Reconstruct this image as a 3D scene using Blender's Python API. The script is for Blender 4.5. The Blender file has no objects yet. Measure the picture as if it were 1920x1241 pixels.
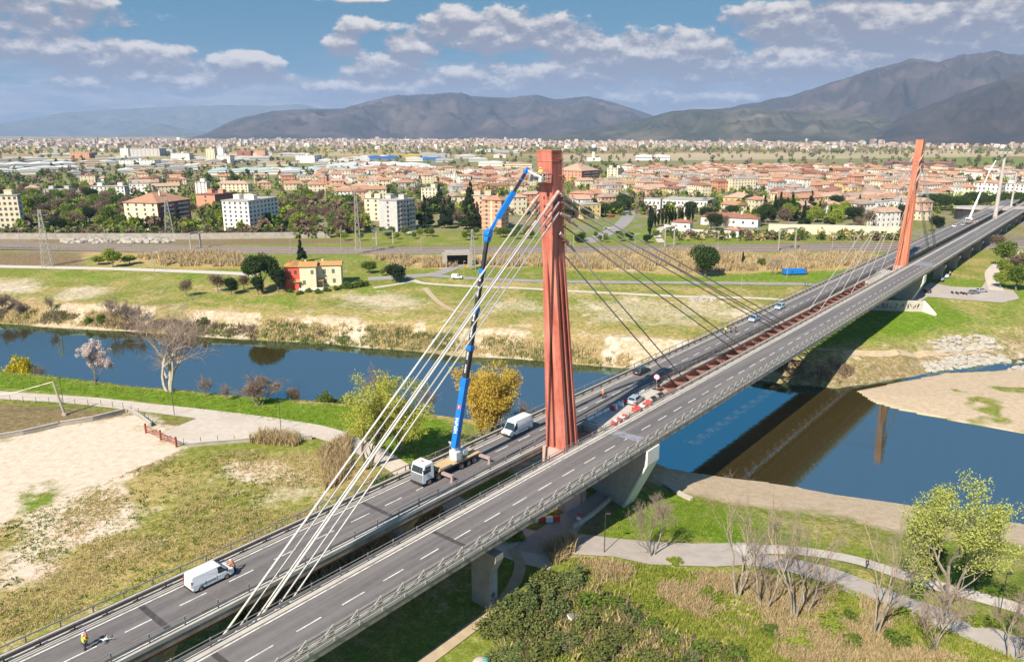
import bpy, bmesh, math, random
import numpy as np
from mathutils import Vector, Matrix
random.seed(7); RNG=np.random.default_rng(7)
SC=bpy.context.scene; COL=SC.collection
R=math.radians
# ---------------- camera (a drone 56 m above the flood plain) ----------------
F_PX=1410.; YH=250.; PW,PH=1920.,1241.; CAMZ=56.
PITCH=math.atan((PH/2-YH)/F_PX)
cam=bpy.data.cameras.new('camera'); camo=bpy.data.objects.new('camera',cam); COL.objects.link(camo)
camo.location=(0,0,CAMZ); camo.rotation_euler=(math.pi/2-PITCH,0,0)
cam.sensor_fit='HORIZONTAL'; cam.sensor_width=36.; cam.lens=36.*F_PX/PW
cam.clip_start=1.; cam.clip_end=90000.
SC.camera=camo
# ---------------- sun, sky with clouds, exposure ----------------
SUN_EL=42.; SX,SY=.5354,.8445                     # horizontal direction the light travels
sun=bpy.data.lights.new('sun','SUN'); sun.energy=5.; sun.angle=R(.5); sun.color=(1.,.91,.77)
suno=bpy.data.objects.new('sun',sun); COL.objects.link(suno)
ldir=Vector((SX*math.cos(R(SUN_EL)),SY*math.cos(R(SUN_EL)),-math.sin(R(SUN_EL))))
suno.rotation_euler=ldir.to_track_quat('-Z','Y').to_euler(); suno.location=(-200,-200,300)
SC.view_settings.view_transform='Standard'; SC.view_settings.look='None'
SC.view_settings.exposure=.85; SC.view_settings.gamma=1.
W=bpy.data.worlds.new('World'); SC.world=W; W.use_nodes=True
def build_world():
    nt=W.node_tree; N=nt.nodes; L=nt.links; N.clear()
    def nd(t,**k):
        n=N.new(t)
        for a,b in k.items(): setattr(n,a,b)
        return n
    def val(x,inp):
        if hasattr(x,'is_output'): L.new(x,inp)
        else: inp.default_value=x
    def ma(op,a,b=None,c=None,clamp=False):
        n=nd('ShaderNodeMath',operation=op,use_clamp=clamp)
        for i,x in enumerate((a,b,c)):
            if x is not None: val(x,n.inputs[i])
        return n.outputs[0]
    def mix(f,a,b):
        n=nd('ShaderNodeMix',data_type='RGBA'); val(f,n.inputs[0]); val(a,n.inputs[6]); val(b,n.inputs[7]); return n.outputs[2]
    def smooth(x,lo,hi):
        n=nd('ShaderNodeMapRange',interpolation_type='SMOOTHSTEP'); val(x,n.inputs[0]); n.inputs[1].default_value=lo; n.inputs[2].default_value=hi
        return n.outputs[0]
    out=nd('ShaderNodeOutputWorld'); bg=nd('ShaderNodeBackground'); bg.inputs[1].default_value=.05
    sky=nd('ShaderNodeTexSky'); sky.sky_type='NISHITA'; sky.sun_disc=False
    sky.sun_elevation=R(SUN_EL); sky.sun_rotation=math.atan2(-SX,-SY)
    sky.air_density=1.; sky.dust_density=.6; sky.ozone_density=2.5
    tc=nd('ShaderNodeTexCoord'); sp=nd('ShaderNodeSeparateXYZ'); L.new(tc.outputs['Generated'],sp.inputs[0])
    X,Y,Z=sp.outputs
    az=ma('ARCTAN2',X,Y)                                        # 0 straight ahead, + to the right (radians)
    el=ma('ARCSINE',Z)
    def noise(sx,sy,oz,scale,detail,rough=.55,dy=0.):
        cx=nd('ShaderNodeCombineXYZ'); val(ma('MULTIPLY',az,sx),cx.inputs[0])
        val(ma('MULTIPLY',ma('ADD',el,dy),sy),cx.inputs[1]); cx.inputs[2].default_value=oz
        n=nd('ShaderNodeTexNoise'); n.inputs['Scale'].default_value=scale; n.inputs['Detail'].default_value=detail; n.inputs['Roughness'].default_value=rough
        L.new(cx.outputs[0],n.inputs['Vector']); return n.outputs[0]
    # cumulus banks: (azimuth deg, elevation deg, half width, half height)
    banks=BANKS
    def field(dy):
        f=None
        for (a,e,wa,we,k) in banks:
            dx=ma('DIVIDE',ma('SUBTRACT',az,R(a)),R(wa)); de=ma('DIVIDE',ma('SUBTRACT',ma('ADD',el,dy),R(e)),R(we))
            g=ma('MULTIPLY',ma('SUBTRACT',1.,ma('ADD',ma('MULTIPLY',dx,dx),ma('MULTIPLY',de,de))),k)
            f=g if f is None else ma('MAXIMUM',f,g)
        return ma('MAXIMUM',f,-1.2)
    def dens(dy):
        n1=noise(16.,30.,3.1,1.,7.,.58,dy); n2=noise(55.,80.,8.7,1.,5.,.6,dy)
        t=ma('ADD',ma('MULTIPLY',ma('SUBTRACT',n1,.5),3.4),ma('MULTIPLY',ma('SUBTRACT',n2,.5),1.3))
        return ma('ADD',field(dy),t)
    d0=dens(0.); d1=dens(R(.55))
    alpha=smooth(d0,-.12,.38)
    lit=smooth(ma('SUBTRACT',d0,d1),-.15,1.0)                      # tops (thinner above) catch the sun
    ccol=mix(lit,(3.1,3.0,3.5,1),(10.,9.1,8.2,1))
    # thin grey veil low over the hills
    vn=noise(7.,44.,1.7,1.,6.,.6)
    veil=ma('MULTIPLY',smooth(el,R(6.6),R(1.6)),smooth(ma('ADD',vn,ma('MULTIPLY',smooth(el,R(6.),R(1.)),.26)),.36,.62))
    vcol=mix(smooth(noise(12.,70.,5.5,1.,6.,.6),.42,.62),(3.5,3.55,4.2,1),(6.3,5.8,5.6,1))
    skyc=mix(.82,sky.outputs[0],mix(smooth(el,R(26.),R(38.)),mix(smooth(el,R(9.),R(15.)),(.40,2.45,4.1,1),(1.2,5.6,10.5,1)),(.6,1.8,3.4,1)))  # blue band brightened above the view, added for the river to reflect
    c1=mix(ma('MULTIPLY',veil,.95),skyc,vcol)
    c2=mix(alpha,c1,ccol)
    L.new(c2,bg.inputs[0]); L.new(bg.outputs[0],out.inputs[0])
def bank(px,py,w,h,k=1.):
    v=(PH/2-py)/F_PX; u=(px-PW/2)/F_PX; c=math.cos(PITCH)+math.sin(PITCH)*v
    return (math.degrees(math.atan2(u,c)),math.degrees(math.atan(v)-PITCH),w*.036,h*.036,k)
BANKS=[bank(*q) for q in [(930,62,200,42),(850,45,80,34),(1060,75,110,36),(1240,100,190,50,1.1),(1480,60,120,42),(1650,62,150,52,1.1),(1830,70,170,60,1.1),(1780,0,240,24,1.2),(1395,40,46,34,.8),
 (770,92,58,32),(655,92,40,22,.55),(672,50,42,17,.5),(720,130,95,34),(850,145,90,25,.8),(150,118,180,32),(145,30,70,24,.8),(340,135,60,20,.6),(470,128,85,24),(90,62,34,12,.4),(340,2,60,9),(650,2,110,11),(300,160,190,30,.8),(1000,150,260,40,.9),(1500,135,300,50,1.),(1250,182,260,22,.8),(700,168,150,24,.8),(1680,150,260,36,.9),(450,150,120,22,.7),
 (-500,60,500,80),(2500,40,500,110),(-900,-600,400,80,.8)]]
build_world()
# ---------------- geometry of the view: pixels of the photograph to points on the land ----------------
CT,ST=math.cos(PITCH),math.sin(PITCH)
def ray(px,py):
    u=(px-PW/2)/F_PX; v=(PH/2-py)/F_PX
    return np.array([u,CT+ST*v,-ST+CT*v])
def gp(px,py,z=0.):
    r=ray(px,py); t=(CAMZ-z)/-r[2]; return r[:2]*t
BO=np.array([7.98,111.13]); BD=np.array([.6344,.7730]); BN=np.array([-.7730,.6344]); BANG=math.atan2(BD[1],BD[0])
def BW(s,n): return BO+BD*s+BN*n
def sn_of(x,y):
    dx=x-BO[0]; dy=y-BO[1]; return dx*BD[0]+dy*BD[1], dx*BN[0]+dy*BN[1]
def sm(x,a,b):
    t=np.clip((np.asarray(x,float)-a)/(b-a),0,1); return t*t*(3-2*t)
def _hash(ix,iy,seed):
    h=(ix*374761393+iy*668265263+seed*1442695041)&0xFFFFFFFF
    h=((h^(h>>13))*1274126177)&0xFFFFFFFF
    return ((h^(h>>16))&0xFFFF)/65535.
def vnoise(x,y,seed=0):
    x=np.asarray(x,float); y=np.asarray(y,float)
    ix=np.floor(x).astype(np.int64); iy=np.floor(y).astype(np.int64); fx=x-ix; fy=y-iy
    fx=fx*fx*(3-2*fx); fy=fy*fy*(3-2*fy)
    a=_hash(ix,iy,seed); b=_hash(ix+1,iy,seed); c=_hash(ix,iy+1,seed); d=_hash(ix+1,iy+1,seed)
    return (a*(1-fx)+b*fx)*(1-fy)+(c*(1-fx)+d*fx)*fy
def fbm(x,y,seed=0,o=4):
    r=0; k=1.; t=0
    for i in range(o): r=r+k*vnoise(x*2**i,y*2**i,seed+i*17); t+=k; k*=.5
    return r/t
def inpoly(x,y,P):
    x=np.asarray(x,float); y=np.asarray(y,float); c=np.zeros(x.shape,bool); n=len(P)
    for i in range(n):
        x0,y0=P[i]; x1,y1=P[(i+1)%n]
        if y0==y1: continue
        k=((y0>y)!=(y1>y))&(x<(x1-x0)*(y-y0)/(y1-y0)+x0); c^=k
    return c
def segdist(x,y,P,closed=True):
    x=np.asarray(x,float); y=np.asarray(y,float); best=np.full(x.shape,1e9); idx=np.zeros(x.shape,int); n=len(P)
    for i in range(n if closed else n-1):
        ax,ay=P[i]; bx,by=P[(i+1)%n]; dx,dy=bx-ax,by-ay; l=dx*dx+dy*dy+1e-9
        t=np.clip(((x-ax)*dx+(y-ay)*dy)/l,0,1); d=np.hypot(x-ax-t*dx,y-ay-t*dy)
        k=d<best; best=np.where(k,d,best); idx=np.where(k,i,idx)
    return best,idx
# ---------------- land form: river bed, banks, sand bar, flood plain ----------------
WZ=-10.
def push(px,py,z,m):
    p=gp(px,py,z); return p*(1+m/np.hypot(*p))
crest=[(-420,664),(-200,676),(0,689),(111,697),(222,711),(297,722),(389,729),(445,737),(526,743),(593,748),(700,758),(819,774)]
NEAR=[push(a,b,-1.,9.) for a,b in crest]+[gp(a,b,WZ) for a,b in [(1228,874),(1330,889),(1410,899),(1475,908),(1566,925),(1639,935),(1676,940),(1770,955),(1913,979),(2100,1020),(2500,1090)]]
NNEAR=len(NEAR)
FAR=[gp(a,b,WZ) for a,b in [(2500,640),(2150,655),(1920,672),(1869,677),(1795,687),(1720,706),(1640,719),(1572,729),(1480,722),(1428,715),(1290,700),(1149,689),(1082,684),(1015,677),(971,674),(860,669),(767,658),(674,652),(600,643),(556,642),(463,637),(371,632),(237,622),(148,618),(74,613),(0,607),(-200,592),(-420,578)]]
RIVER=[tuple(p) for p in NEAR+FAR]
BAR=[tuple(gp(a,b,WZ)) for a,b in [(1606,733),(1635,754),(1683,768),(1739,780),(1813,794),(1920,813),(2100,840),(2500,890),(2500,660),(2150,672),(1990,684),(1920,690),(1869,695),(1776,699),(1690,716),(1650,724)]]
def land(x,y,fine=True):
    x=np.asarray(x,float); y=np.asarray(y,float)
    d,i=segdist(x,y,RIVER); ins=inpoly(x,y,RIVER)
    s,n=sn_of(x,y)
    w=sm(n,12.,-12.)
    nl=np.interp(d,[0,4,9,30],[-10.2,-6.5,-1.,0.]); nr=np.interp(d,[0,13,37,50],[-10.1,-7.6,-3.8,-3.])
    near=nl*(1-w)+nr*w
    far=np.interp(d,[0,4,12,40,75,105],[-10.2,-8.6,-4.,-3.,-1.,0.])
    bump=fbm(x*.16,y*.16,5,3)-.5
    far=far+bump*np.interp(d,[0,3,9,16,30],[0,1.6,2.,.7,0])
    z=np.where(i<NNEAR-1,near,far)
    bed=-10.-np.minimum(d*.25,2.)
    z=np.where(ins,bed,z)
    near_river=(d<400)
    bd,_=segdist(x,y,BAR); bi=inpoly(x,y,BAR)
    z=np.where(bi,np.maximum(-9.86+np.interp(bd,[0,8,25],[0,.45,1.]),z),z)
    if fine: z=z+(fbm(x*.05,y*.05,2,3)-.5)*.25*np.where(ins&~bi,0,1)*sm(d,0,6)
    return z
def land1(x,y): return float(land(np.array([x]),np.array([y]))[0])
def at(px,py,dz=0.):
    """point of the land seen at a pixel of the photograph"""
    z=0.
    for _ in range(14):
        p=gp(px,py,z); z=.5*z+.5*land1(p[0],p[1])
    return np.array([p[0],p[1],land1(p[0],p[1])+dz])
# ---------------- helpers ----------------
class MB:
    """collects polygons and links them as ONE mesh object"""
    def __init__(s): s.v=[]; s.f=[]; s.m=[]; s.n=0
    def add(s,V,Fs,m=0):
        V=np.asarray(V,float).reshape(-1,3); o=s.n; s.v.append(V); s.n+=len(V)
        if isinstance(Fs,np.ndarray): s.f.append((Fs+o)); s.m.append(np.full(len(Fs),m,np.int32))
        else:
            for f in Fs: s.f.append(np.array([f])+o); s.m.append(np.array([m],np.int32))
        return s
    def box(s,c,d,m=0,rz=0.,M=None,taper=1.):
        x,y,z=d[0]/2,d[1]/2,d[2]/2; t=taper
        V=np.array([(-x,-y,-z),(x,-y,-z),(x,y,-z),(-x,y,-z),(-x*t,-y*t,z),(x*t,-y*t,z),(x*t,y*t,z),(-x*t,y*t,z)])
        if rz: k,q=math.cos(rz),math.sin(rz); V=np.stack([V[:,0]*k-V[:,1]*q,V[:,0]*q+V[:,1]*k,V[:,2]],1)
        V=V+np.array(c)
        if M is not None: V=np.array([tuple(M@Vector(p)) for p in V])
        return s.add(V,np.array([(0,3,2,1),(4,5,6,7),(0,1,5,4),(1,2,6,5),(2,3,7,6),(3,0,4,7)]),m)
    def bx(s,x0,x1,y0,y1,z0,z1,m=0): return s.box(((x0+x1)/2,(y0+y1)/2,(z0+z1)/2),(x1-x0,y1-y0,z1-z0),m)
    def tube(s,pts,r,k=6,m=0,cap=True):
        P=np.asarray(pts,float); n=len(P); r=np.broadcast_to(np.asarray(r,float),(n,))
        T=np.gradient(P,axis=0); T/=np.linalg.norm(T,axis=1)[:,None]+1e-9
        ref=np.where(np.abs(T[:,2:3])>.93,np.array([[1.,0,0]]),np.array([[0,0,1.]]))
        U=np.cross(T,ref); U/=np.linalg.norm(U,axis=1)[:,None]; Vv=np.cross(T,U)
        a=np.arange(k)*2*math.pi/k+math.pi/k
        V=(P[:,None]+r[:,None,None]*(U[:,None]*np.cos(a)[None,:,None]+Vv[:,None]*np.sin(a)[None,:,None])).reshape(-1,3)
        i=np.arange(n-1)[:,None]*k; j=np.arange(k)[None]; j2=(j+1)%k
        Fq=np.stack([i+j,i+k+j,i+k+j2,i+j2],-1).reshape(-1,4)
        s.add(V,Fq,m)
        if cap:
            o=s.n-len(V); s.f.append(np.array([list(range(k))])+o); s.m.append(np.array([m],np.int32))
            s.f.append(np.array([list(range((n-1)*k,n*k))[::-1]])+o); s.m.append(np.array([m],np.int32))
        return s
    def bar(s,a,b,w,h=None,m=0):
        """square-section bar from a to b"""
        h=h or w; a=np.array(a,float); b=np.array(b,float); t=b-a; t/=np.linalg.norm(t)
        ref=np.array([1.,0,0]) if abs(t[2])>.93 else np.array([0,0,1.])
        u=np.cross(t,ref); u/=np.linalg.norm(u); v=np.cross(u,t)
        V=[p+u*x*w/2+v*y*h/2 for p in (a,b) for x,y in ((-1,-1),(1,-1),(1,1),(-1,1))]
        return s.add(V,np.array([(0,3,2,1),(4,5,6,7),(0,1,5,4),(1,2,6,5),(2,3,7,6),(3,0,4,7)]),m)
    def prism(s,poly,z0,z1,m=0,M=None,mt=None):
        """outline in xy extruded from z0 to z1"""
        P=np.asarray(poly,float); n=len(P)
        V=np.concatenate([np.c_[P,np.full(n,z0)],np.c_[P,np.full(n,z1)]])
        if M is not None: V=np.array([tuple(M@Vector(p)) for p in V])
        s.add(V,[],m); o=s.n-2*n
        for i in range(n):
            j=(i+1)%n; s.f.append(np.array([[i,j,n+j,n+i]])+o); s.m.append(np.array([m],np.int32))
        s.f.append(np.array([list(range(n))[::-1]])+o); s.m.append(np.array([m],np.int32))
        s.f.append(np.array([list(range(n,2*n))])+o); s.m.append(np.array([m if mt is None else mt],np.int32))
        return s
    def side(s,prof,y0,y1,m=0):
        """side outline (x,z) extruded across y"""
        P=np.asarray(prof,float); n=len(P)
        V=np.concatenate([np.c_[P[:,0],np.full(n,y0),P[:,1]],np.c_[P[:,0],np.full(n,y1),P[:,1]]])
        s.add(V,[],m); o=s.n-2*n
        for i in range(n):
            j=(i+1)%n; s.f.append(np.array([[i,n+i,n+j,j]])+o); s.m.append(np.array([m],np.int32))
        s.f.append(np.array([list(range(n))])+o); s.m.append(np.array([m],np.int32))
        s.f.append(np.array([list(range(n,2*n))[::-1]])+o); s.m.append(np.array([m],np.int32))
        return s
    def cyl(s,c,r,h,k=12,m=0,axis='z',r2=None):
        c=np.array(c,float); d={'x':(1,0,0),'y':(0,1,0),'z':(0,0,1)}[axis]; d=np.array(d,float)*h/2
        return s.tube([c-d,c+d],[r,r if r2 is None else r2],k,m)
    def ball(s,c,r,m=0,nu=8,nv=5):
        c=np.array(c,float); r=np.broadcast_to(np.asarray(r,float),(3,)); V=[]; 
        for j in range(nv+1):
            p=math.pi*j/nv
            for i in range(nu): a=2*math.pi*i/nu; V.append((math.sin(p)*math.cos(a)*r[0],math.sin(p)*math.sin(a)*r[1],-math.cos(p)*r[2]))
        Fq=[(j*nu+i,j*nu+(i+1)%nu,(j+1)*nu+(i+1)%nu,(j+1)*nu+i) for j in range(nv) for i in range(nu)]
        return s.add(np.array(V)+c,np.array(Fq),m)
    def mesh(s,name,mats,smooth=False):
        me=bpy.data.meshes.new(name)
        V=np.concatenate(s.v) if s.v else np.zeros((0,3)); me.vertices.add(len(V)); me.vertices.foreach_set('co',V.ravel().astype(np.float32))
        tot=np.concatenate([np.full(len(f),f.shape[1],np.int32) for f in s.f]); li=np.concatenate([f.ravel() for f in s.f]).astype(np.int32)
        me.loops.add(len(li)); me.loops.foreach_set('vertex_index',li)
        me.polygons.add(len(tot)); me.polygons.foreach_set('loop_start',np.concatenate([[0],np.cumsum(tot)[:-1]]).astype(np.int32)); me.polygons.foreach_set('loop_total',tot)
        for m in (mats if isinstance(mats,(list,tuple)) else [mats]): me.materials.append(m)
        me.polygons.foreach_set('material_index',np.concatenate(s.m))
        me.polygons.foreach_set('use_smooth',np.full(len(tot),bool(smooth)))
        me.update(calc_edges=True); me.validate()
        return me
    def build(s,name,mats,parent=None,smooth=False,loc=None,rz=0.,bevel=0.):
        return link(name,s.mesh(name,mats,smooth),parent,loc,rz,bevel)
def link(name,me,parent=None,loc=None,rz=0.,bevel=0.):
    o=bpy.data.objects.new(name,me); COL.objects.link(o)
    if parent is not None: o.parent=parent
    if loc is not None: o.location=loc
    if rz: o.rotation_euler=(0,0,rz)
    if bevel:
        b=o.modifiers.new('bevel','BEVEL'); b.width=bevel; b.segments=2; b.limit_method='ANGLE'; b.angle_limit=R(35)
    return o
def tag(o,label=None,cat=None,group=None,kind=None):
    if label: o['label']=label
    if cat: o['category']=cat
    if group: o['group']=group
    if kind: o['kind']=kind
    return o
def thing(name,label,cat,loc=(0,0,0),rz=0.,group=None):
    o=bpy.data.objects.new(name,None); COL.objects.link(o); o.empty_display_size=.5
    o.location=tuple(loc); o.rotation_euler=(0,0,rz); return tag(o,label,cat,group)
def copy_tree(o,loc=None,rz=None,label=None,group=None,scale=None,parent=None):
    c=o.copy(); COL.objects.link(c); c.parent=parent
    if loc is not None: c.location=tuple(loc)
    if rz is not None: c.rotation_euler=(0,0,rz)
    if scale is not None: c.scale=(scale,)*3 if np.isscalar(scale) else scale
    if label: c['label']=label
    if group: c['group']=group
    for ch in list(o.children): copy_tree(ch,parent=c)
    return c
# ---------------- materials ----------------
def pm(name,c,c2=None,scale=1.,rough=.7,metal=0.,bump=0.,spec=.3,detail=5.,coat=0.,c3=None,scale3=.15,k3=.5):
    m=bpy.data.materials.new(name); m.use_nodes=True; nt=m.node_tree; N=nt.nodes; L=nt.links; b=N['Principled BSDF']
    b.inputs['Roughness'].default_value=rough; b.inputs['Metallic'].default_value=metal; b.inputs['Specular IOR Level'].default_value=spec
    if coat: b.inputs['Coat Weight'].default_value=coat; b.inputs['Coat Roughness'].default_value=.08
    c2=c2 or tuple(x*.82 for x in c)
    tc=N.new('ShaderNodeTexCoord'); ns=N.new('ShaderNodeTexNoise'); ns.inputs['Scale'].default_value=scale; ns.inputs['Detail'].default_value=detail; ns.inputs['Roughness'].default_value=.6
    L.new(tc.outputs['Object'],ns.inputs['Vector'])
    mr=N.new('ShaderNodeMapRange'); mr.inputs[1].default_value=.32; mr.inputs[2].default_value=.68; L.new(ns.outputs[0],mr.inputs[0])
    mx=N.new('ShaderNodeMix'); mx.data_type='RGBA'; mx.inputs[6].default_value=(*c,1); mx.inputs[7].default_value=(*c2,1); L.new(mr.outputs[0],mx.inputs[0])
    o=mx.outputs[2]
    if c3:
        n3=N.new('ShaderNodeTexNoise'); n3.inputs['Scale'].default_value=scale3; n3.inputs['Detail'].default_value=6.; n3.inputs['Roughness'].default_value=.65; L.new(tc.outputs['Object'],n3.inputs['Vector'])
        r3=N.new('ShaderNodeMapRange'); r3.inputs[1].default_value=.48; r3.inputs[2].default_value=.68; r3.inputs[4].default_value=k3; L.new(n3.outputs[0],r3.inputs[0])
        m3=N.new('ShaderNodeMix'); m3.data_type='RGBA'; L.new(r3.outputs[0],m3.inputs[0]); L.new(o,m3.inputs[6]); m3.inputs[7].default_value=(*c3,1); o=m3.outputs[2]
    L.new(o,b.inputs['Base Color'])
    if bump:
        bp=N.new('ShaderNodeBump'); bp.inputs['Strength'].default_value=bump; bp.inputs['Distance'].default_value=.1; L.new(ns.outputs[0],bp.inputs['Height']); L.new(bp.outputs[0],b.inputs['Normal'])
    return m
def leafmat(name,c,c2,trans=.35):
    m=bpy.data.materials.new(name); m.use_nodes=True; nt=m.node_tree; N=nt.nodes; L=nt.links; b=N['Principled BSDF']; out=N['Material Output']
    b.inputs['Roughness'].default_value=.7; b.inputs['Specular IOR Level'].default_value=.15
    g=N.new('ShaderNodeNewGeometry'); oi=N.new('ShaderNodeObjectInfo')
    ad=N.new('ShaderNodeMath'); ad.operation='MULTIPLY_ADD'; L.new(oi.outputs['Random'],ad.inputs[0]); ad.inputs[1].default_value=.45; 
    k=N.new('ShaderNodeMath'); k.operation='MULTIPLY'; L.new(g.outputs['Random Per Island'],k.inputs[0]); k.inputs[1].default_value=.55; L.new(k.outputs[0],ad.inputs[2])
    mx=N.new('ShaderNodeMix'); mx.data_type='RGBA'; mx.inputs[6].default_value=(*c,1); mx.inputs[7].default_value=(*c2,1); L.new(ad.outputs[0],mx.inputs[0])
    L.new(mx.outputs[2],b.inputs['Base Color'])
    t=N.new('ShaderNodeBsdfTranslucent'); L.new(mx.outputs[2],t.inputs[0]); ms=N.new('ShaderNodeMixShader'); ms.inputs[0].default_value=trans
    L.new(b.outputs[0],ms.inputs[1]); L.new(t.outputs[0],ms.inputs[2]); L.new(ms.outputs[0],out.inputs[0])
    return m
def streaked(name,c,c2,c3,sx,sz,rough=.8,axis=0,k=1.):
    m=pm(name,c,c2,1.2,rough,bump=.06); nt=m.node_tree; N=nt.nodes; L=nt.links; b=N['Principled BSDF']; old=b.inputs['Base Color'].links[0].from_socket
    tc=N.new('ShaderNodeTexCoord'); mp=N.new('ShaderNodeMapping'); mp.inputs['Scale'].default_value=(sx,sx if axis==2 else sz,sz if axis==2 else 1.) if axis==2 else (sx,sz,sz); L.new(tc.outputs['Object'],mp.inputs[0])
    n=N.new('ShaderNodeTexNoise'); n.inputs['Scale'].default_value=1.; n.inputs['Detail'].default_value=6.; n.inputs['Roughness'].default_value=.6; L.new(mp.outputs[0],n.inputs['Vector'])
    r=N.new('ShaderNodeMapRange'); r.inputs[1].default_value=.40; r.inputs[2].default_value=.66; r.inputs[4].default_value=k; L.new(n.outputs[0],r.inputs[0])
    x=N.new('ShaderNodeMix'); x.data_type='RGBA'; L.new(r.outputs[0],x.inputs[0]); L.new(old,x.inputs[6]); x.inputs[7].default_value=(*c3,1); L.new(x.outputs[2],b.inputs['Base Color']); return m
M={}
M['concrete']=pm('concrete',(.40,.36,.31),(.30,.27,.23),.6,.85,bump=.15,c3=(.22,.19,.16),scale3=.25,k3=.6)
M['pale_concrete']=pm('pale_concrete',(.52,.47,.42),(.42,.38,.33),.8,.85,bump=.1,c3=(.34,.3,.27),scale3=.3)
M['red_paint']=streaked('red_paint',(.46,.122,.082),(.36,.085,.056),(.56,.25,.19),1.1,.10,.65,2,.75)
M['orange_paint']=streaked('orange_paint',(.50,.16,.085),(.42,.115,.06),(.56,.26,.17),1.2,.06,.65,2,.6)
M['rust']=pm('rust',(.24,.085,.06),(.15,.05,.035),.8,.8,c3=(.3,.18,.14),scale3=.5)
M['steel_grey']=pm('steel_grey',(.36,.33,.31),(.26,.23,.21),1.2,.55,metal=.3)
M['dark_steel']=pm('dark_steel',(.12,.105,.10),(.07,.06,.06),1.5,.6,metal=.3)
M['galv']=pm('galvanised_steel',(.50,.47,.43),(.38,.34,.30),1.,.5,metal=.35)
M['cable']=pm('cable_sheath',(.66,.63,.59),(.52,.49,.45),2.,.45)
M['sleeve']=pm('rusty_sleeve',(.42,.22,.17),(.55,.45,.4),1.5,.6)
M['asphalt']=streaked('asphalt',(.140,.127,.128),(.110,.100,.101),(.20,.183,.180),.03,1.1,.85,0,.85)
M['old_asphalt_unused']=pm('asphalt',(.125,.113,.118),(.088,.08,.085),.5,.85,bump=.1,c3=(.16,.145,.145),scale3=.06,k3=.6)
M['paint_white']=pm('road_paint',(.74,.72,.68),(.56,.54,.51),3.,.6,c3=(.24,.22,.22),scale3=1.1,k3=.75)
M['white']=pm('white_paint',(.80,.80,.80),(.74,.74,.74),.7,.3,coat=.5)
M['glass']=pm('dark_glass',(.02,.03,.035),(.03,.045,.05),.8,.05,spec=.8)
M['tyre']=pm('tyre',(.022,.022,.022),(.035,.033,.03),5.,.85)
M['rim']=pm('wheel_rim',(.35,.35,.36),(.22,.22,.23),3.,.35,metal=.6)
M['black']=pm('black_plastic',(.025,.025,.027),(.04,.04,.04),3.,.5)
M['blue']=pm('blue_paint',(.01,.19,.62),(.008,.15,.52),.5,.35,coat=.3)
M['boom_black']=pm('black_boom',(.03,.03,.033),(.05,.05,.055),.8,.4)
M['orange_vest']=pm('orange_hi_vis',(.85,.22,.06),(.7,.16,.05),3.,.8)
M['yellow_vest']=pm('yellow_hi_vis',(.65,.85,.05),(.55,.72,.04),3.,.8)
M['skin']=pm('skin',(.48,.27,.18),(.42,.22,.15),8.,.6)
M['trousers']=pm('dark_trousers',(.03,.04,.07),(.05,.055,.08),4.,.85)
M['helmet_blue']=pm('blue_helmet',(.03,.10,.5),(.03,.08,.4),4.,.35)
M['red_light']=pm('red_lens',(.4,.02,.02),(.3,.015,.015),5.,.2)
M['lamp_lens']=pm('clear_lens',(.7,.7,.7),(.55,.55,.57),5.,.1,spec=.7)
M['plate']=pm('number_plate',(.7,.7,.68),(.6,.6,.6),5.,.5)
M['red_plastic']=pm('red_barrier_plastic',(.62,.06,.05),(.5,.045,.04),2.,.5)
M['bark']=pm('bark',(.22,.17,.13),(.13,.10,.075),2.,.9,bump=.3)
M['pale_bark']=pm('pale_bark',(.36,.31,.25),(.20,.165,.13),1.5,.9,bump=.2)
M['twig']=pm('twigs',(.33,.25,.20),(.24,.18,.14),2.,.9)
M['pole_dark']=pm('dark_pole',(.05,.055,.05),(.08,.08,.075),2.,.5,metal=.3)
M['wood']=pm('weathered_wood',(.42,.36,.29),(.32,.27,.21),2.,.85)
M['terracotta']=pm('terracotta_tiles',(.45,.245,.155),(.33,.165,.10),1.2,.85,bump=.2,c3=(.40,.28,.21),scale3=.3)
M['terracotta_pale']=pm('faded_terracotta_tiles',(.50,.34,.25),(.40,.25,.18),1.2,.85,bump=.2,c3=(.36,.25,.19),scale3=.3)
M['terracotta_dark']=pm('brown_terracotta_tiles',(.30,.135,.09),(.21,.09,.06),1.2,.85,bump=.2,c3=(.28,.18,.14),scale3=.3)
M['ochre_tiles']=pm('ochre_tiles',(.50,.27,.10),(.38,.2,.07),1.5,.85,bump=.2,c3=(.42,.26,.14),scale3=.4)
M['w_cream']=pm('cream_render',(.70,.61,.44),(.62,.53,.38),.4,.85)
M['w_white']=pm('white_render',(.76,.73,.68),(.68,.65,.6),.4,.85)
M['w_peach']=pm('peach_render',(.66,.42,.29),(.58,.36,.25),.4,.85)
M['w_yellow']=pm('yellow_render',(.67,.50,.22),(.58,.43,.19),.4,.85)
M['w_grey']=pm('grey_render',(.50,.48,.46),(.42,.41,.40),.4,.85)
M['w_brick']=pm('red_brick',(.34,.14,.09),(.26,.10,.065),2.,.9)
M['w_salmon']=pm('salmon_brick',(.60,.29,.18),(.52,.24,.15),1.,.85)
M['w_red']=pm('red_render',(.60,.10,.07),(.52,.085,.06),.6,.85)
M['window']=pm('window_glass',(.06,.065,.075),(.11,.11,.12),.7,.15,spec=.6)
M['shutter']=pm('green_shutter',(.12,.17,.11),(.10,.14,.09),2.,.6)
M['flat_roof']=pm('flat_roof',(.44,.40,.37),(.34,.31,.29),.4,.9)
M['white_roof']=pm('white_sheet_roof',(.66,.65,.64),(.56,.56,.56),.2,.6)
M['teal_roof']=pm('pale_teal_roof',(.45,.56,.56),(.38,.48,.49),.2,.6)
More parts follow.
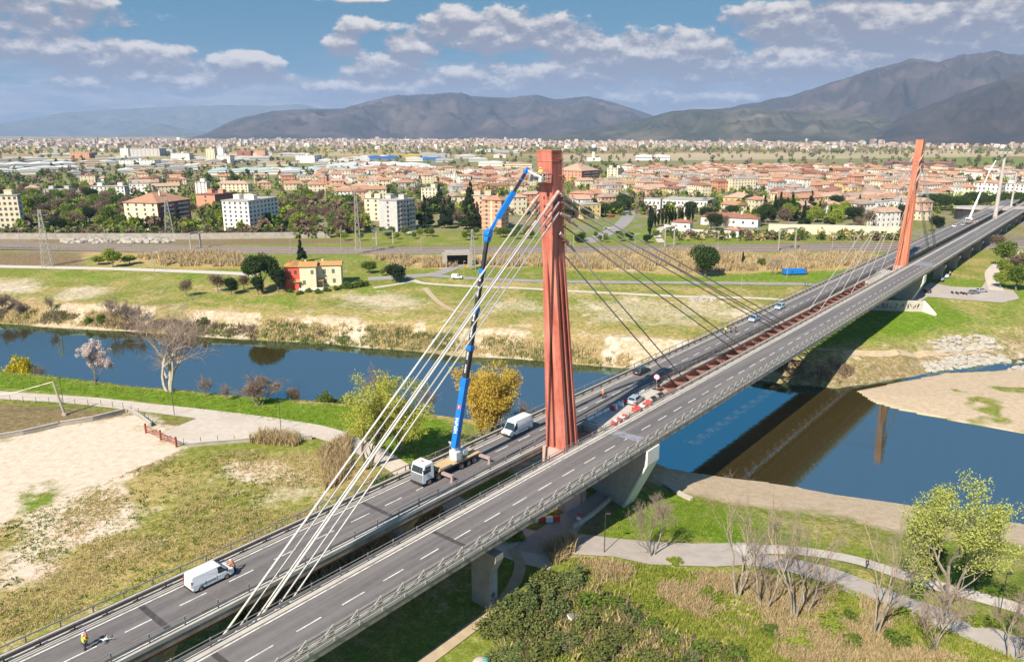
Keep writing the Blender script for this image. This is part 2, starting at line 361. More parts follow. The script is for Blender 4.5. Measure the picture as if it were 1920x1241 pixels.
M['blue_roof']=pm('blue_sheet_roof',(.06,.20,.50),(.05,.16,.42),.2,.6)
M['yellow_paint']=pm('yellow_paint',(.65,.45,.06),(.55,.38,.05),.5,.6)
M['stone']=pm('pale_rock',(.42,.385,.335),(.31,.28,.24),.6,.9,bump=.2)
M['glass_blue']=pm('blue_grey_glazing',(.22,.27,.33),(.16,.2,.26),.3,.4)
M['dark_hall']=pm('dark_purple_cladding',(.14,.09,.10),(.10,.065,.075),.3,.7)
M['gate_red']=pm('rusty_red_gate',(.36,.10,.06),(.26,.08,.05),3.,.7)
M['roof_old']=pm('old_grey_brown_tiles',(.36,.27,.21),(.27,.19,.145),1.2,.85,bump=.2,c3=(.42,.34,.28),scale3=.3)
M['far_pink']=pm('far_pinkish_walls',(.50,.41,.37),(.42,.34,.30),.02,.9)
M['far_tan']=pm('far_tan_walls',(.55,.48,.41),(.46,.39,.33),.02,.9)
M['far_brown']=pm('far_brown_walls',(.36,.25,.20),(.28,.2,.16),.02,.9)
M['stained_concrete']=streaked('stained_concrete',(.40,.34,.28),(.30,.25,.20),(.20,.15,.115),.5,.06,.85,2,.75)
M['turquoise']=pm('turquoise_sheet',(.08,.42,.45),(.06,.34,.37),1.,.6)
M['pink_paint']=pm('pink_spray_paint',(.6,.12,.35),(.5,.1,.3),2.,.7)
M['green_paint']=pm('green_spray_paint',(.25,.55,.15),(.2,.45,.12),2.,.7)
M['navy_paint']=pm('blue_black_spray_paint',(.06,.08,.16),(.08,.09,.14),2.,.7)
M['paler_bark']=pm('paler_bark',(.48,.43,.36),(.32,.28,.23),1.5,.9,bump=.2)
# ---------------- the land as one sheet to the horizon ----------------
def world_poly(px,z=None): return [tuple((at(a,b) if z is None else gp(a,b,z))[:2]) for a,b in px]
ZONES=[ # pixels outlining the ground cover, channel, amount, edge softness (m), edge noise (m)
 ([(-300,850),(0,818),(120,800),(235,790),(290,828),(330,842),(300,862),(190,905),(90,935),(0,985),(-300,1100)],'dirt',1.,3.5,11.),
 ([(-300,752),(0,757),(60,758),(140,763),(240,773),(232,789),(120,800),(0,818),(-300,850)],'brown',.75,2.,3.),
 ([(275,792),(365,783),(306,810),(286,802)],'brown',.5,1.5,2.),
 ([(-400,664),(0,689),(222,711),(389,729),(593,748),(700,758),(819,774),(850,830),(770,880),(700,850),(620,800),(500,788),(300,755),(150,740),(0,727),(-400,708)],'lush',.95,1.5,1.),
 ([(330,850),(640,830),(720,900),(640,970),(300,1100),(0,1210),(-400,1380),(-400,1100),(0,985),(190,905)],'dry',.62,4.,8.),
 ([(-400,1010),(0,960),(120,1000),(160,1050),(60,1090),(0,1130),(-400,1280)],'dry',.75,4.,10.),
 ([(420,868),(520,862),(560,885),(520,915),(430,910)],'dirt',.8,2.5,6.),
 ([(0,1040),(60,1020),(150,1060),(90,1110),(0,1120)],'dirt',.8,3.,9.),
 ([(430,900),(560,880),(640,900),(560,950),(450,945)],'dirt',.45,3.,9.),
 ([(60,950),(170,930),(240,960),(180,1010),(80,1010)],'dirt',.95,3.,9.),
 ([(440,855),(600,835),(660,880),(610,960),(520,1000)],'lush',.6,6.,10.),
 ([(160,950),(270,900),(330,915),(280,985),(200,1000)],'lush',.7,4.,9.),
 ([(280,990),(420,940),(500,960),(400,1060),(300,1080)],'lush',.6,4.,9.),
 ([(500,960),(760,860),(1040,700),(1100,900),(900,1100),(600,1300),(300,1300)],'brown',.35,4.,8.),
 ([(855,915),(930,880),(980,890),(900,945)],'lush',1.,1.,1.5),
 ([(950,870),(1020,840),(1030,860),(970,890)],'dirt',.7,1.5,2.5),
 ([(560,1300),(900,1080),(1000,1040),(1080,1060),(960,1180),(880,1300)],'lush',.25,3.,6.),
 ([(1080,1045),(1180,1060),(1340,1075),(1560,1090),(1760,1170),(1920,1240),(1950,1400),(800,1400),(960,1180)],'dry',.5,3.,9.),
 ([(1190,1100),(1420,1110),(1640,1150),(1600,1220),(1300,1180)],'dry',.6,4.,10.),
 ([(1130,1003),(1180,930),(1240,905),(1330,945),(1480,965),(1700,1040),(1900,1105),(2200,1200),(2200,1260),(1900,1130),(1700,1062),(1430,1012),(1290,1018),(1125,1004)],'lush',.75,2.,3.),
 ([(1040,960),(1180,900),(1230,880),(1225,910),(1170,950),(1120,1000)],'brown',.9,2.,3.),
 ([(1380,950),(1560,985),(1740,1050),(1700,1058),(1500,1010)],'dry',.5,3.,5.),
 ([(625,553),(690,546),(760,553),(785,572),(720,584),(640,572)],'dirt',.55,7.,10.),
 ([(1075,553),(1200,560),(1400,570),(1500,600),(1300,606),(1080,606)],'dirt',.42,9.,16.),
 ([(900,560),(980,555),(1010,580),(900,592)],'dirt',.4,6.,9.),
 ([(-200,515),(60,527),(78,548),(-200,556)],'dirt',.6,6.,9.),
 ([(95,542),(160,533),(215,545),(160,562),(110,562)],'dirt',.55,5.,8.),
 ([(340,562),(470,566),(700,582),(1000,602),(1200,636),(1000,627),(700,594),(460,577)],'dry',.65,4.,7.),
 ([(-300,505),(400,520),(700,540),(1000,545),(1640,540),(1500,640),(1100,640),(800,600),(400,570),(-300,575)],'dry',.34,8.,10.),
 ([(800,522),(1000,528),(1500,545),(1480,556),(1000,540),(800,533)],'dry',.5,3.,4.),
 ([(380,576),(480,580),(760,589),(870,603),(830,613),(600,594),(440,588)],'lush',.8,2.5,4.),
 ([(110,585),(150,577),(250,580),(310,586),(250,598),(120,593)],'lush',.8,2.5,4.),
 ([(380,592),(475,601),(465,610),(390,613)],'lush',.9,2.,3.),
 ([(700,604),(800,611),(880,626),(720,621)],'lush',.9,2.,4.),
 ([(0,511),(350,518),(420,530),(100,528)],'lush',.5,4.,5.),
 ([(440,560),(560,557),(700,540),(740,545),(640,556),(480,572)],'lush',.7,3.,4.),
 ([(1060,632),(1180,640),(1290,658),(1200,668),(1080,655)],'lush',.8,2.5,5.),
 ([(1060,506),(1300,518),(1640,500),(1660,530),(1480,532),(1200,530)],'lush',.55,5.,6.),
 ([(1440,650),(1600,560),(1700,560),(1760,590),(1790,650),(1720,668),(1560,668)],'lush',.95,3.,6.),
 ([(1780,560),(2200,560),(2200,616),(1800,612)],'dry',.5,4.,9.),
 ([(1740,636),(1860,628),(1960,650),(1960,690),(1700,704)],'dirt',.8,2.,4.),
 ([(690,476),(860,480),(1000,478),(1290,472),(1660,480),(1640,503),(1300,516),(1000,502),(740,502)],'dry',1.,5.,6.),
 ([(150,474),(450,470),(465,503),(300,502),(160,498)],'dry',.85,5.,6.),
 ([(-400,468),(150,474),(162,498),(-400,492)],'brown',.95,5.,5.),
 ([(-500,451),(0,455),(400,462),(700,465),(1000,463),(1260,462),(1680,455),(2400,440),(2400,455),(1680,471),(1260,474),(700,477),(400,474),(0,471),(-500,466)],'ballast',.95,3.,2.),
 ([(-500,440),(0,443),(640,448),(700,455),(400,460),(0,455),(-500,452)],'brown',.8,4.,4.),
 ([(60,388),(230,400),(420,400),(660,410),(680,438),(60,440)],'lush',.35,20.,20.),
 ([(1100,415),(1190,405),(1240,425),(1240,450),(1080,450)],'lush',.75,6.,6.),
 ([(1606,736),(1650,716),(1720,704),(1795,688),(1869,678),(1920,673),(2150,655),(2150,668),(1920,686),(1800,699),(1700,715),(1640,734)],'brown',1.,1.5,1.5),
 ([(1606,740),(1660,722),(1740,712),(1840,700),(1920,696),(1920,708),(1800,716),(1690,732),(1640,750)],'dirt',.8,1.5,2.),
 ([(1800,470),(1870,462),(1860,505),(1800,545),(1770,545)],'dry',.3,4.,4.),
 ([(-400,338),(70,330),(75,345),(-400,352)],'lush',.7,20.,20.),
 ([(80,272),(250,272),(240,284),(60,284)],'lush',.9,60.,40.),
 ([(1790,296),(2100,298),(2100,310),(1800,312)],'lush',.8,30.,20.),
 ([(1040,291),(1920,281),(2200,281),(2200,290),(1400,300),(1040,304)],'sand',.6,20.,25.),
 ([(960,284),(1900,275),(1900,279),(960,290)],'brown',.7,40.,60.),
 ([(1080,300),(1190,302),(1190,307),(1060,307)],'lush',.6,25.,20.),
]
def ground_channels(x,y):
    ch={k:np.zeros(x.shape) for k in ('dry','dirt','sand','lush','brown','ballast')}
    r=np.hypot(x,y)
    nz=fbm(x*.09,y*.09,11,4)-.5; nz2=fbm(x*.35,y*.35,23,3)-.5
    for px,c,a,soft,amp in ZONES:
        P=world_poly(px); xs=[p[0] for p in P]; ys=[p[1] for p in P]; mgn=soft+amp+5
        k=(x>min(xs)-mgn)&(x<max(xs)+mgn)&(y>min(ys)-mgn)&(y<max(ys)+mgn)
        if not k.any(): continue
        d,_=segdist(x[k],y[k],P); d=np.where(inpoly(x[k],y[k],P),d,-d)
        w=a*sm(d+(nz[k]*1.6+nz2[k]*.7)*amp,-soft,soft)
        ch[c][k]=np.maximum(ch[c][k],w)
    d,i=segdist(x,y,RIVER); ins=inpoly(x,y,RIVER); s,n=sn_of(x,y); wr=sm(n,8.,-10.)
    nb=(i<NNEAR-1)&~ins
    ch['sand']=np.maximum(ch['sand'],np.where(nb,wr*sm(d+nz*10,19,13),0))
    ch['dry']=np.maximum(ch['dry'],np.where(nb,(1-wr)*sm(d+nz*4,11.5,9.)*.8,0))
    fb=(i>=NNEAR-1)&~ins
    patch=sm(fbm(x*.05,y*.05,31,3),.40,.55)
    ch['dirt']=np.maximum(ch['dirt'],np.where(fb,sm(d+nz*6,16,11)*(.12+.40*patch),0)); ch['brown']=np.maximum(ch['brown'],np.where(fb,sm(d+nz*6,15,9)*.5,0)); ch['dry']=np.maximum(ch['dry'],np.where(fb,sm(d+nz*8,24,12)*.75,0))
    ub=fb&(s>90)&(s<260); kk=np.where(ub,sm(n,14,2)*sm(n,-75,-45),0); ch['dirt']=ch['dirt']*(1-.7*kk); ch['lush']=np.maximum(ch['lush'],kk*.55*sm(d,5,12)); ch['brown']=np.maximum(ch['brown'],kk*.6*sm(d,14,6)); ch['dry']=ch['dry']*(1-.4*kk)
    bi=inpoly(x,y,BAR); ch['sand']=np.where(bi,np.clip(1.-.9*sm(fbm(x*.06,y*.06,41,4),.66,.72),0,1),ch['sand'])
    # town ground and fields of the plain
    town=sm(r,400,470)*sm(r,2300,1700); ch['ballast']=np.maximum(ch['ballast'],town*.55*sm(nz,-.12,.1)); ch['brown']=np.maximum(ch['brown'],town*.35)
    fld=sm(r,1500,2300); cell=vnoise(x*.0022+nz,y*.0011,77); cell2=vnoise(x*.0041,y*.0017,79)
    ch['dry']=np.maximum(ch['dry'],fld*.9*sm(cell,.15,.5)); ch['brown']=np.maximum(ch['brown'],fld*.8*sm(cell2,.5,.75)); ch['dirt']=np.maximum(ch['dirt'],fld*.3*sm(cell,.65,.8))
    # natural unevenness of the meadow
    mead=(r<700)
    ch['dry']=np.clip(ch['dry']+np.where(mead,(fbm(x*.12,y*.12,51,4)-.43)*1.2,0)*(1-ch['lush']*.7),0,1)
    ch['dirt']=np.clip(ch['dirt']+np.where(mead,.55*sm(fbm(x*.2,y*.2,61,3),.64,.76)*ch['dry'],0),0,1)
    ch['lush']=np.clip(ch['lush']+np.where(mead,.5*sm(fbm(x*.15,y*.15,71,4),.54,.68),0),0,1)
    return ch
def ground_material():
    m=bpy.data.materials.new('ground_cover'); m.use_nodes=True; nt=m.node_tree; N=nt.nodes; L=nt.links; b=N['Principled BSDF']
    b.inputs['Roughness'].default_value=.95; b.inputs['Specular IOR Level'].default_value=.1
    tc=N.new('ShaderNodeTexCoord')
    def noise(s,d=6,r=.65):
        n=N.new('ShaderNodeTexNoise'); n.inputs['Scale'].default_value=s; n.inputs['Detail'].default_value=d; n.inputs['Roughness'].default_value=r; L.new(tc.outputs['Object'],n.inputs['Vector']); return n.outputs[0]
    def mr(x,a,bb,lo=0.,hi=1.):
        n=N.new('ShaderNodeMapRange'); L.new(x,n.inputs[0]); n.inputs[1].default_value=a; n.inputs[2].default_value=bb; n.inputs[3].default_value=lo; n.inputs[4].default_value=hi; return n.outputs[0]
    def mix(f,a,c):
        n=N.new('ShaderNodeMix'); n.data_type='RGBA'
        for q,x in ((0,f),(6,a),(7,c)):
            if hasattr(x,'is_output'): L.new(x,n.inputs[q])
            else: n.inputs[q].default_value=x if q==0 else (*x,1)
        return n.outputs[2]
    def mth(op,a,c):
        n=N.new('ShaderNodeMath'); n.operation=op; n.use_clamp=True
        for q,x in enumerate((a,c)):
            if hasattr(x,'is_output'): L.new(x,n.inputs[q])
            else: n.inputs[q].default_value=x
        return n.outputs[0]
    A=N.new('ShaderNodeAttribute'); A.attribute_name='cover_a'; sa=N.new('ShaderNodeSeparateColor'); L.new(A.outputs['Color'],sa.inputs[0])
    B=N.new('ShaderNodeAttribute'); B.attribute_name='cover_b'; sb=N.new('ShaderNodeSeparateColor'); L.new(B.outputs['Color'],sb.inputs[0])
    n1=noise(.75,8,.72); n2=noise(3.2,6,.72); n3=noise(.14,5)
    fine=mth('ADD',mth('MULTIPLY',n1,.5),mth('MULTIPLY',n2,.5))
    def brk(x,w=.55):     # break an amount up with the fine noise
        n=N.new('ShaderNodeMath'); n.operation='MULTIPLY_ADD'; L.new(x,n.inputs[0]); n.inputs[1].default_value=1.35
        o=mr(fine,.32,.68,-w-.17,w-.17); L.new(o,n.inputs[2]); n.use_clamp=True; return n.outputs[0]
    grass=mix(mr(fine,.42,.58),(.10,.135,.02),(.25,.255,.05))
    lush=mix(mr(fine,.42,.58),(.075,.15,.006),(.17,.265,.016))
    straw=mix(mr(fine,.42,.58),(.26,.19,.065),(.49,.375,.165))
    dirt=mix(mr(n1,.40,.60),(.55,.435,.335),(.65,.54,.44))
    sand=mix(mr(n1,.36,.64),(.40,.31,.215),(.52,.415,.30))
    brown=mix(mr(fine,.42,.58),(.13,.09,.05),(.27,.19,.11))
    ball=mix(mr(fine,.42,.58),(.19,.155,.13),(.33,.28,.245))
    c=mix(brk(sb.outputs[0]),grass,lush); c=mix(brk(sa.outputs[0]),c,straw); c=mix(brk(sb.outputs[1]),c,brown); c=mix(brk(sa.outputs[1]),c,dirt); c=mix(brk(sb.outputs[2],.15),c,ball); c=mix(brk(sa.outputs[2],.15),c,sand)
    L.new(c,b.inputs['Base Color'])
    bp=N.new('ShaderNodeBump'); bp.inputs['Strength'].default_value=.6; bp.inputs['Distance'].default_value=.35; L.new(fine,bp.inputs['Height']); L.new(bp.outputs[0],b.inputs['Normal'])
    return m
def polar_grid(a0,a1,na,rs):
    a=np.radians(np.linspace(a0,a1,na)); r=np.asarray(rs); A,Rr=np.meshgrid(a,r)
    x=Rr*np.sin(A); y=Rr*np.cos(A); nr=len(r)
    i=np.arange(nr-1)[:,None]*na; j=np.arange(na-1)[None]
    Fq=np.stack([i+j,i+j+1,i+na+j+1,i+na+j],-1).reshape(-1,4)
    return x,y,Fq
def build_ground():
    rs=np.concatenate([np.geomspace(18,60,60)[:-1],np.geomspace(60,420,470)[:-1],np.geomspace(420,2500,170)[:-1],np.geomspace(2500,40000,60)])
    x,y,Fq=polar_grid(-62,62,660,rs)
    z=land(x.ravel(),y.ravel()); r=np.hypot(x,y).ravel(); z=np.where(r>450,np.where(z>-3,z*sm(r,900,450),z),z)
    mb=MB(); mb.add(np.c_[x.ravel(),y.ravel(),z],Fq); o=mb.build('ground',ground_material(),smooth=True); tag(o,kind='structure')
    ch=ground_channels(x.ravel(),y.ravel()); me=o.data
    for nm,ks in (('cover_a',('dry','dirt','sand')),('cover_b',('lush','brown','ballast'))):
        at_=me.attributes.new(nm,'FLOAT_COLOR','POINT'); a=np.ones((len(me.vertices),4),np.float32)
        for q,k in enumerate(ks): a[:,q]=ch[k]
        at_.data.foreach_set('color',a.ravel())
    return o
build_ground()
def build_water():
    m=bpy.data.materials.new('river_water'); m.use_nodes=True; nt=m.node_tree; N=nt.nodes; L=nt.links; b=N['Principled BSDF']
    b.inputs['Base Color'].default_value=(.046,.034,.010,1); b.inputs['Roughness'].default_value=.6; b.inputs['Specular IOR Level'].default_value=0.
    gl=N.new('ShaderNodeBsdfGlossy'); gl.inputs['Color'].default_value=(.42,.75,.84,1); gl.inputs['Roughness'].default_value=.03
    fr=N.new('ShaderNodeFresnel'); fr.inputs[0].default_value=4.2; ms=N.new('ShaderNodeMixShader'); L.new(fr.outputs[0],ms.inputs[0]); L.new(b.outputs[0],ms.inputs[1]); L.new(gl.outputs[0],ms.inputs[2]); L.new(ms.outputs[0],N['Material Output'].inputs[0])
    tc=N.new('ShaderNodeTexCoord'); mp=N.new('ShaderNodeMapping'); mp.inputs['Scale'].default_value=(.35,1.,1.); L.new(tc.outputs['Object'],mp.inputs[0])
    n=N.new('ShaderNodeTexNoise'); n.inputs['Scale'].default_value=.7; n.inputs['Detail'].default_value=4.; L.new(mp.outputs[0],n.inputs['Vector'])
    bp=N.new('ShaderNodeBump'); bp.inputs['Strength'].default_value=.10; bp.inputs['Distance'].default_value=.1; L.new(n.outputs[0],bp.inputs['Height']); L.new(bp.outputs[0],gl.inputs['Normal'])
    mb=MB(); P=np.array(RIVER); c=P.mean(0)
    near=np.array(NEAR)-np.array([0,14.]); far=np.array(FAR)+np.array([0,9.])
    poly=np.concatenate([near,far]); ar=sum(a[0]*b[1]-b[0]*a[1] for a,b in zip(poly,np.roll(poly,-1,0))); print('water area',ar); mb.prism(poly if ar>0 else poly[::-1],WZ-.3,WZ)
    tag(mb.build('river_water',m),kind='structure')
build_water()
# ---------------- paths and lanes: sheets laid on the land ----------------
def drape(name,poly,mat,dz=.1,L=3.,kind='structure'):
    bm=bmesh.new(); vs=[bm.verts.new((p[0],p[1],0)) for p in poly]; bm.faces.new(vs); bmesh.ops.triangulate(bm,faces=bm.faces[:])
    for _ in range(12):
        es=[e for e in bm.edges if e.calc_length()>L*max(1,np.hypot(*e.verts[0].co.xy)/120)]
        if not es: break
        bmesh.ops.subdivide_edges(bm,edges=es,cuts=1); bmesh.ops.triangulate(bm,faces=[f for f in bm.faces if len(f.verts)>3])
    xy=np.array([v.co[:2] for v in bm.verts]); z=land(xy[:,0],xy[:,1])+dz
    for v,q in zip(bm.verts,z): v.co.z=q
    bmesh.ops.recalc_face_normals(bm,faces=bm.faces[:])
    if sum(f.normal.z for f in bm.faces)<0: bmesh.ops.reverse_faces(bm,faces=bm.faces[:])
    me=bpy.data.meshes.new(name); bm.to_mesh(me); bm.free(); me.materials.append(mat)
    return tag(link(name,me),kind=kind)
def spline(P,n=10):
    P=np.asarray(P,float); Q=np.concatenate([[2*P[0]-P[1]],P,[2*P[-1]-P[-2]]]); out=[]
    for i in range(len(P)-1):
        a,b,c,d=Q[i:i+4]
        for k in range(n):
            t=k/n; out.append(.5*((2*b)+(c-a)*t+(2*a-5*b+4*c-d)*t*t+(3*b-a-3*c+d)*t**3))
    out.append(P[-1]); return np.array(out)
def ribbon_poly(P,w):
    P=spline(P); T=np.gradient(P,axis=0); T/=np.linalg.norm(T,axis=1)[:,None]; Nn=np.c_[-T[:,1],T[:,0]]
    w=np.broadcast_to(np.asarray(w,float),(len(P),))[:,None] if np.ndim(w)==0 else np.interp(np.linspace(0,1,len(P)),np.linspace(0,1,len(w)),w)[:,None]
    return np.concatenate([P+Nn*w/2,(P-Nn*w/2)[::-1]])
def path(name,px,w,mat,dz=.1): return drape(name,ribbon_poly([at(a,b)[:2] for a,b in px],w),mat,dz)
M['gravel']=pm('pale_gravel',(.56,.49,.42),(.47,.40,.34),.8,.9,bump=.1,c3=(.40,.34,.27),scale3=.12)
M['grey_gravel']=pm('grey_gravel',(.40,.35,.32),(.33,.29,.26),.8,.9,bump=.1,c3=(.46,.41,.36),scale3=.12)
M['white_gravel']=pm('white_gravel',(.54,.49,.44),(.46,.41,.36),.8,.9,bump=.1)
M['earth']=pm('bare_earth_track',(.46,.36,.25),(.38,.29,.18),.8,.9,bump=.1)
M['lane']=pm('old_asphalt_lane',(.30,.28,.27),(.24,.22,.215),.8,.9,c3=(.36,.33,.31))
path('path',[(-260,722),(0,741),(150,751),(270,764),(390,778),(500,793),(590,808),(660,830),(740,872),(800,915),(850,945),(900,985),(960,1015),(1040,1035)],[5,5,5,5,5.5,6,6,5,4,4,4.5,6,8,9],M['gravel'])
drape('yard',world_poly([(306,812),(372,784),(440,791),(520,803),(600,818),(560,823),(430,824),(350,834),(325,830)]),M['gravel'],.115)
drape('path',world_poly([(985,1010),(1060,960),(1150,905),(1165,912),(1080,1000),(1129,1007),(1220,1016),(1300,1020),(1360,1019),(1424,1018),(1400,1050),(1430,1058),(1340,1063),(1220,1059),(1150,1044),(1085,1040),(1040,1045),(960,1030)]),M['grey_gravel'],.12)
path('path',[(1380,1033),(1440,1030),(1520,1036),(1600,1050),(1680,1074),(1760,1100),(1850,1124),(1930,1147),(2100,1200)],[3.,3.,3.2,3.2,3.2,3.,3.,3.,3.],M['white_gravel'],.14)
path('path',[(1390,1047),(1470,1058),(1550,1078),(1620,1106),(1700,1138),(1780,1165),(1870,1200),(1960,1240),(2060,1300)],[3.5,4.2,4.8,5.,5.,5.,5.,5.,5.],M['grey_gravel'],.13)
path('path',[(960,1030),(975,1060),(962,1100),(930,1140),(880,1180),(800,1240),(700,1310)],[1.6]*7,M['earth'],.13)
path('path',[(-300,492),(0,500),(200,504),(420,512),(480,516)],[5.]*5,M['white_gravel'])
path('road',[(690,523),(760,519),(820,513),(862,497)],[6.]*4,M['lane'])
path('road',[(800,516),(880,522),(1000,527),(1200,530),(1400,532),(1490,533),(1540,535)],[4.5]*7,M['lane'],.14)
path('path',[(770,524),(800,532),(900,538),(1000,542),(1150,550),(1300,557),(1480,563)],[2.6]*7,M['gravel'])
path('path',[(796,540),(820,565),(850,582),(900,592)],[2.2,2.,2.,1.5],M['earth'])
path('path',[(700,540),(740,534),(780,526)],[2.5]*3,M['gravel'])
path('path',[(1530,655),(1600,662),(1700,664),(1780,660),(1860,655)],[2.]*5,M['earth'])
drape('car_park',world_poly([(1690,566),(1745,530),(1785,538),(1840,540),(1856,516),(1870,512),(1866,540),(1900,545),(1912,560),(1880,568),(1800,562),(1740,557),(1725,566)]),M['grey_gravel'],.12)
path('road',[(1868,545),(1860,512),(1885,490),(1925,470)],[5.]*4,M['gravel'],.14)
path('road',[(1100,455),(1160,425),(1180,400),(1172,380),(1168,362)],[9.,9.,9.,9.,9.],M['lane'])
path('path',[(1240,455),(1232,440),(1240,428),(1256,424)],[4.]*4,M['gravel'])
# ---------------- cable-stayed bridge: local axes s (along), n (left), z ----------------
S0,S1=-150.,640.; DZ=8.; SP=218.                     # deck ends, road level, far pylon
def build_bridge():
    br=thing('cable_stayed_bridge','long twin-deck motorway bridge with two red pylons and slanting stay cables over the river','bridge',(BO[0],BO[1],0),BANG)
    part=lambda mb,name,mats,parent=br,**k: mb.build(name,mats,parent,**k)
    def strip(n0,n1,z0,z1,s0=S0,s1=S1,step=40.):
        mb=MB(); k=s0
        while k<s1-.1: mb.bx(k,min(k+step,s1),n0,n1,z0,z1); k+=step
        return mb
    # decks: asphalt, kerbs, fascia, girders
    for nm,(a0,a1,k0,k1,g0,g1) in {'right':((-9.7,-2.95,-10.4,-2.05,-8.9,-3.6)),'left':((2.95,9.95,2.4,11.85,3.8,10.0))}.items():
        mb=MB(); mb.bx(S0,S1,a0,a1,DZ-.25,DZ); cw=part(mb,'carriageway',M['asphalt'])
        lm=MB()
        c=(-6.55 if nm=='right' else 6.55); ph=-60.1 if nm=='right' else -59.67
        k=int((S0-ph)/5.67)
        while ph+k*5.67<S1: lm.bx(ph+k*5.67,ph+k*5.67+3.,c-.085,c+.085,DZ-.02,DZ+.006); k+=1
        for e in ((-3.12,-9.42) if nm=='right' else (3.15,9.74)): lm.bx(S0,S1,e-.1,e+.1,DZ-.02,DZ+.006)
        part(lm,'lane_marking',M['paint_white'],cw)
        for sj in ((-61.4,-32.) if nm=='right' else (-62.3,-32.6)):
            j=MB(); j.bx(sj-.32,sj+.32,a0+.3,a1-.3,DZ-.03,DZ+.012); part(j,'expansion_joint',M['dark_steel'],cw)
        if nm=='right':
            for sj,w in ((10.,1.1),(227.,5.)):
                j=MB(); j.bx(sj-w,sj+w,a0+.3,a1-.3,DZ-.03,DZ+.008); part(j,'patched_strip',M['pale_patch'],cw)
        mb=MB(); mb.bx(S0,S1,a1+.002,k1,DZ-.3,DZ+.14); mb.bx(S0,S1,k0,a0-.002,DZ-.3,DZ+.14)
        if nm=='left':
            mb.bx(S0,S1,10.55,10.75,DZ+.14,DZ+.3); mb.bx(S0,S1,11.5,11.85,DZ+.142,DZ+.34)
            for q in (10.15,11.0,11.25): mb.tube([(S0,q,DZ+.22),(S1,q,DZ+.22)],.07,6,0)
        part(mb,'kerb',M['pale_concrete'])
        mb=MB(); mb.bx(S0,S1,k0+.05,k1-.05,DZ-1.05,DZ-.302); part(mb,'deck_edge_beam',M['stained_concrete'])
        mb=MB(); poly=[(k0+1.3,DZ-1.052),(g0+.6,DZ-2.7),(g1-.6,DZ-2.7),(k1-1.3,DZ-1.052)]
        V=[(s,p[0],p[1]) for s in (S0,S1) for p in poly]; mb.add(V,[(0,1,2,3),(7,6,5,4),(0,4,5,1),(1,5,6,2),(2,6,7,3),(3,7,4,0)]); part(mb,'deck_girder',M['rust'])
    # crash barriers and railings
    def beam(n,z,h,m,name,s0=S0,s1=S1,post=None,ph=0.,n_post=None,top=None,plate=False,mats=None):
        mb=MB(); mb.bx(s0,s1,n-.05,n+.05,z-h/2,z+h/2)
        if top: mb.tube([(s0,n,top),(s1,n,top)],.045,5)
        o=part(mb,name,m)
        if post:
            pm_=MB(); tp=(top or z+h/2)+.02; pm_.bx(-.06,.06,-.055,.055,DZ+.12,tp)
            if plate: pm_.bx(-.45,.1,-.35,.12,DZ+.12,DZ+.3)
            me=pm_.mesh('post',m); k=0; rest=MB(); s=ph
            while s<min(s1,330):
                if k<(n_post or 100): q=link('post',me,o); q.location=(s,n+.11,0)
                else: rest.bx(s-.06,s+.06,n+.055,n+.165,DZ+.12,tp)
                k+=1; s+=post
            if rest.v: tag(rest.build('post',m,o),kind='stuff')
        return o
    beam(11.68,DZ+1.16,.13,M['steel_grey'],'handrail',post=3.1,ph=-75.4)
    beam(10.42,DZ+.72,.30,M['dark_steel'],'guard_rail',post=3.1,ph=-74.6,plate=True)
    beam(2.72,DZ+.62,.28,M['steel_grey'],'guard_rail',post=3.6,ph=-79.,top=DZ+1.18)
    beam(-2.38,DZ+.66,.28,M['steel_grey'],'guard_rail',post=3.9,ph=-84.5,top=DZ+1.15)
    beam(-9.62,DZ+.70,.16,M['steel_grey'],'guard_rail',s1=S1)
    beam(-9.62,DZ+.32,.14,M['steel_grey'],'guard_rail',s1=S1)
    # mesh fence along the open middle (left deck) and a rail on the right deck
    mb=MB(); mb.bx(34,192,2.28,2.32,DZ+1.9,DZ+1.95); mb.bx(34,192,2.28,2.32,DZ+1.05,DZ+1.09)
    mb.bx(34,192,2.285,2.315,DZ+.15,DZ+.2)
    fs=part(mb,'mesh_fence',M['dark_steel']); p_=MB(); p_.bx(-.04,.04,-.03,.03,DZ+.1,DZ+1.97)
    for k in range(12): p_.bx(.08+k*.165,.105+k*.165,-.012,.012,DZ+.2,DZ+1.9)
    me=p_.mesh('fence_panel',M['dark_steel'])
    for k in range(75): q=link('fence_panel',me,fs); q.location=(34+k*2.1,2.3,0)
    # triangular railing brackets along the outer edge of the right deck
    mb=MB()
    for z,nn in ((DZ+1.38,-10.18),(DZ+.95,-10.3),(DZ+.55,-10.3),(DZ+.28,-10.3)): mb.tube([(S0,nn,z),(220,nn,z)],.05,5)
    mb.bx(220,S1,-10.33,-10.25,DZ+.6,DZ+.9)
    tr=part(mb,'truss_railing',M['galv'])
    b=MB(); b.bar((0,-10.22,DZ+.05),(0,-10.22,DZ+1.5),.2,.16); b.bar((-2.1,-10.28,DZ+.22),(-.06,-10.22,DZ+1.42),.13,.11); b.bar((-.95,-10.28,DZ+.18),(-.06,-10.22,DZ+.85),.09,.09); b.box((-.25,-10.2,DZ+.2),(.8,.3,.16)); b.bx(-.1,.12,-10.5,-10.25,DZ-.15,DZ+.2)
    me=b.mesh('bracket',M['galv'])
    for k in range(100):
        s=-52.7+3.1*(k-7)
        if s<219: q=link('bracket',me,tr); q.location=(s,0,0)
    # open steel truss in the middle with walkway beams, concrete platforms at its ends
    mb=MB()
    for n in (-1.45,1.75): mb.bx(32,178,n-.25,n+.25,DZ-1.9,DZ-.1)
    part(mb,'truss_beam',M['rust'])
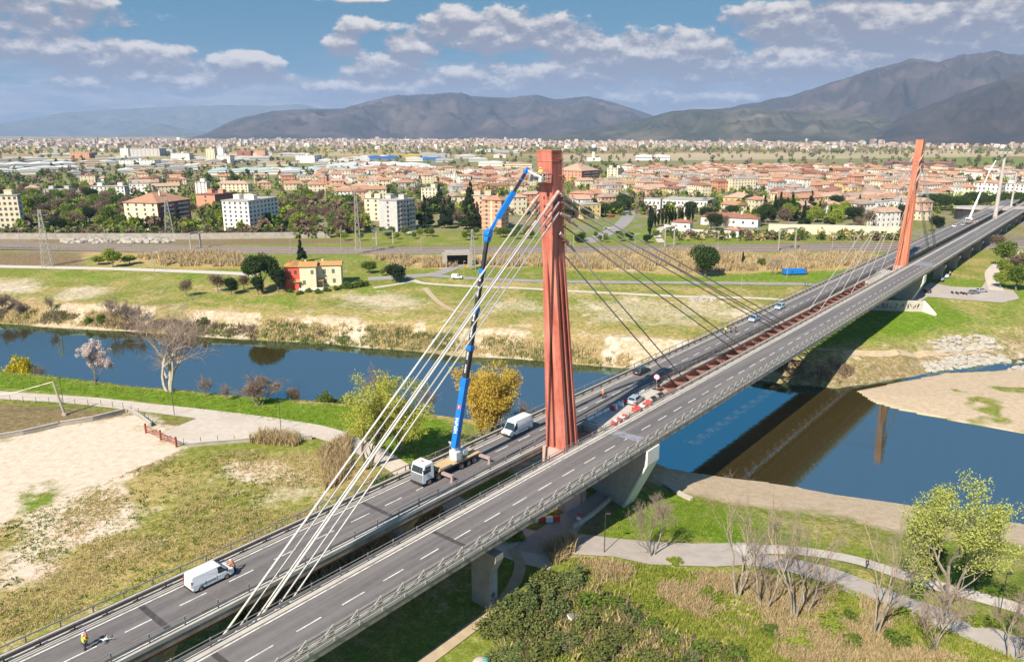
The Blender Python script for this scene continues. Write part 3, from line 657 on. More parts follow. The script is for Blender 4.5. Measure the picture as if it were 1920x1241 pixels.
    k=0; s=33.5; d=MB(); d.bar((0,-1.2,DZ-.25),(2.45,1.5,DZ-.25),.34,.3); d.bar((2.45,1.5,DZ-.55),(4.9,-1.2,DZ-.55),.34,.3); d.bar((2.45,-1.2,DZ-.35),(2.45,1.5,DZ-.35),.26,.3); d.bar((0,-1.2,DZ-1.6),(0,1.5,DZ-1.6),.4,.3)
    me=d.mesh('truss_bracing',M['rust_light'])
    while s<173: q=link('truss_bracing',me,br); q.location=(s,0,0); s+=4.9; k+=1
    for n,m in ((1.95,'pipe'),(-1.75,'pipe')):
        mb=MB(); mb.tube([(36,n,DZ+.25),(196,n,DZ+.25)],.36,10); part(mb,'pipe',M['pipe'],smooth=False)
    mb=MB(); mb.tube([(26.,-1.15,DZ+.45),(32.,-1.15,DZ+.45)],.55,12,0); part(mb,'pipe',M['pipe'])
    mb=MB(); mb.tube([(26.1,-1.15,DZ+.45),(27.6,-1.15,DZ+.45)],.56,12,0); mb.tube([(28.6,-1.15,DZ+.45),(30.4,-1.15,DZ+.45)],.57,12,0); part(mb,'pipe_cover',M['black'])
    for a,c in ((9.2,33.),(176.,204.)):
        mb=MB(); mb.bx(a,c,-2.04,2.38,DZ-.5,DZ+.02); mb.bx(a,a+.35,-2.0,2.35,DZ-2.6,DZ-.52,0); part(mb,'platform',M['pale_concrete'])
    mb=MB(); mb.bx(5.2,9.1,-1.9,2.2,DZ-3.2,DZ-.9); part(mb,'machine_pit',M['red_paint'])
    mb=MB()
    for q in np.linspace(-1.9,2.2,14): mb.bx(9.0,9.06,q-.02,q+.02,DZ+.02,DZ+1.1)
    for n in (2.15,): 
        for q in np.linspace(4.5,9.,14): mb.bx(q-.02,q+.02,n-.02,n+.02,DZ-.3,DZ+1.0)
        mb.bx(4.5,9.,n-.04,n+.04,DZ+1.0,DZ+1.08)
    mb.bx(9.0,9.06,-1.9,2.2,DZ+1.1,DZ+1.17); mb.bx(9.0,9.06,-1.9,2.2,DZ+.5,DZ+.55); part(mb,'pit_railing',M['dark_steel'])
    # kerb stones and white edge blocks beside the left deck near the platform
    mb=MB()
    for k in range(8): mb.bx(11+k*2.5,12.9+k*2.5,2.42,2.66,DZ+.14,DZ+.62)
    part(mb,'edge_block',M['white'])
    # pylons
    LEAN=4.4
    def pylon(sb,mat,matd,ln):
        s0=sb; cx=lambda z: sb+ln*LEAN*(z-8)/45.6
        zs=[-4.,8.6,16.,24.,31.,38.5,39.2,45.,53.6]
        def sec(z):
            a=np.interp(z,[0,8,39,46,53.6],[2.25,1.95,1.10,1.15,1.27]); b=np.interp(z,[0,8,39,53.6],[1.9,1.65,1.25,1.2])
            k=float(np.interp(z,[28,38.8],[1.,0.])) if z<38.6 else 0.; k=min(1,k*1.6)
            gw=.20; gd=.9*k+.001; x0=.28; sd=.55*k+.001; c=a*.12
            # front (-s) face from +n to -n with a groove; right side with two slots; back; left side
            p=[(-b,a),(-b,c+gw),(-b+gd,c+gw*.8),(-b+gd,c-gw*.8),(-b,c-gw),(-b,-a)]
            r=[(-.62*b,-a),(-.60*b,-a+sd),(-.16*b,-a+sd),(-.12*b,-a),(.10*b,-a),(.14*b,-a+sd),(.66*b,-a+sd),(.68*b,-a)]
            q=[(b,-a),(b,c-gw),(b-gd,c-gw*.8),(b-gd,c+gw*.8),(b,c+gw),(b,a)]
            l=[(-s_,-n_) for s_,n_ in r]
            return p+r+q+l
        mb=MB(); V=[];K=len(sec(10.))
        for z in zs: V+=[(cx(z)+p[0],p[1],z) for p in sec(z)]
        F=[]
        for i in range(len(zs)-1):
            for j in range(K): F.append((i*K+j,i*K+(j+1)%K,(i+1)*K+(j+1)%K,(i+1)*K+j))
        mb.add(V,F); mb.add([(cx(53.6)+p[0],p[1],53.6) for p in sec(53.6)],[tuple(range(K))])
        o=part(mb,'pylon',mat)
        s0=cx(53.6); mb=MB(); mb.bx(s0-1.25,s0+1.25,-1.32,1.32,53.602,53.75); mb.bx(s0-1.12,s0+1.36,-1.29,1.29,52.2,52.35); part(mb,'cap_plate',matd,o)
        mb=MB()
        for z in (43.2,44.6,46.0,47.2):
            for n in (-.35,.35): mb.bx(cx(z)-1.262,cx(z)-1.18,n-.09,n+.09,z-.2,z+.2)
        part(mb,'painted_hole',M['black'],o)  # raised black boxes paint in the dark of the bolt holes
        mb=MB(); 
        for sgn in (-1,1): mb.bx(s0-2.05,s0+2.05,sgn*1.15-1.5,sgn*1.15+1.5,-2.,7.6) if False else None
        s0=sb; mb.bx(s0-2.05,s0+2.05,-2.35,2.35,-4.,8.0); part(mb,'pylon_base',M['pinkish_concrete'],o)
        # outside ladder cage on the far side
        mb=MB()
        for n in (-1.5,-1.75): mb.tube([(cx(39.)+.7,n,39.),(cx(53.4)+.7,n,53.4)],.04,4)
        for k in range(28): mb.bx(cx(39.5+k*.5)+.68,cx(39.5+k*.5)+.72,-1.75,-1.5,39.5+k*.5,39.54+k*.5)
        for k in range(6): mb.bx(cx(41+k*2.3)+.3,cx(41+k*2.3)+.8,-1.9,-1.27,41+k*2.3,41.08+k*2.3)
        part(mb,'ladder',M['rust'],o)
    pylon(0.,M['red_paint'],M['orange_paint'],-1); pylon(SP,M['orange_paint'],M['orange_paint'],1)
    # stay cables
    def stay(sa,za,sb,zb,n,r=.10,sl=5.,m='cable'):
        mb=MB(); a=np.array([sa,n,za]); b=np.array([sb,n,zb]); mb.tube([a,b],r,7); o=part(mb,'stay_cable',M[m],smooth=True)
        d=(b-a)/np.linalg.norm(b-a); mb=MB(); mb.tube([a,a+d*sl*.62],.27,8); mb.tube([a+d*sl*.62,a+d*sl],.2,8); mb.tube([a+d*sl*.58,a+d*sl*.64],.34,8); part(mb,'anchor_sleeve',M['sleeve'],o)
    for sgn,s45 in ((1,(-8.1,-6.3,-4.2)),(-1,(-7.9,-6.0,-4.2))):
        for q,sx in enumerate(s45):
            f=lambda s: 45+.787*(s-sx)
            stay(-4.,f(-4.),sx-45/.787+.6,.5,sgn*1.42,.135 if q==0 else .115)
            g=lambda s: 45-.787*(s-(2*0+SP*0-sx))
            stay(SP+4.,f(-4.),SP-sx+45/.787-.6,.5,sgn*1.42,.10,m='cable_grey')
        for q,(sl_,zt) in enumerate(((98.,47.6),(69.,45.),(39.5,42.2))):
            stay(-3.6,zt,sl_+(.8 if sgn<0 else 0),DZ+.3,sgn*1.42,.115,m='cable_shaded'); stay(SP+3.6,zt,SP-sl_,DZ+.3,sgn*1.42,.085,m='cable_grey')
            if q==0: stay(-3.6,zt-.9,sl_-5,DZ+.3,sgn*1.30,.115,m='cable_shaded')
    # piers
    def pier(s,side,zb,w=1.5):
        c=-6.55 if side<0 else 6.55; sg=1 if side<0 else -1; mb=MB()
        P=[(c-1.6,zb),(c+1.6,zb),(c+1.6,3.2),(c+3.1,5.2),(c+3.1,5.28),(c-3.1,5.28),(c-3.1,5.2),(c-1.6,3.2)] if False else [(c-2.6*sg,zb),(c+.5*sg,zb),(c+.5*sg,3.3),(c+1.6*sg,4.7),(c+1.6*sg,5.28),(c-3.6*sg,5.28),(c-3.6*sg,4.5),(c-2.6*sg,2.4)][::int(sg)]
        V=[(s+x,p[0],p[1]) for x in (-w/2,w/2) for p in P]; n=len(P)
        F=[tuple(range(n))[::-1],tuple(range(n,2*n))]+[(i,(i+1)%n,n+(i+1)%n,n+i) for i in range(n)]
        mb.add(V,F); part(mb,'pier',M['concrete'])
    for s in (-92.,-61.8,-27.4):
        for sd in (-1,1): pier(s,sd,-5.)
    for s in (248.,278.,308.,338.,368.,398.,430.,460.,490.,520.):
        for sd in (-1,1): pier(s,sd,-2.)
    for s0,zb in ((10.6,-6.),(SP-11.,-6.)):
        mb=MB(); P=[(-10.2,6.95),(-10.2,4.6),(-5.6,zb),(5.6,zb),(11.,4.6),(11.,6.95)]; V=[(s0+x,p[0],p[1]) for x in (-1.7,1.7) for p in P]; n=6
        mb.add(V,[tuple(range(n))[::-1],tuple(range(n,2*n))]+[(i,(i+1)%n,n+(i+1)%n,n+i) for i in range(n)]); part(mb,'cross_wall',M['pale_concrete'])
        for sd in (-1,1):
            mb=MB(); 
            V=[(s0-1.9,sd*10.25,6.9),(s0+1.9,sd*10.25,6.9),(s0+1.9,sd*10.25,4.4),(s0-1.9,sd*10.25,4.4),(s0-1.9,sd*5.4,zb),(s0+1.9,sd*5.4,zb)]
            W_=[(a,b+sd*.35,c) for a,b,c in V]; mb.add(V+W_,[(0,1,2,3),(3,2,5,4),(9,8,7,6),(10,11,8,9),(0,6,7,1),(1,7,8,2),(2,8,11,5),(5,11,10,4),(4,10,9,3),(3,9,6,0)]); part(mb,'wall_flange',M['w_white'])
    return br
M['pale_patch']=pm('pale_patched_asphalt',(.30,.30,.36),(.13,.12,.13),.8,.85,c3=(.2,.2,.24),scale3=.5)
M['rust_light']=pm('brown_red_steel',(.30,.145,.11),(.21,.095,.07),.8,.75)
M['pipe']=pm('dusty_pipe',(.46,.385,.32),(.36,.30,.245),.6,.75,c3=(.27,.2,.16),scale3=.4)
M['pinkish_concrete']=pm('pinkish_concrete',(.55,.38,.33),(.47,.31,.26),.5,.85,c3=(.5,.42,.37),scale3=.3)
M['cable_grey']=pm('grey_cable_sheath',(.40,.385,.37),(.30,.29,.28),2.,.5); M['cable_shaded']=pm('shaded_cable_sheath',(.24,.23,.225),(.16,.155,.15),2.,.5)  # near main-span stays: same sheath with its shade put into the colour
BRIDGE=build_bridge()
# ---------------- vehicles, crane, people, barriers ----------------
def panel(mb,q,mx=.06,my=.06,off=.012,m=0):
    """a glass pane laid just proud of the face with corners q (a,b,c,d)"""
    a,b,c,d=[np.array(p,float) for p in q]; n=np.cross(b-a,d-a); n/=np.linalg.norm(n)+1e-9
    f=lambda u,v:(a*(1-u)+b*u)*(1-v)+(d*(1-u)+c*u)*v+n*off
    mb.add([f(mx,my),f(1-mx,my),f(1-mx,1-my),f(mx,1-my)],[(0,1,2,3)],m)
def wheels(root,xs,y,r,w):
    mb=MB(); mb.cyl((0,0,0),r,w,14,0,'y'); mt=mb.mesh('tyre',M['tyre'])
    mb=MB(); mb.cyl((0,0,0),r*.58,w+.03,10,0,'y'); mr_=mb.mesh('rim',M['rim'])
    for x in xs:
        for s in (-1,1):
            wobj=link('wheel',mt,root); wobj.location=(x,s*y,r); link('rim',mr_,wobj)
def frustum(b0,b1,w0,z0,t0,t1,w1,z1):
    V=[(b0,-w0,z0),(b1,-w0,z0),(b1,w0,z0),(b0,w0,z0),(t0,-w1,z1),(t1,-w1,z1),(t1,w1,z1),(t0,w1,z1)]
    return V,[(0,3,2,1),(4,5,6,7),(0,1,5,4),(1,2,6,5),(2,3,7,6),(3,0,4,7)]
def make_car(label,paint,loc,rz,cat='car',group=None,L=4.4,wagon=False,name='parked_car'):
    t=thing(name,label,cat,loc,rz,group); h=L/2
    mb=MB(); prof=[(-h,.32),(-h-.03,.62),(-h+.06,.88),(-h+.35,.95),(h-1.25,.93),(h-.25,.78),(h+.02,.6),(h,.32),(h-.35,.22),(-h+.35,.22)]
    mb.side(prof,-.86,.86); b=mb.build('body',paint,t,bevel=.07)
    r0=-h+.25 if wagon else -h+.45; r1=-h+.5 if wagon else -h+.95
    V,F=frustum(r0,h-1.1,.80,.92,r1,h-2.0,.62,1.47); mb=MB(); mb.add(V,F); mb.build('roof',paint,t,bevel=.05)
    g=MB(); q=lambda f:[V[i] for i in f]
    panel(g,q((1,2,6,5)),.06,.07); gl=g.build('windscreen',M['glass'],t); g=MB(); panel(g,q((3,0,4,7)),.08,.12); g.build('rear_window',M['glass'],t)
    for f in ((0,1,5,4),(2,3,7,6)): g=MB(); panel(g,q(f),.06,.1); g.build('side_window',M['glass'],t)
    for s in (-1,1):
        mb=MB(); mb.box((-h+.0,s*.68,.72),(.12,.3,.2)); mb.build('tail_light',M['red_light'],t)
        mb=MB(); mb.box((h-.07,s*.64,.66),(.16,.36,.13)); mb.build('headlight',M['lamp_lens'],t)
        mb=MB(); mb.box((h-1.35,s*.93,.98),(.16,.16,.13)); mb.build('mirror',paint,t)
    mb=MB(); mb.box((-h-.03,0,.6),(.03,.5,.12)); mb.build('number_plate',M['plate'],t)
    wheels(t,(-h+.82,h-.86),.80,.31,.2)
    return t
def make_van(label,loc,rz,L,H,Wd,front,roof_h,name='delivery_van'):
    t=thing(name,label,'van',loc,rz); w=Wd/2; h=L/2
    xw=h-front                                   # foot of the windscreen
    mb=MB(); mb.side([(-h,.45),(-h,1.05),(h-.25,1.05),(h-.02,.85),(h,.45),(h-.3,.3),(-h+.3,.3)],-w,w); mb.build('body',M['white'],t,bevel=.08)
    # whole shell from one side outline, leaning in towards the roof
    xr=xw-(H-1.12)*(.85 if H<2.2 else .62); wy=lambda z:w-.15*max(0.,(z-1.)/(H-1.))
    pr=[(-h+.02,.9),(-h+.02,1.06),(-h+.1,H-.12),(-h+.22,H),(xr-.1,H),(xr,H-.03),(xw,1.14),(h-.3,1.0),(h-.04,.86),(h-.02,.8),(h-.4,.75)]
    n_=len(pr); V=[(x,-wy(z),z) for x,z in pr]+[(x,wy(z),z) for x,z in pr]
    F=[tuple(range(n_)),tuple(range(n_,2*n_))[::-1]]+[(i,n_+i,n_+(i+1)%n_,(i+1)%n_) for i in range(n_)]
    mb=MB(); mb.add(V,F); mb.build('cargo_shell',M['white'],t,bevel=.06)
    dz_=H-.03-1.14
    def fp(k,u,o=.02):
        x=xw+(xr-xw)*k; z=1.14+dz_*k; nrm=np.array([dz_,0,xw-xr]); nrm=nrm/np.linalg.norm(nrm); return np.array([x,u*wy(z),z])+nrm*o
    vt=min(.93,1.05/dz_)
    g=MB(); g.add([fp(.03,-.93),fp(.03,.93),fp(vt,.9),fp(vt,-.9)],[(0,1,2,3)]); g.build('windscreen',M['glass'],t)
    for f,s in (((0,1,5,4),-1),((2,3,7,6),1)):
        zt=min(H-.12,1.14+dz_*vt); xa=xw+(xr-xw)*((zt-1.14)/dz_)
        pts=[(xw-1.15,1.16),(xw-.12,1.16),(xa-.1,zt),(xw-1.15,zt)]; g=MB(); g.add([(x,s*(wy(z)+.012),z) for x,z in (pts if s<0 else pts[::-1])],[(0,1,2,3)]); g.build('side_window',M['glass'],t)
        for x in (xw-1.35,xw-1.38-1.25): 
            mb=MB(); mb.bx(x-.012,x+.012,s*(w+.001)-.01,s*(w+.001)+.01,.5,1.05); mb.build('door_seam',M['black'],t)
        mb=MB(); mb.bx(-h+.9,xw-1.5,s*w-.02,s*w+.025,.72,.80); mb.build('side_trim',M['black'],t)
        mb=MB(); mb.box((xw-.2,s*(w+.14),1.25),(.16,.22,.3)); mb.build('mirror',M['black'],t)
        mb=MB(); mb.box((-h+.01,s*(w-.1),1.15),(.08,.14,.75)); mb.build('tail_light',M['red_light'],t)
        mb=MB(); mb.box((h-.12,s*(w-.28),.86),(.2,.38,.2)); mb.build('headlight',M['lamp_lens'],t)
    mb=MB(); mb.box((h+.0,0,.52),(.12,Wd*.94,.2)); mb.box((h-.02,0,.76),(.1,.9,.1)); mb.build('bumper',M['black'],t)
    mb=MB(); mb.box((-h-.01,0,.45),(.12,Wd*.94,.16)); mb.build('bumper',M['black'],t)
    mb=MB(); mb.box((-h-.0,0,.95),(.04,.5,.12)); mb.build('number_plate',M['plate'],t)
    wheels(t,(-h+.95,h-.92),w-.1,.33,.22)
    return t
def bl(s,n,z=DZ): p=BW(s,n); return (p[0],p[1],z)
make_van('small white panel van seen from behind, stopped with a worker at its bonnet',bl(-55.4,8.1),BANG,4.9,1.98,1.9,.72,.85)
make_van('white high-roof delivery van driving towards the crane truck',bl(-.4,8.9),BANG+math.pi,5.9,2.6,2.05,.72,1.4)
P_={}
for k,c in dict(dark_grey=(.035,.04,.05),silver=(.42,.43,.45),pale_blue=(.42,.52,.62),white=(.75,.75,.75),black=(.02,.02,.022),navy=(.03,.05,.12),grey=(.2,.21,.22),red=(.4,.03,.02)).items():
    P_[k]=pm('car_paint_'+k,c,tuple(x*.93 for x in c),.5,.3,metal=.2,coat=.6)
make_car('dark grey hatchback driving away past the orange road worker',P_['dark_grey'],bl(40.8,9.1),BANG,wagon=True,name='moving_car')
make_car('silver estate car parked on the concrete platform between the two decks',P_['silver'],bl(24.6,1.05,DZ+.03),BANG+.12,wagon=True)
make_car('pale blue car just past the group of people, nearer of two',P_['pale_blue'],bl(99.,8.7),BANG+math.pi,wagon=True,name='moving_car')
make_car('pale blue car following behind another, farther from the near pylon',P_['pale_blue'],bl(117.5,8.7),BANG+math.pi,wagon=True,name='moving_car')
# ---- crane truck ----
def text_mesh(txt,size,depth=.01,shear=0.):
    cu=bpy.data.curves.new('lettering','FONT'); cu.body=txt; cu.size=size; cu.extrude=depth; cu.align_x='LEFT'; cu.shear=shear; cu.offset=.012*size
    o=bpy.data.objects.new('lettering',cu); COL.objects.link(o); dg=bpy.context.evaluated_depsgraph_get(); me=bpy.data.meshes.new_from_object(o.evaluated_get(dg)); bpy.data.objects.remove(o); bpy.data.curves.remove(cu); return me
def frame_on(a,b,right):
    """matrix with x along a->b and z out of the face nearest to direction `right`"""
    x=Vector(b)-Vector(a); x.normalize(); z=Vector(right); z=z-x*z.dot(x); z.normalize(); y=z.cross(x); m=Matrix((x,y,z)).transposed().to_4x4(); m.translation=Vector(a); return m
def make_crane(label,loc,rz,pts,paint,basket=True,detail=True,group=None):
    """pts: pivot, elbow, tip in the truck's own axes"""
    t=thing('crane_truck',label,'crane truck',loc,rz,group)
    mb=MB(); mb.bx(-5.6,6.2,-.5,.5,.55,.95); mb.bx(-5.4,4.4,-1.1,1.1,.95,1.12); mb.build('chassis',M['dark_steel'],t)
    mb=MB(); mb.side([(4.35,.75),(4.35,3.15),(4.6,3.38),(6.15,3.3),(6.52,2.1),(6.6,1.5),(6.6,.55),(5.9,.5),(5.85,.9),(4.7,.9)],-1.2,1.2); cab=mb.build('cab',M['white'],t,bevel=.09)
    mb=MB(); mb.add([(6.545,-1.08,2.06),(6.545,1.08,2.06),(6.19,1.02,3.16),(6.19,-1.02,3.16)],[(0,1,2,3)]); mb.build('windscreen',M['glass'],cab)
    for s in (-1,1):
        mb=MB(); q=[(5.0,s*1.212,2.05),(6.2,s*1.212,1.95),(6.0,s*1.212,2.95),(5.0,s*1.212,2.95)]; mb.add(q,[(0,1,2,3) if s<0 else (3,2,1,0)]); mb.build('side_window',M['glass'],cab)
        mb=MB(); mb.box((6.58,s*.95,.95),(.1,.4,.22)); mb.build('headlight',M['lamp_lens'],cab)
        mb=MB(); mb.box((6.5,s*1.42,2.45),(.14,.24,.6)); mb.build('mirror',M['black'],cab)
    mb=MB(); mb.bx(6.6,6.66,-1.16,1.16,.74,1.98); mb.build('grille',M['grey_panel'],cab); mb=MB(); mb.bx(6.5,6.72,-1.2,1.2,.4,.72); mb.build('bumper',M['black'],cab)
    mb=MB(); mb.bx(5.3,5.5,-.25,.25,3.36,3.5); mb.build('beacon',M['orange_vest'],cab)
    mb=MB(); mb.bx(3.9,4.3,-1.0,1.0,1.1,2.4); mb.tube([(4.0,-.9,1.2),(4.0,-.9,3.4)],.09,8); mb.build('engine_block',M['dark_steel'],t)
    mb=MB(); mb.bx(-5.5,3.4,-1.22,1.22,1.32,1.42); mb.bx(.8,3.2,.5,1.25,1.42,1.72); mb.build('flatbed',M['bed'],t)
    mb=MB(); mb.bx(-5.5,3.4,-1.2,1.2,1.12,1.318); mb.build('bed_edge',M['dark_steel'],t)
    mb=MB(); mb.bx(-.9,2.,-1.23,-1.16,.6,1.1); mb.build('side_guard',M['dark_steel'],t)
    wheels(t,(5.25,3.35),1.02,.5,.34); wheels(t,(-1.4,-2.8,-4.2),1.02,.5,.5)
    for x in (2.7,-5.35):
        for s in (-1,1):
            e=3.15 if s>0 else 2.2
            mb=MB(); mb.box((x,s*(e/2+.3),.95),(.42,e-.6,.38)); mb.box((x,s*e,.62),(.36,.34,1.1)); mb.tube([(x,s*e,.1),(x,s*e,.6)],.1,8); mb.box((x,s*e,.06),(.55,.55,.1)); mb.build('outrigger',M['pinkish_steel'],t)
    a,e,tp=[np.array(p,float) for p in pts]
    mb=MB(); mb.cyl((a[0]-.6,0,1.62),.95,.4,16); mb.box((a[0]-.7,0,2.3),(1.5,1.5,1.0)); 
    for s in (-1,1): mb.bar((a[0]-1.2,s*.62,1.8),(a[0]+.1,s*.5,a[2]+.25),.5,.16)
    mb.box((a[0]-1.9,0,2.2),(1.0,1.6,.9)); tu=mb.build('turret',M['turret_grey'],t,bevel=.05)
    mb=MB(); mb.box((a[0]+.2,1.0,2.4),(1.0,.7,1.3)); mb.build('control_cabin',M['turret_grey'],tu,bevel=.08)
    mb=MB(); 
    for q in range(4): mb.bx(a[0]-.35,a[0]+.25,1.42,1.46,1.5+q*.3,1.54+q*.3)
    mb.bx(a[0]-.38,a[0]-.34,1.42,1.46,1.45,2.7); mb.bx(a[0]+.24,a[0]+.28,1.42,1.46,1.45,2.7); mb.build('ladder',M['galv'],tu)
    mb=MB(); L_=e-a; mb.tube([a+np.array([-.9,.1,-.7]),a+L_*.17],.14,8); mb.build('lift_cylinder',M['galv'],tu)
    # telescoping boom
    f=lambda k:a+L_*k
    def sec(k0,k1,w,h,m,name='boom_section',par=t):
        q=MB(); q.bar(f(k0),f(k1),w,h,0); return q.build(name,m,par,bevel=.04)
    b0=sec(-.012,.315,.92,.86,paint); sec(.30,.335,1.04,.98,paint,'boom_collar',b0)
    for k0,k1,w,h in ((.316,.485,.76,.70),(.485,.665,.66,.6),(.665,.84,.57,.52),(.84,.985,.48,.44)):
        sc_=sec(k0,k1,w,h,M['boom_black'] if detail else M['white']); 
        if detail: sec(k1-.018,k1+.006,w+.16,h+.18,paint,'boom_collar',sc_)
    J=tp-e; g=lambda k:e+J*k
    mb=MB(); mb.bar(e-L_*.03,e+J*.06+np.array([0,0,.2]),.62,.8); mb.cyl(tuple(e+np.array([0,0,.1])),.5,.9,12,0,'y'); mb.build('elbow_joint',paint,t,bevel=.04)
    mb=MB(); mb.bar(g(.05),g(.28),.34,.42); mb.bar(g(.25),g(.66),.52,.72); jb=mb.build('jib',paint,t,bevel=.04)
    mb=MB(); mb.bar(g(.66),g(.95),.32,.38); mb.build('jib_extension',M['boom_black'] if detail else M['white'],jb); mb=MB(); mb.bar(g(.84),g(.86),.46,.5); mb.bar(g(.94),g(1.03),.36,.42); mb.build('boom_collar',paint,jb)
    mb=MB(); mb.tube([e-L_*.02+np.array([0,.1,-.3]),g(.42)+np.array([.4,0,-.5])],.08,6); mb.build('lift_cylinder',M['galv'],jb)
    if detail:
        out=Vector((1.,0,0))
        fm=frame_on(f(.045),f(.3),out); 
        me=text_mesh('VENPA',.84,.012,.12); me.materials.append(M['white']); me.transform(Matrix.Translation((.4,-.3,.435)))
        o=link('lettering',me,b0); o.matrix_local=fm
        mb=MB(); mb.cyl((0,0,0),.36,.02,20,0); me=mb.mesh('round_logo',M['red_plastic']); me.transform(Matrix.Translation((4.6,0,.435))); o=link('round_logo',me,b0); o.matrix_local=fm
        mb=MB(); mb.box((0,0,0),(.42,.13,.03)); me=mb.mesh('logo_bar',M['white']); me.transform(Matrix.Translation((4.6,0,.447))); o=link('logo_bar',me,b0); o.matrix_local=fm
        for k0,w in ((.36,.35),(.53,.30),(.72,.26)):
            fm=frame_on(f(k0),f(k0+.1),out); mb=MB(); rr=random.Random(int(k0*100))
            x=0.
            for q in range(9):
                u=rr.choice((.12,.2,.26)); mb.box((x+u/2,0,w+.002),(u,.30 if q%3 else .2,.012)); x+=u+.11
                if q==4: x+=.7
            me=mb.mesh('white_marking',M['white']); o=link('white_marking',me,t); o.matrix_local=fm
    if basket:
        c=np.array(basket,float); mb=MB(); mb.box(c+np.array([.64,-.5,.5]),(.06,1.7,.9)); mb.box(c+np.array([.1,-1.2,.4]),(.5,.4,.8))
        for z in (0,.55,1.1):
            for q in ((-.6,-1.5,-.6,1.5),(.6,-1.5,.6,1.5),(-.6,-1.5,.6,-1.5),(-.6,1.5,.6,1.5)): mb.bar(c+np.array([q[0],q[1],z]),c+np.array([q[2],q[3],z]),.07)
        for x in (-.6,.6):
            for y in (-1.5,-.9,-.3,.3,.9,1.5): mb.bar(c+np.array([x,y,0]),c+np.array([x,y,1.1]),.06)
        mb.box(c+np.array([0,0,-.03]),(1.25,3.05,.08)); mb.box(c+np.array([.62,0,.4]),(.05,1.0,.75)); mb.build('work_basket',M['galv'],t)
        mb=MB(); mb.box(c+np.array([.9,.9,.3]),(.5,.5,.8)); mb.bar(c+np.array([.95,1.2,.5]),tp,.25); mb.bar(c+np.array([.6,1.0,-.1]),c+np.array([1.2,1.4,.9]),.18); mb.build('basket_mount',M['turret_grey'],t)
    return t
M['grey_panel']=pm('grey_panel',(.22,.22,.23),(.16,.16,.17),1.,.5)
M['bed']=pm('worn_truck_bed',(.46,.36,.26),(.52,.33,.10),.7,.8,c3=(.38,.33,.28),scale3=.5)
M['pinkish_steel']=pm('faded_red_steel',(.42,.30,.28),(.33,.25,.24),1.2,.6)
M['turret_grey']=pm('pale_grey_paint',(.58,.60,.60),(.46,.48,.48),1.,.45)
TS,TN=-18.,7.45
def tl(s,n,z): return (-(s-TS),-(n-TN),z-DZ)
make_crane('blue and black telescopic crane truck with raised boom reaching the near pylon top',bl(TS,TN),BANG+math.pi,[tl(-17.2,7.0,11.9),tl(-13.5,3.5,42.6),tl(-8.1,1.0,51.1)],M['blue'],basket=tl(-6.2,.25,49.6))
make_crane('distant crane truck with a long white boom beyond the far pylon',bl(392.,5.0),BANG+math.pi,[(0,0,3.2),(-17.,3.6,27.5),(-23.,5.,33.)],M['white'],basket=False,detail=False)
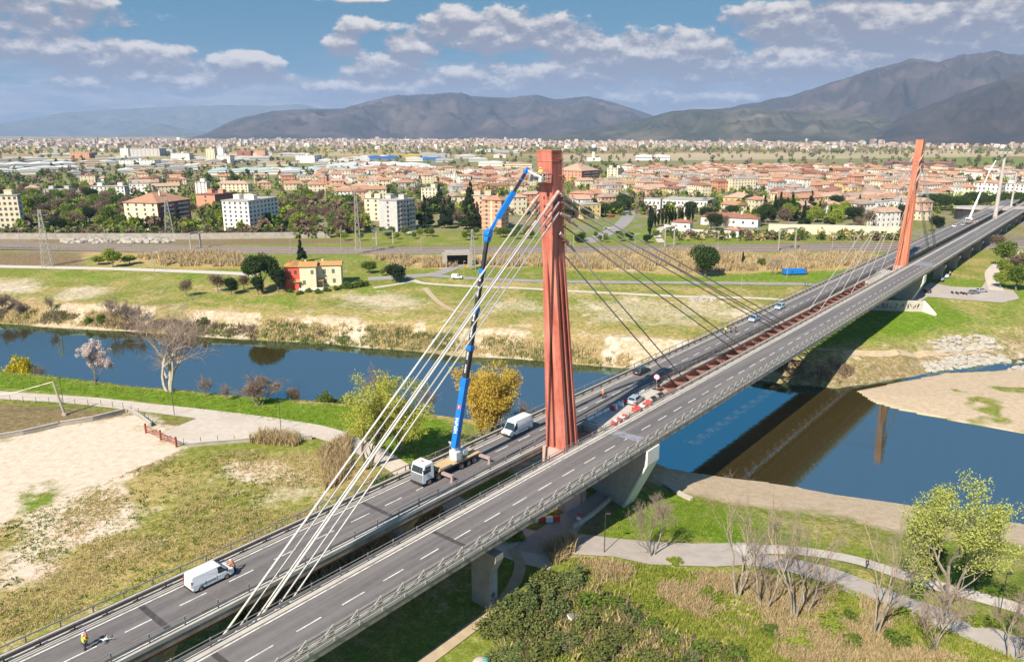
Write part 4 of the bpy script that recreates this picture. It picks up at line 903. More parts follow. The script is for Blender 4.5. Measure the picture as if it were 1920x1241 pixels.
# ---- people ----
def skinned(name,chains,mat,parent,root=0,lv=1):
    bm=bmesh.new(); sk=bm.verts.layers.skin.verify(); V={}
    for ch in chains:
        prev=None
        for key,co,r in ch:
            if key not in V:
                v=bm.verts.new(co); V[key]=v; v[sk].radius=(r,r) if np.isscalar(r) else r
            v=V[key]
            if prev is not None and not any(v in e.verts for e in prev.link_edges): bm.edges.new((prev,v))
            prev=v
    bm.verts.ensure_lookup_table(); bm.verts[0][sk].use_root=True
    me=bpy.data.meshes.new(name); bm.to_mesh(me); bm.free(); me.materials.append(mat); o=link(name,me,parent)
    m=o.modifiers.new('skin','SKIN'); m.use_smooth_shade=True; s=o.modifiers.new('sub','SUBSURF'); s.levels=lv; s.render_levels=lv
    return o
def make_person(label,loc,rz,top,helmet,legs,stride=.1,armf=.2,group=None,bend=0.,carry=False):
    """faces +x; standing or walking"""
    t=thing('person',label,'person',loc,rz,group); B=bend
    hip=(0,0,.93); ch=(.02+B*.35,0,1.32-B*.08); nk=(.03+B*.5,0,1.50-B*.14); hd=(.06+B*.6,0,1.64-B*.18); tp=(.05+B*.62,0,1.76-B*.2)
    sh=lambda s:(.01+B*.46,s*.20,1.43-B*.12)
    el=lambda s:(.04+B*.5+armf*.4*(1 if s>0 else .6),s*.27,1.16-B*.1); wr=lambda s:(.08+B*.5+armf*(1 if s>0 else .8),s*.22,.98+armf*.5-B*.1)
    kn=lambda s:(.05+s*stride*.8,s*.10,.50); an=lambda s:(s*stride*1.6-.02,s*.10,.09); toe=lambda s:(s*stride*1.6+.19,s*.115,.035)
    body=[[('hip',hip,(.15,.11)),('ch',ch,(.16,.11)),('nk',nk,.055),('hd',hd,(.085,.10)),('tp',tp,.075)],[('hd',hd,0),('nose',(hd[0]+.115,0,hd[2]-.01),.016)]]
    for s in (-1,1):
        w=np.array(wr(s)); d=np.array([.6,0,-.35]) if armf>.25 else np.array([.15,0,-.9]); d=d/np.linalg.norm(d)
        body.append([('ch',ch,0),(f'sh{s}',sh(s),.062),(f'el{s}',el(s),.045),(f'wr{s}',tuple(w),.030),(f'pa{s}',tuple(w+d*.075),(.036,.02))])
        for q,(off,l) in enumerate(((-.028,.075),(-.010,.09),(.010,.085),(.028,.065))):
            p=w+d*.075+np.array([off*.9,off*.4,0]); body.append([(f'pa{s}',None,0),(f'f{s}{q}',tuple(p+d*l*.55),.009),(f'g{s}{q}',tuple(p+d*l+np.array([.015,0,.01])),.008)])
        body.append([(f'pa{s}',None,0),(f'th{s}',tuple(w+d*.05+np.array([.045,-s*.02,.0])),.010)])
        body.append([('hip',hip,0),(f'hp{s}',(0,s*.09,.86),.085),(f'kn{s}',kn(s),.062),(f'an{s}',an(s),.045),(f'to{s}',toe(s),.042)])
    skinned('body',body,M['skin'],t)
    jac=[[('hp',(0,0,.86),(.165,.125)),('ws',(0+B*.12,0,1.08-B*.02),(.16,.12)),('ch',ch,(.185,.135)),('nk',(nk[0],0,nk[2]-.03),.075)]]
    for s in (-1,1): jac.append([('ch',ch,0),(f's{s}',sh(s),.08),(f'e{s}',el(s),.062),(f'w{s}',tuple(np.array(wr(s))*.92+np.array(el(s))*.08),.048)])
    skinned('jacket',jac,top,t)
    tr=[[('hp',(0,0,.90),(.16,.12))]]
    for s in (-1,1): tr.append([('hp',None,0),(f'h{s}',(0,s*.095,.80),.098),(f'k{s}',kn(s),.078),(f'a{s}',an(s),.064)])
    skinned('trousers',tr,legs,t)
    for s in (-1,1):
        a=np.array(an(s)); mb=MB(); mb.box((a[0]+.06,a[1],.05),(.29,.11,.10)); mb.build('boot',M['black'],t,bevel=.03)
    mb=MB(); 
    if helmet is not None:
        mb.ball((tp[0]-.01,0,tp[2]-.045),(.135,.115,.10),0,10,6); mb.cyl((tp[0]+.05,0,tp[2]-.06),.115,.02,12); mb.build('helmet',helmet,t,smooth=True)
    else: mb.ball((tp[0]-.03,0,tp[2]-.06),(.11,.09,.09),0,10,6); mb.build('hair',M['black'],t,smooth=True)
    return t
make_person('worker in yellow vest and white helmet standing on the near carriageway',bl(-69.0,6.75),BANG+.3,M['yellow_vest'],M['white'],M['trousers'],.03,.35)
make_person('worker in orange vest and blue helmet, half hidden behind the yellow one',bl(-68.6,7.35),BANG-.2,M['orange_vest'],M['helmet_blue'],M['trousers'],.03,.1)
make_person('worker in orange jacket leaning over the bonnet of the small van',bl(-52.6,7.7),BANG+math.pi*.72,M['orange_vest'],M['white'],M['trousers'],.03,.4,bend=.5)
make_person('worker in orange vest and white helmet walking alone along the carriageway',bl(22.6,6.9),BANG+math.pi,M['orange_vest'],M['white'],M['black'],.16,.2)
make_person('worker in yellow vest standing in the crane basket',bl(-6.2,.1,49.63),BANG+math.pi,M['yellow_vest'],M['white'],M['trousers'],.03,.3)
for k,(s,n,top,lb) in enumerate(((82.0,9.1,M['yellow_vest'],'person in yellow jacket standing by the left railing of the far carriageway'),(83.2,8.3,M['black'],'person in dark clothes standing between two others on the carriageway'),(84.4,7.6,M['trousers'],'person in dark blue standing nearest the lane marking of the three'))):
    make_person(lb,bl(s,n),BANG+math.pi+.4*k,top,None,M['black'],.05,.1)
for k,(px,py) in enumerate(((1509,536),(1514,537))):
    p=at(px,py); make_person('person walking on the far river path beside the bridge',p,.4,M['black'],None,M['trousers'],.12,.1,'walkers on the far river path')
p=at(833,943); make_person('person in dark clothes on the path between the two decks',p,.3,M['black'],None,M['trousers'],.12,.1)
p=at(1334,1064) if False else at(1624,1065); make_person('person walking on the white riverside path',p,.3,M['black'],None,M['trousers'],.14,.1)
# ---- small drone on the road ----
def make_drone(loc):
    t=thing('drone','small white quadcopter drone standing on the road by two workers','drone',loc,BANG)
    mb=MB(); mb.box((0,0,.28),(.42,.28,.16)); mb.build('body',M['white'],t,bevel=.04)
    mb=MB(); mb.box((.16,0,.17),(.12,.12,.1)); mb.build('camera',M['black'],t)
    for a in (45,135,225,315):
        c,s=math.cos(R(a)),math.sin(R(a)); mb=MB(); mb.tube([(.1*c,.1*s,.3),(.55*c,.55*s,.34)],.028,6); mb.cyl((.55*c,.55*s,.37),.05,.1,8); ar=mb.build('arm',M['white'],t)
        mb=MB(); mb.box((.55*c,.55*s,.43),(.5,.04,.012),rz=R(a*1.7)); mb.build('rotor_blade',M['black'],ar)
    for s in (-1,1): mb=MB(); mb.tube([(-.15,s*.12,.25),(-.2,s*.25,.02),(.2,s*.25,.02),(.15,s*.12,.25)],.018,6); mb.build('landing_leg',M['black'],t)
make_drone(bl(-67.2,6.55))
# ---- barriers and sign on the platform ----
def make_barrier(loc,rz,mat,label,group=None):
    t=thing('traffic_barrier',label,'barrier',loc,rz,group); mb=MB(); mb.side([(-.28,0),(.28,0),(.24,.12),(.1,.5),(.1,.75),(-.1,.75),(-.1,.5),(-.24,.12)],-.55,.55); mb.build('shell',mat,t,bevel=.02)
    mb=MB(); mb.box((0,0,.76),(.12,.3,.05)); mb.build('filler_cap',M['black'],t); return t
for px,py,c,lb,gr in ((1151,798,'r','red plastic barrier by the pit railing beside the near lane','red barriers in line beside the near lane'),(1162,791,'r','red plastic barrier by the pit railing beside the near lane','red barriers in line beside the near lane'),(1172,785,'r','red plastic barrier by the pit railing beside the near lane','red barriers in line beside the near lane'),(1156,795,'w','white plastic barrier in line with the red ones beside the near lane','white barriers among the red ones'),(1167,788,'w','white plastic barrier in line with the red ones beside the near lane','white barriers among the red ones'),
  (1190,772,'r','red plastic barrier of the heap in front of the silver car','heap of red barriers'),(1194,768,'r','red plastic barrier of the heap in front of the silver car','heap of red barriers'),(1199,771,'r','red plastic barrier of the heap in front of the silver car','heap of red barriers'),
  (1210,763,'r','red plastic barrier beside the pipe end, right of the silver car','red barriers by the pipe end'),(1216,758,'r','red plastic barrier beside the pipe end, right of the silver car','red barriers by the pipe end'),(1205,766,'w','white plastic barrier between red ones right of the silver car',None),
  (1146,765,'w','white plastic barrier in the pylon shadow left of the silver car','white barriers in the shade'),(1156,759,'w','white plastic barrier in the pylon shadow left of the silver car','white barriers in the shade'),(1166,754,'r','red plastic barrier in the shadow next to the silver car',None),(1138,766,'r','red plastic barrier at the far left end of the shaded platform',None)):
    p=gp(px,py,DZ); s,n=sn_of(*p); n=float(np.clip(n,-2.35,2.2)); make_barrier(bl(s,n,DZ+.04 if n>-2.03 else DZ+.15),BANG+random.uniform(-.3,.3),M['red_plastic'] if c=='r' else M['white'],lb,gr)
def make_sign(loc,rz,label):
    t=thing('road_sign',label,'road sign',loc,rz); mb=MB(); mb.tube([(0,0,0),(0,0,2.3)],.05,8); mb.box((0,0,.05),(.6,.6,.1)); mb.build('pole',M['galv'],t)
    mb=MB(); mb.cyl((-.06,0,2.2),.6,.03,24,0,'x'); d=mb.build('red_rim',M['red_plastic'],t); mb=MB(); mb.cyl((-.08,0,2.2),.47,.03,24,0,'x'); mb.build('white_face',M['white'],d)
make_sign(bl(34.5,2.2,DZ),BANG+.35,'round white road sign with red rim at the start of the mesh fence')
# ---------------- trees, shrubs, reeds ----------------
LEAF={k:leafmat('leaves_'+k,*v) for k,v in dict(
 spring=((.28,.32,.06),(.52,.54,.17)),willow=((.30,.33,.04),(.54,.52,.11)),gold=((.48,.35,.055),(.74,.53,.13)),yellow=((.48,.40,.01),(.66,.56,.03)),blossom=((.62,.52,.50),(.80,.72,.70)),
 pine=((.035,.065,.018),(.085,.125,.03)),dark=((.018,.035,.014),(.05,.075,.025)),mid=((.08,.13,.02),(.18,.24,.045)),olive=((.105,.125,.035),(.25,.27,.085)),brown=((.16,.11,.075),(.30,.22,.15)),
 straw=((.42,.33,.15),(.64,.52,.28)),grass=((.20,.26,.03),(.38,.40,.08)),lime=((.17,.23,.03),(.33,.38,.06)),reed=((.42,.32,.17),(.60,.47,.28)),bluegreen=((.09,.125,.045),(.21,.25,.085))).items()}
def leaf_cloud(rng,C,Rad,n,size,flat=.0,shell=.35):
    """n small leaf-sized quads spread through blobs C (centres) with radii Rad"""
    C=np.asarray(C,float); Rad=np.asarray(Rad,float); w=(Rad.prod(1) if Rad.ndim==2 else Rad**3)**.75; k=rng.choice(len(C),n,p=w/w.sum())
    d=rng.normal(size=(n,3)); d/=np.linalg.norm(d,axis=1)[:,None]; r=(shell+(1-shell)*rng.random(n)**.5)*np.clip(rng.normal(1,.13,n),.6,1.3)
    rad=Rad[k] if Rad.ndim==2 else Rad[k][:,None]; p=C[k]+d*r[:,None]*rad
    s=size*rng.uniform(.55,1.35,n)[:,None]
    u=rng.normal(size=(n,3)); u[:,2]*=(1-flat); u/=np.linalg.norm(u,axis=1)[:,None]; v=np.cross(u,rng.normal(size=(n,3))+d*.6); v/=np.linalg.norm(v,axis=1)[:,None]
    V=np.stack([p-u*s-v*s*.55,p+u*s-v*s*.55,p+u*s+v*s*.55,p-u*s+v*s*.55],1).reshape(-1,3)
    return V,np.arange(4*n).reshape(-1,4)
def branch_tree(rng,h,spread,levels=4,r0=.25,nb=(3,4),up=.45,k0=.28,stems=1,droop=0.):
    """skeleton: list of (points, radii), and the tips"""
    segs=[]; tips=[]
    def grow(p,d,l,r,lev):
        n=4; pts=[p]; q=p.copy(); dd=d.copy()
        for i in range(n):
            dd=dd+rng.normal(size=3)*.10+np.array([0,0,.05-droop*(.1 if lev>1 else 0)]); dd/=np.linalg.norm(dd); q=q+dd*l/n; pts.append(q)
        segs.append((np.array(pts),np.linspace(r,r*.55,n+1),lev))
        if lev>=levels: tips.append((q,dd)); return
        m=rng.integers(nb[0],nb[1]+1)
        for j in range(m):
            t=rng.uniform(.35,1.) if j<m-1 else 1.; idx=min(n,int(t*n)); s=pts[idx]
            a=rng.normal(size=3); a-=dd*a.dot(dd); a/=np.linalg.norm(a); sp=spread*rng.uniform(.6,1.2)
            nd=dd*(1-.25*sp)+a*sp+np.array([0,0,up*.5]); nd/=np.linalg.norm(nd)
            grow(s,nd,l*rng.uniform(.55,.8),r*.55,lev+1)
    for st in range(stems):
        a=2*math.pi*st/max(stems,1)+rng.uniform(0,1); lean=.0 if stems==1 else .28
        d=np.array([math.cos(a)*lean,math.sin(a)*lean,1.]); grow(np.array([math.cos(a)*.15*(stems>1),math.sin(a)*.15*(stems>1),-.3]),d/np.linalg.norm(d),h*k0,r0,0)
    zmax=max(s[0][:,2].max() for s in segs); k=h/zmax
    return [(p*k,r,l) for p,r,l in segs],[(t*k,d) for t,d in tips]
def trunk_mb(segs,maxlev,minr=.018):
    mb=MB()
    for p,r,l in segs:
        if l<=maxlev: mb.tube(p,np.maximum(r,minr),5 if l<2 else 3,0,cap=False)
    return mb
def twigs_mb(rng,segs,tips,lev,n,l,r=.014):
    mb=MB()
    for p,rr,lv in segs:
        if lv>=lev: mb.tube(p,np.maximum(rr,r),3,0,cap=False)
    for t,d in tips:
        for _ in range(n):
            a=d*.9+rng.normal(size=3)*.55; a/=np.linalg.norm(a); e=t+a*l*rng.uniform(.5,1.2); m=(t+e)/2+rng.normal(size=3)*l*.06
            mb.tube([t,m,e],[r,r*.8,r*.5],3,0,cap=False)
    return mb
PROTO={}
def tree_meshes(key,seed,h,spread,levels,leaf,nleaf,size,blob,bark,r0=.25,stems=1,nb=(3,4),k0=.28,up=.45,twig=0,tl=.6,droop=0.,tr=.014):
    rng=np.random.default_rng(seed); segs,tips=branch_tree(rng,h,spread,levels,r0,nb,up,k0,stems,droop)
    tm=trunk_mb(segs,1 if twig else 3).mesh('trunk',bark)
    if twig:
        cm=twigs_mb(rng,segs,tips,2,twig,tl,tr)
        cms=[('branches',cm.mesh('branches',M['twig'] if twig and not leaf else bark))]
    else: cms=[]
    if leaf:
        C=np.array([t for t,d in tips]); mb=MB(); mb.add(*leaf_cloud(rng,C,np.full(len(C),blob)*rng.uniform(.6,1.3,len(C)),nleaf,size)); cms.append(('crown',mb.mesh('crown',LEAF[leaf])))
    PROTO[key]=[('trunk',tm)]+cms; return PROTO[key]
def plant(key,name,label,cat,loc,rz=0.,sc=1.,group=None):
    t=thing(name,label,cat,loc,rz,group); t.scale=(sc,)*3 if np.isscalar(sc) else sc
    for nm,me in PROTO[key]: link(nm,me,t)
    return t
def blob_tree(key,seed,h,w,leaf,n,size,trunk_h,bark=None,kind='round'):
    """compact trees: pines, cypresses, cedars, shrubs; leaf clumps through the crown"""
    rng=np.random.default_rng(seed); C=[];Rd=[]
    if kind=='round':
        for _ in range(16): d=rng.normal(size=3); d/=np.linalg.norm(d); C.append(np.array([0,0,trunk_h+(h-trunk_h)*.5])+d*np.array([w*.3,w*.3,(h-trunk_h)*.3])*rng.uniform(.3,1)); Rd.append(np.array([w*.24,w*.24,(h-trunk_h)*.22])*rng.uniform(.7,1.3))
    if kind=='umbrella':
        for _ in range(22): a=rng.uniform(0,6.28); q=math.sqrt(rng.random())*.72; C.append(np.array([math.cos(a)*q*w/2,math.sin(a)*q*w/2,trunk_h+(h-trunk_h)*(.62-.38*q*q)])); Rd.append(np.array([w*.17,w*.17,(h-trunk_h)*.26])*rng.uniform(.8,1.2))
    if kind=='column':
        for i in range(12): f=i/11; C.append(np.array([rng.normal()*w*.06,rng.normal()*w*.06,trunk_h+(h-trunk_h)*(.05+.9*f)])); q=w/2*(math.sin(math.pi*min(1,(.18+.82*(1-f))))**.6*.85+.1)*(1 if f<.75 else .6); Rd.append(np.array([q,q,(h/11)]))
    if kind=='cone':
        for i in range(26): f=rng.random()**1.3; a=rng.uniform(0,6.28); q=w/2*(1-f)*.8; C.append(np.array([math.cos(a)*q*rng.uniform(.3,1),math.sin(a)*q*rng.uniform(.3,1),trunk_h+(h-trunk_h)*f*.94])); Rd.append(np.array([w*.17*(1.15-f),w*.17*(1.15-f),h*.06])*rng.uniform(.8,1.2))
    if kind=='shrub':
        for _ in range(26): d=rng.normal(size=3); d/=np.linalg.norm(d); d[2]=abs(d[2]); C.append(d*np.array([w*.42,w*.42,h*.62])*rng.uniform(.15,1.05)); Rd.append(np.array([w*.13,w*.13,h*.22])*rng.uniform(.5,1.5))
    mb=MB(); mb.add(*leaf_cloud(rng,C,np.array(Rd),n,size)); V=mb.v[0]; np.maximum(V[:,2],-.05,out=V[:,2])
    cm=mb.mesh('crown',LEAF[leaf]); mb=MB()
    if trunk_h>.3 or kind!='shrub':
        mb.tube([(0,0,-.3),(rng.normal()*.1,rng.normal()*.1,trunk_h*.6),(rng.normal()*.15,rng.normal()*.15,trunk_h+(h-trunk_h)*.5)],[w*.03+.12,w*.022+.1,.05],6)
        if kind=='umbrella':
            for k in range(6): a=k*1.05; mb.tube([(0,0,trunk_h*.8),(math.cos(a)*w*.3,math.sin(a)*w*.3,trunk_h+(h-trunk_h)*.35)],[.14,.05],4)
    else:
        for k in range(5): a=k*1.26; mb.tube([(0,0,-.1),(math.cos(a)*w*.22,math.sin(a)*w*.22,h*.5)],[.05,.02],3)
    PROTO[key]=[('trunk' if kind!='shrub' else 'stems',mb.mesh('trunk',bark or M['bark'])),('crown' if kind!='shrub' else 'foliage',cm)]
# --- the large ones near the camera ---
tree_meshes('poplar',3,19.,.62,5,'spring',20000,.10,.80,M['pale_bark'],.34,1,(3,4),.26,.5)
tree_meshes('bare_big',5,20.,.74,5,None,0,.1,1.,M['paler_bark'],.26,3,(3,3),.24,.35,twig=3,tl=1.4,tr=.016)
tree_meshes('bare_small',9,10.,.50,4,None,0,.1,1.,M['pale_bark'],.14,2,(3,4),.28,.5,twig=3,tl=.9)
tree_meshes('bare_tall',13,15.,.42,4,None,0,.1,1.,M['pale_bark'],.19,2,(3,3),.32,.55,twig=4,tl=1.2,tr=.010)
tree_meshes('bare_tall_b',14,15.,.46,4,None,0,.1,1.,M['pale_bark'],.17,3,(2,3),.32,.5,twig=4,tl=1.2,tr=.010)
tree_meshes('willow',21,17.,.6,4,'willow',20000,.11,.95,M['bark'],.3,2,(3,4),.24,.4,droop=.5)
tree_meshes('gold',23,15.,.5,4,'gold',36000,.115,1.0,M['bark'],.28,3,(4,4),.11,.5)
tree_meshes('blossom',25,8.3,.75,4,'blossom',9000,.10,.5,M['bark'],.2,1,(3,4),.22,.4)
tree_meshes('brown_bush',27,7.,.7,4,'brown',3200,.08,.5,M['twig'],.1,4,(3,4),.22,.5,twig=4,tl=.7)
tree_meshes('pink_bare',29,8.,.45,4,'brown',1500,.07,.5,M['twig'],.1,4,(3,3),.24,.5,twig=4,tl=.8)
blob_tree('yellow_bush',31,5.,7.,'yellow',5200,.15,.2,kind='shrub'); blob_tree('green_bush',32,5.,6.,'mid',4200,.16,.2,kind='shrub')
blob_tree('olive_bush',33,2.6,4.4,'olive',3600,.11,.1,kind='shrub'); blob_tree('olive_bush_b',34,3.,4.,'bluegreen',3400,.11,.1,kind='shrub'); blob_tree('lime_bush',35,1.8,3.4,'lime',2400,.10,.1,kind='shrub'); blob_tree('dark_bush',36,2.,3.4,'mid',2800,.1,.1,kind='shrub')
blob_tree('umbrella_pine',37,12.,13.,'pine',9000,.26,3.4,kind='umbrella'); blob_tree('round_pine',38,13.,13.,'pine',9000,.27,2.,kind='round'); blob_tree('cypress',39,11.,2.2,'dark',1600,.22,.6,kind='column'); blob_tree('cedar',40,14.,10.,'dark',5000,.28,1.5,kind='cone')
blob_tree('green_tree',41,9.,8.,'mid',3200,.26,1.8,kind='round'); blob_tree('lime_tree',42,9.,8.,'lime',2600,.26,2.,kind='round'); blob_tree('brown_tree',43,10.,8.5,'brown',2200,.2,2.2,M['twig'],kind='round'); blob_tree('holm_oak',44,9.,9.,'dark',4200,.24,1.2,kind='round')
def put(key,name,label,cat,px,py,rz=0.,sc=1.,group=None,dz=0.):
    p=at(px,py,dz)
    if p[2]<-8.7:                      # the ray slipped over the bank crest: step back towards the camera onto the bank
        d=np.hypot(p[0],p[1])
        while d>20 and land1(p[0],p[1])<-4.: p[:2]*=(d-1)/d; d-=1
        p[2]=land1(p[0],p[1])+dz
    return plant(key,name,label,cat,p,rz,sc,group)
put('poplar','poplar_tree','tall airy poplar with fresh yellow-green leaves beside the white riverside path','tree',1783,1150,.4,(1.0,1.0,1.1))
put('bare_big','bare_tree','largest leafless tree, pale branches, standing on the near river bank','tree',318,734,.7,(1.75,1.75,1.2))
put('blossom','blossom_tree','small tree covered in white blossom on the near river bank','tree',180,721,0.,1.2)
put('yellow_bush','yellow_shrub','bright yellow flowering shrub at the water edge','shrub',36,695,0.,(1.3,1.3,1.5))
put('pink_bare','bare_shrub','small dark leafless shrub right beside the yellow one','shrub',74,692,0.,.55)
put('brown_bush','bare_shrub','wide reddish-brown leafless shrub on the green river bank','shrub',486,760,0.,(1.35,1.35,1.05))
put('pink_bare','bare_shrub','thin pinkish leafless shrub between the largest bare tree and the brown one','shrub',388,742,.5,.62)
put('pink_bare','bare_shrub','low pinkish leafless shrub just left of the wide brown one','shrub',424,750,1.5,.5)
put('green_bush','green_shrub','rounded yellow-green shrub at the water left of the bright willow','shrub',618,748,0.,(1.1,1.1,1.15))
put('pink_bare','bare_tree','pinkish leafless tree behind the bright green willow','tree',712,775,0.,(1.15,1.15,1.3))
put('willow','willow_tree','loose bright yellow-green willow by the bridge, crossed by the stay cables','tree',690,878,0.,(1.15,1.15,1.06))
put('willow','willow_tree','lower yellow-green willow leaning out beside the left carriageway','tree',752,850,2.,(.62,.62,.6))
put('gold','golden_tree','dense golden-yellow tree behind the left carriageway and the crane','tree',910,838,0.,(1.02,1.02,1.1))
put('pink_bare','bare_shrub','bare dark shrub at the water right of the golden tree','shrub',985,770,0.,(1.,1.,.9))
put('pink_bare','bare_shrub','dry brown shrub by the water under the stay cables','shrub',803,776,0.,.75)
put('bare_small','birch_tree','slender white leafless birch standing alone on the green right bank','tree',1224,1042,0.,(1.,1.,1.05))
for k,(px,py,key,sc,lb) in enumerate(((1384,1118,'bare_tall_b',1.042,'leaning pale leafless tree, leftmost of the right bank clump'),(1432,1140,'bare_tall',0.95,'second leafless tree from the left in the right bank clump'),(1488,1158,'bare_tall_b',1.04,'stout dark-trunked leafless tree in the right bank clump'),(1510,1148,'bare_tall',0.85,'thin leaning leafless tree, rightmost of the right bank clump'),(1640,1192,'bare_tall_b',1.0,'multi-stemmed leafless tree alone between the clump and the poplar'),(1752,1222,'bare_small',1.0,'short leafless tree with a pale trunk below the poplar'),(1895,1235,'bare_small',.9,'thin twisted leafless tree in the bottom right corner'))):
    put(key,'bare_tree',lb,'tree',px,py,k*1.3,sc)
put('green_tree','green_tree','dark green bushy tree at the foot of the poplar','tree',1745,1080,0.,(.62,.62,.5)); put('green_tree','green_tree','dark shrubby tree right of the poplar by the dark lamp post','tree',1830,1095,1.,(.7,.7,.45))
rr=random.Random(5)
n_=0
olive_spots=[(945,1190,'olive_bush',1.4),(985,1140,'olive_bush_b',1.3),(1030,1105,'olive_bush',1.4),(1075,1100,'olive_bush_b',1.3),(1010,1180,'olive_bush',1.2),(960,1235,'olive_bush_b',1.3),(1110,1130,'dark_bush',1.5),(1040,1150,'olive_bush_b',1.1),(1150,1150,'dark_bush',1.4),(1185,1165,'olive_bush_b',1.2),(1225,1190,'dark_bush',1.4),(1270,1205,'dark_bush',1.5),(1320,1218,'dark_bush',1.4),(1370,1232,'dark_bush',1.3),(1160,1205,'olive_bush',1.2),(1010,1232,'olive_bush',1.3),(1060,1215,'olive_bush_b',1.1),(1120,1238,'olive_bush',1.2),(1220,1240,'olive_bush',1.2),(1300,1245,'olive_bush_b',1.2),(1090,1180,'olive_bush',1.0),
 (960,1010,'lime_bush',1.2),(1265,1055,'lime_bush',.9),(1330,1120,'lime_bush',1.),(1225,1135,'lime_bush',1.1),(1560,1175,'lime_bush',1.2),(1600,1215,'dark_bush',1.2),(1500,1205,'lime_bush',1.1),(1445,1190,'dark_bush',1.),(1680,1200,'dark_bush',1.1),(1840,1170,'lime_bush',1.2),(1900,1120,'dark_bush',1.),(1600,1160,'dark_bush',1.),(1700,1160,'lime_bush',1.)]
kinds={'olive_bush':('olive_shrub','grey-olive shrub in the thicket at the bottom beside the shadow of the bridge','olive shrubs of the bottom thicket'),'olive_bush_b':('grey_green_shrub','blue-grey green shrub in the thicket at the bottom beside the shadow','grey-green shrubs of the bottom thicket'),'lime_bush':('lime_shrub','low lime-green shrub among the dry grass right of the bridge','lime shrubs in the dry grass'),'dark_bush':('green_shrub','mid-green shrub among the growth along the lower right slope','green shrubs of the lower right slope')}
for px,py,key,sc in olive_spots:
    nm,lb,gr=kinds[key]; q_=sc*rr.uniform(.8,1.15); put(key,nm,lb,'shrub',px,py,rr.uniform(0,6),(q_*rr.uniform(.9,1.4),q_*rr.uniform(.9,1.3),q_*rr.uniform(.6,1.05)),gr)
# far bank and house surroundings
put('umbrella_pine','umbrella_pine','big dark umbrella pine left of the red and yellow farmhouse','tree',492,548,0.,(1.05,1.05,1.35)); put('cedar','cypress_tree','tall dark conifer standing behind the red house','tree',566,492,0.,(.6,.6,1.))
put('holm_oak','evergreen_tree','dark evergreen against the left wall of the red house','tree',522,548,0.,(.8,.8,1.25)); put('holm_oak','evergreen_tree','dark ivy-clad evergreen in front of the umbrella pine','tree',484,552,0.,(.6,.6,.85)); put('holm_oak','evergreen_tree','dark bushy tree standing apart at the left end of the house hedge','tree',434,552,0.,(.65,.65,.8))
put('brown_tree','bare_tree','brown leafless tree at the left end of the house grove','tree',408,548,0.,(.9,.9,.8)); put('brown_tree','bare_tree','brown leafless tree between the ivy tree and the grove','tree',458,545,1.,.7); put('brown_tree','bare_tree','small bare tree alone in the meadow left of the house','tree',350,556,2.,.75)
put('holm_oak','round_shrub','large round dark shrub by the lane right of the farmhouse','shrub',741,530,0.,(1.05,1.05,.92)); put('green_tree','round_shrub','rounded green shrub behind the yellow house garden','shrub',693,513,0.,(.9,.9,.6)); put('lime_tree','yellow_shrub','small yellowish shrub between the two round green ones','shrub',717,518,0.,(.35,.35,.35))
for k,(px,py,sc) in enumerate(((543,548,.8),(560,552,.9),(578,548,.9),(598,550,1.),(615,546,1.),(632,543,1.),(648,540,1.6),(668,538,1.7),(684,536,1.1))): put('dark_bush','garden_shrub','dark garden shrub along the front of the farmhouse','shrub',px,py,k,sc*1.25,'garden shrubs of the farmhouse')
put('round_pine','round_pine','large round-crowned pine standing alone on the far meadow','tree',1322,519,0.,(1.05,1.05,1.08))
put('lime_tree','yellow_tree','yellow-green bushy tree by the railway on the left','tree',212,502,0.,(1.15,1.15,1.)); put('lime_tree','yellow_shrub','low yellow shrub beside the yellow tree by the railway','shrub',186,497,0.,(1.,1.,.5)); put('lime_tree','yellow_shrub','low yellowish shrub right of the yellow tree by the railway','shrub',243,496,1.,(1.,1.,.5))
for k,(px,py,key,sc,lb) in enumerate(((1392,502,'cypress',.6,'small dark conifer behind the lone round pine'),(1428,503,'green_tree',.5,'small green tree on the reed edge'),(1452,516,'bare_small',.8,'pale bare tree beside the blue container'),(1760,560,'dark_bush',.1,''),)):
    if lb: put(key,'young_tree',lb,'tree',px,py,0.,sc)
for k,(px,py,key,sc) in enumerate(((1885,500,'green_tree',1.3),(1900,520,'brown_tree',1.1),(1875,540,'lime_tree',.8),(1905,545,'green_tree',1.2),(1925,515,'lime_tree',1.2),(1880,520,'lime_tree',.9),(1870,470,'brown_tree',.9))): put(key,'roadside_tree','bushy tree of the grove by the car park at the right edge','tree',px,py,k,sc,'grove by the car park')
for k,(px,py,sc,key) in enumerate(((10,585,1.1,'brown_bush'),(40,590,.8,'brown_bush'),(95,585,.8,'pink_bare'),(210,598,1.1,'pink_bare'),(235,600,1.,'brown_bush'),(190,605,.8,'green_bush'),(260,608,1.,'pink_bare'),(170,606,.7,'green_bush'),(545,632,.7,'brown_bush'),(380,606,.7,'green_bush'),(600,630,.4,'brown_bush'),(1440,690,.4,'green_bush'),(1560,600,.5,'green_bush'))):
    put(key,'bank_shrub','leafless brown shrub on the far river bank' if key!='green_bush' else 'green shrub on the slope of the far river bank','shrub',px,py,k,sc,'bare shrubs of the far bank' if key!='green_bush' else 'green shrubs of the far bank')
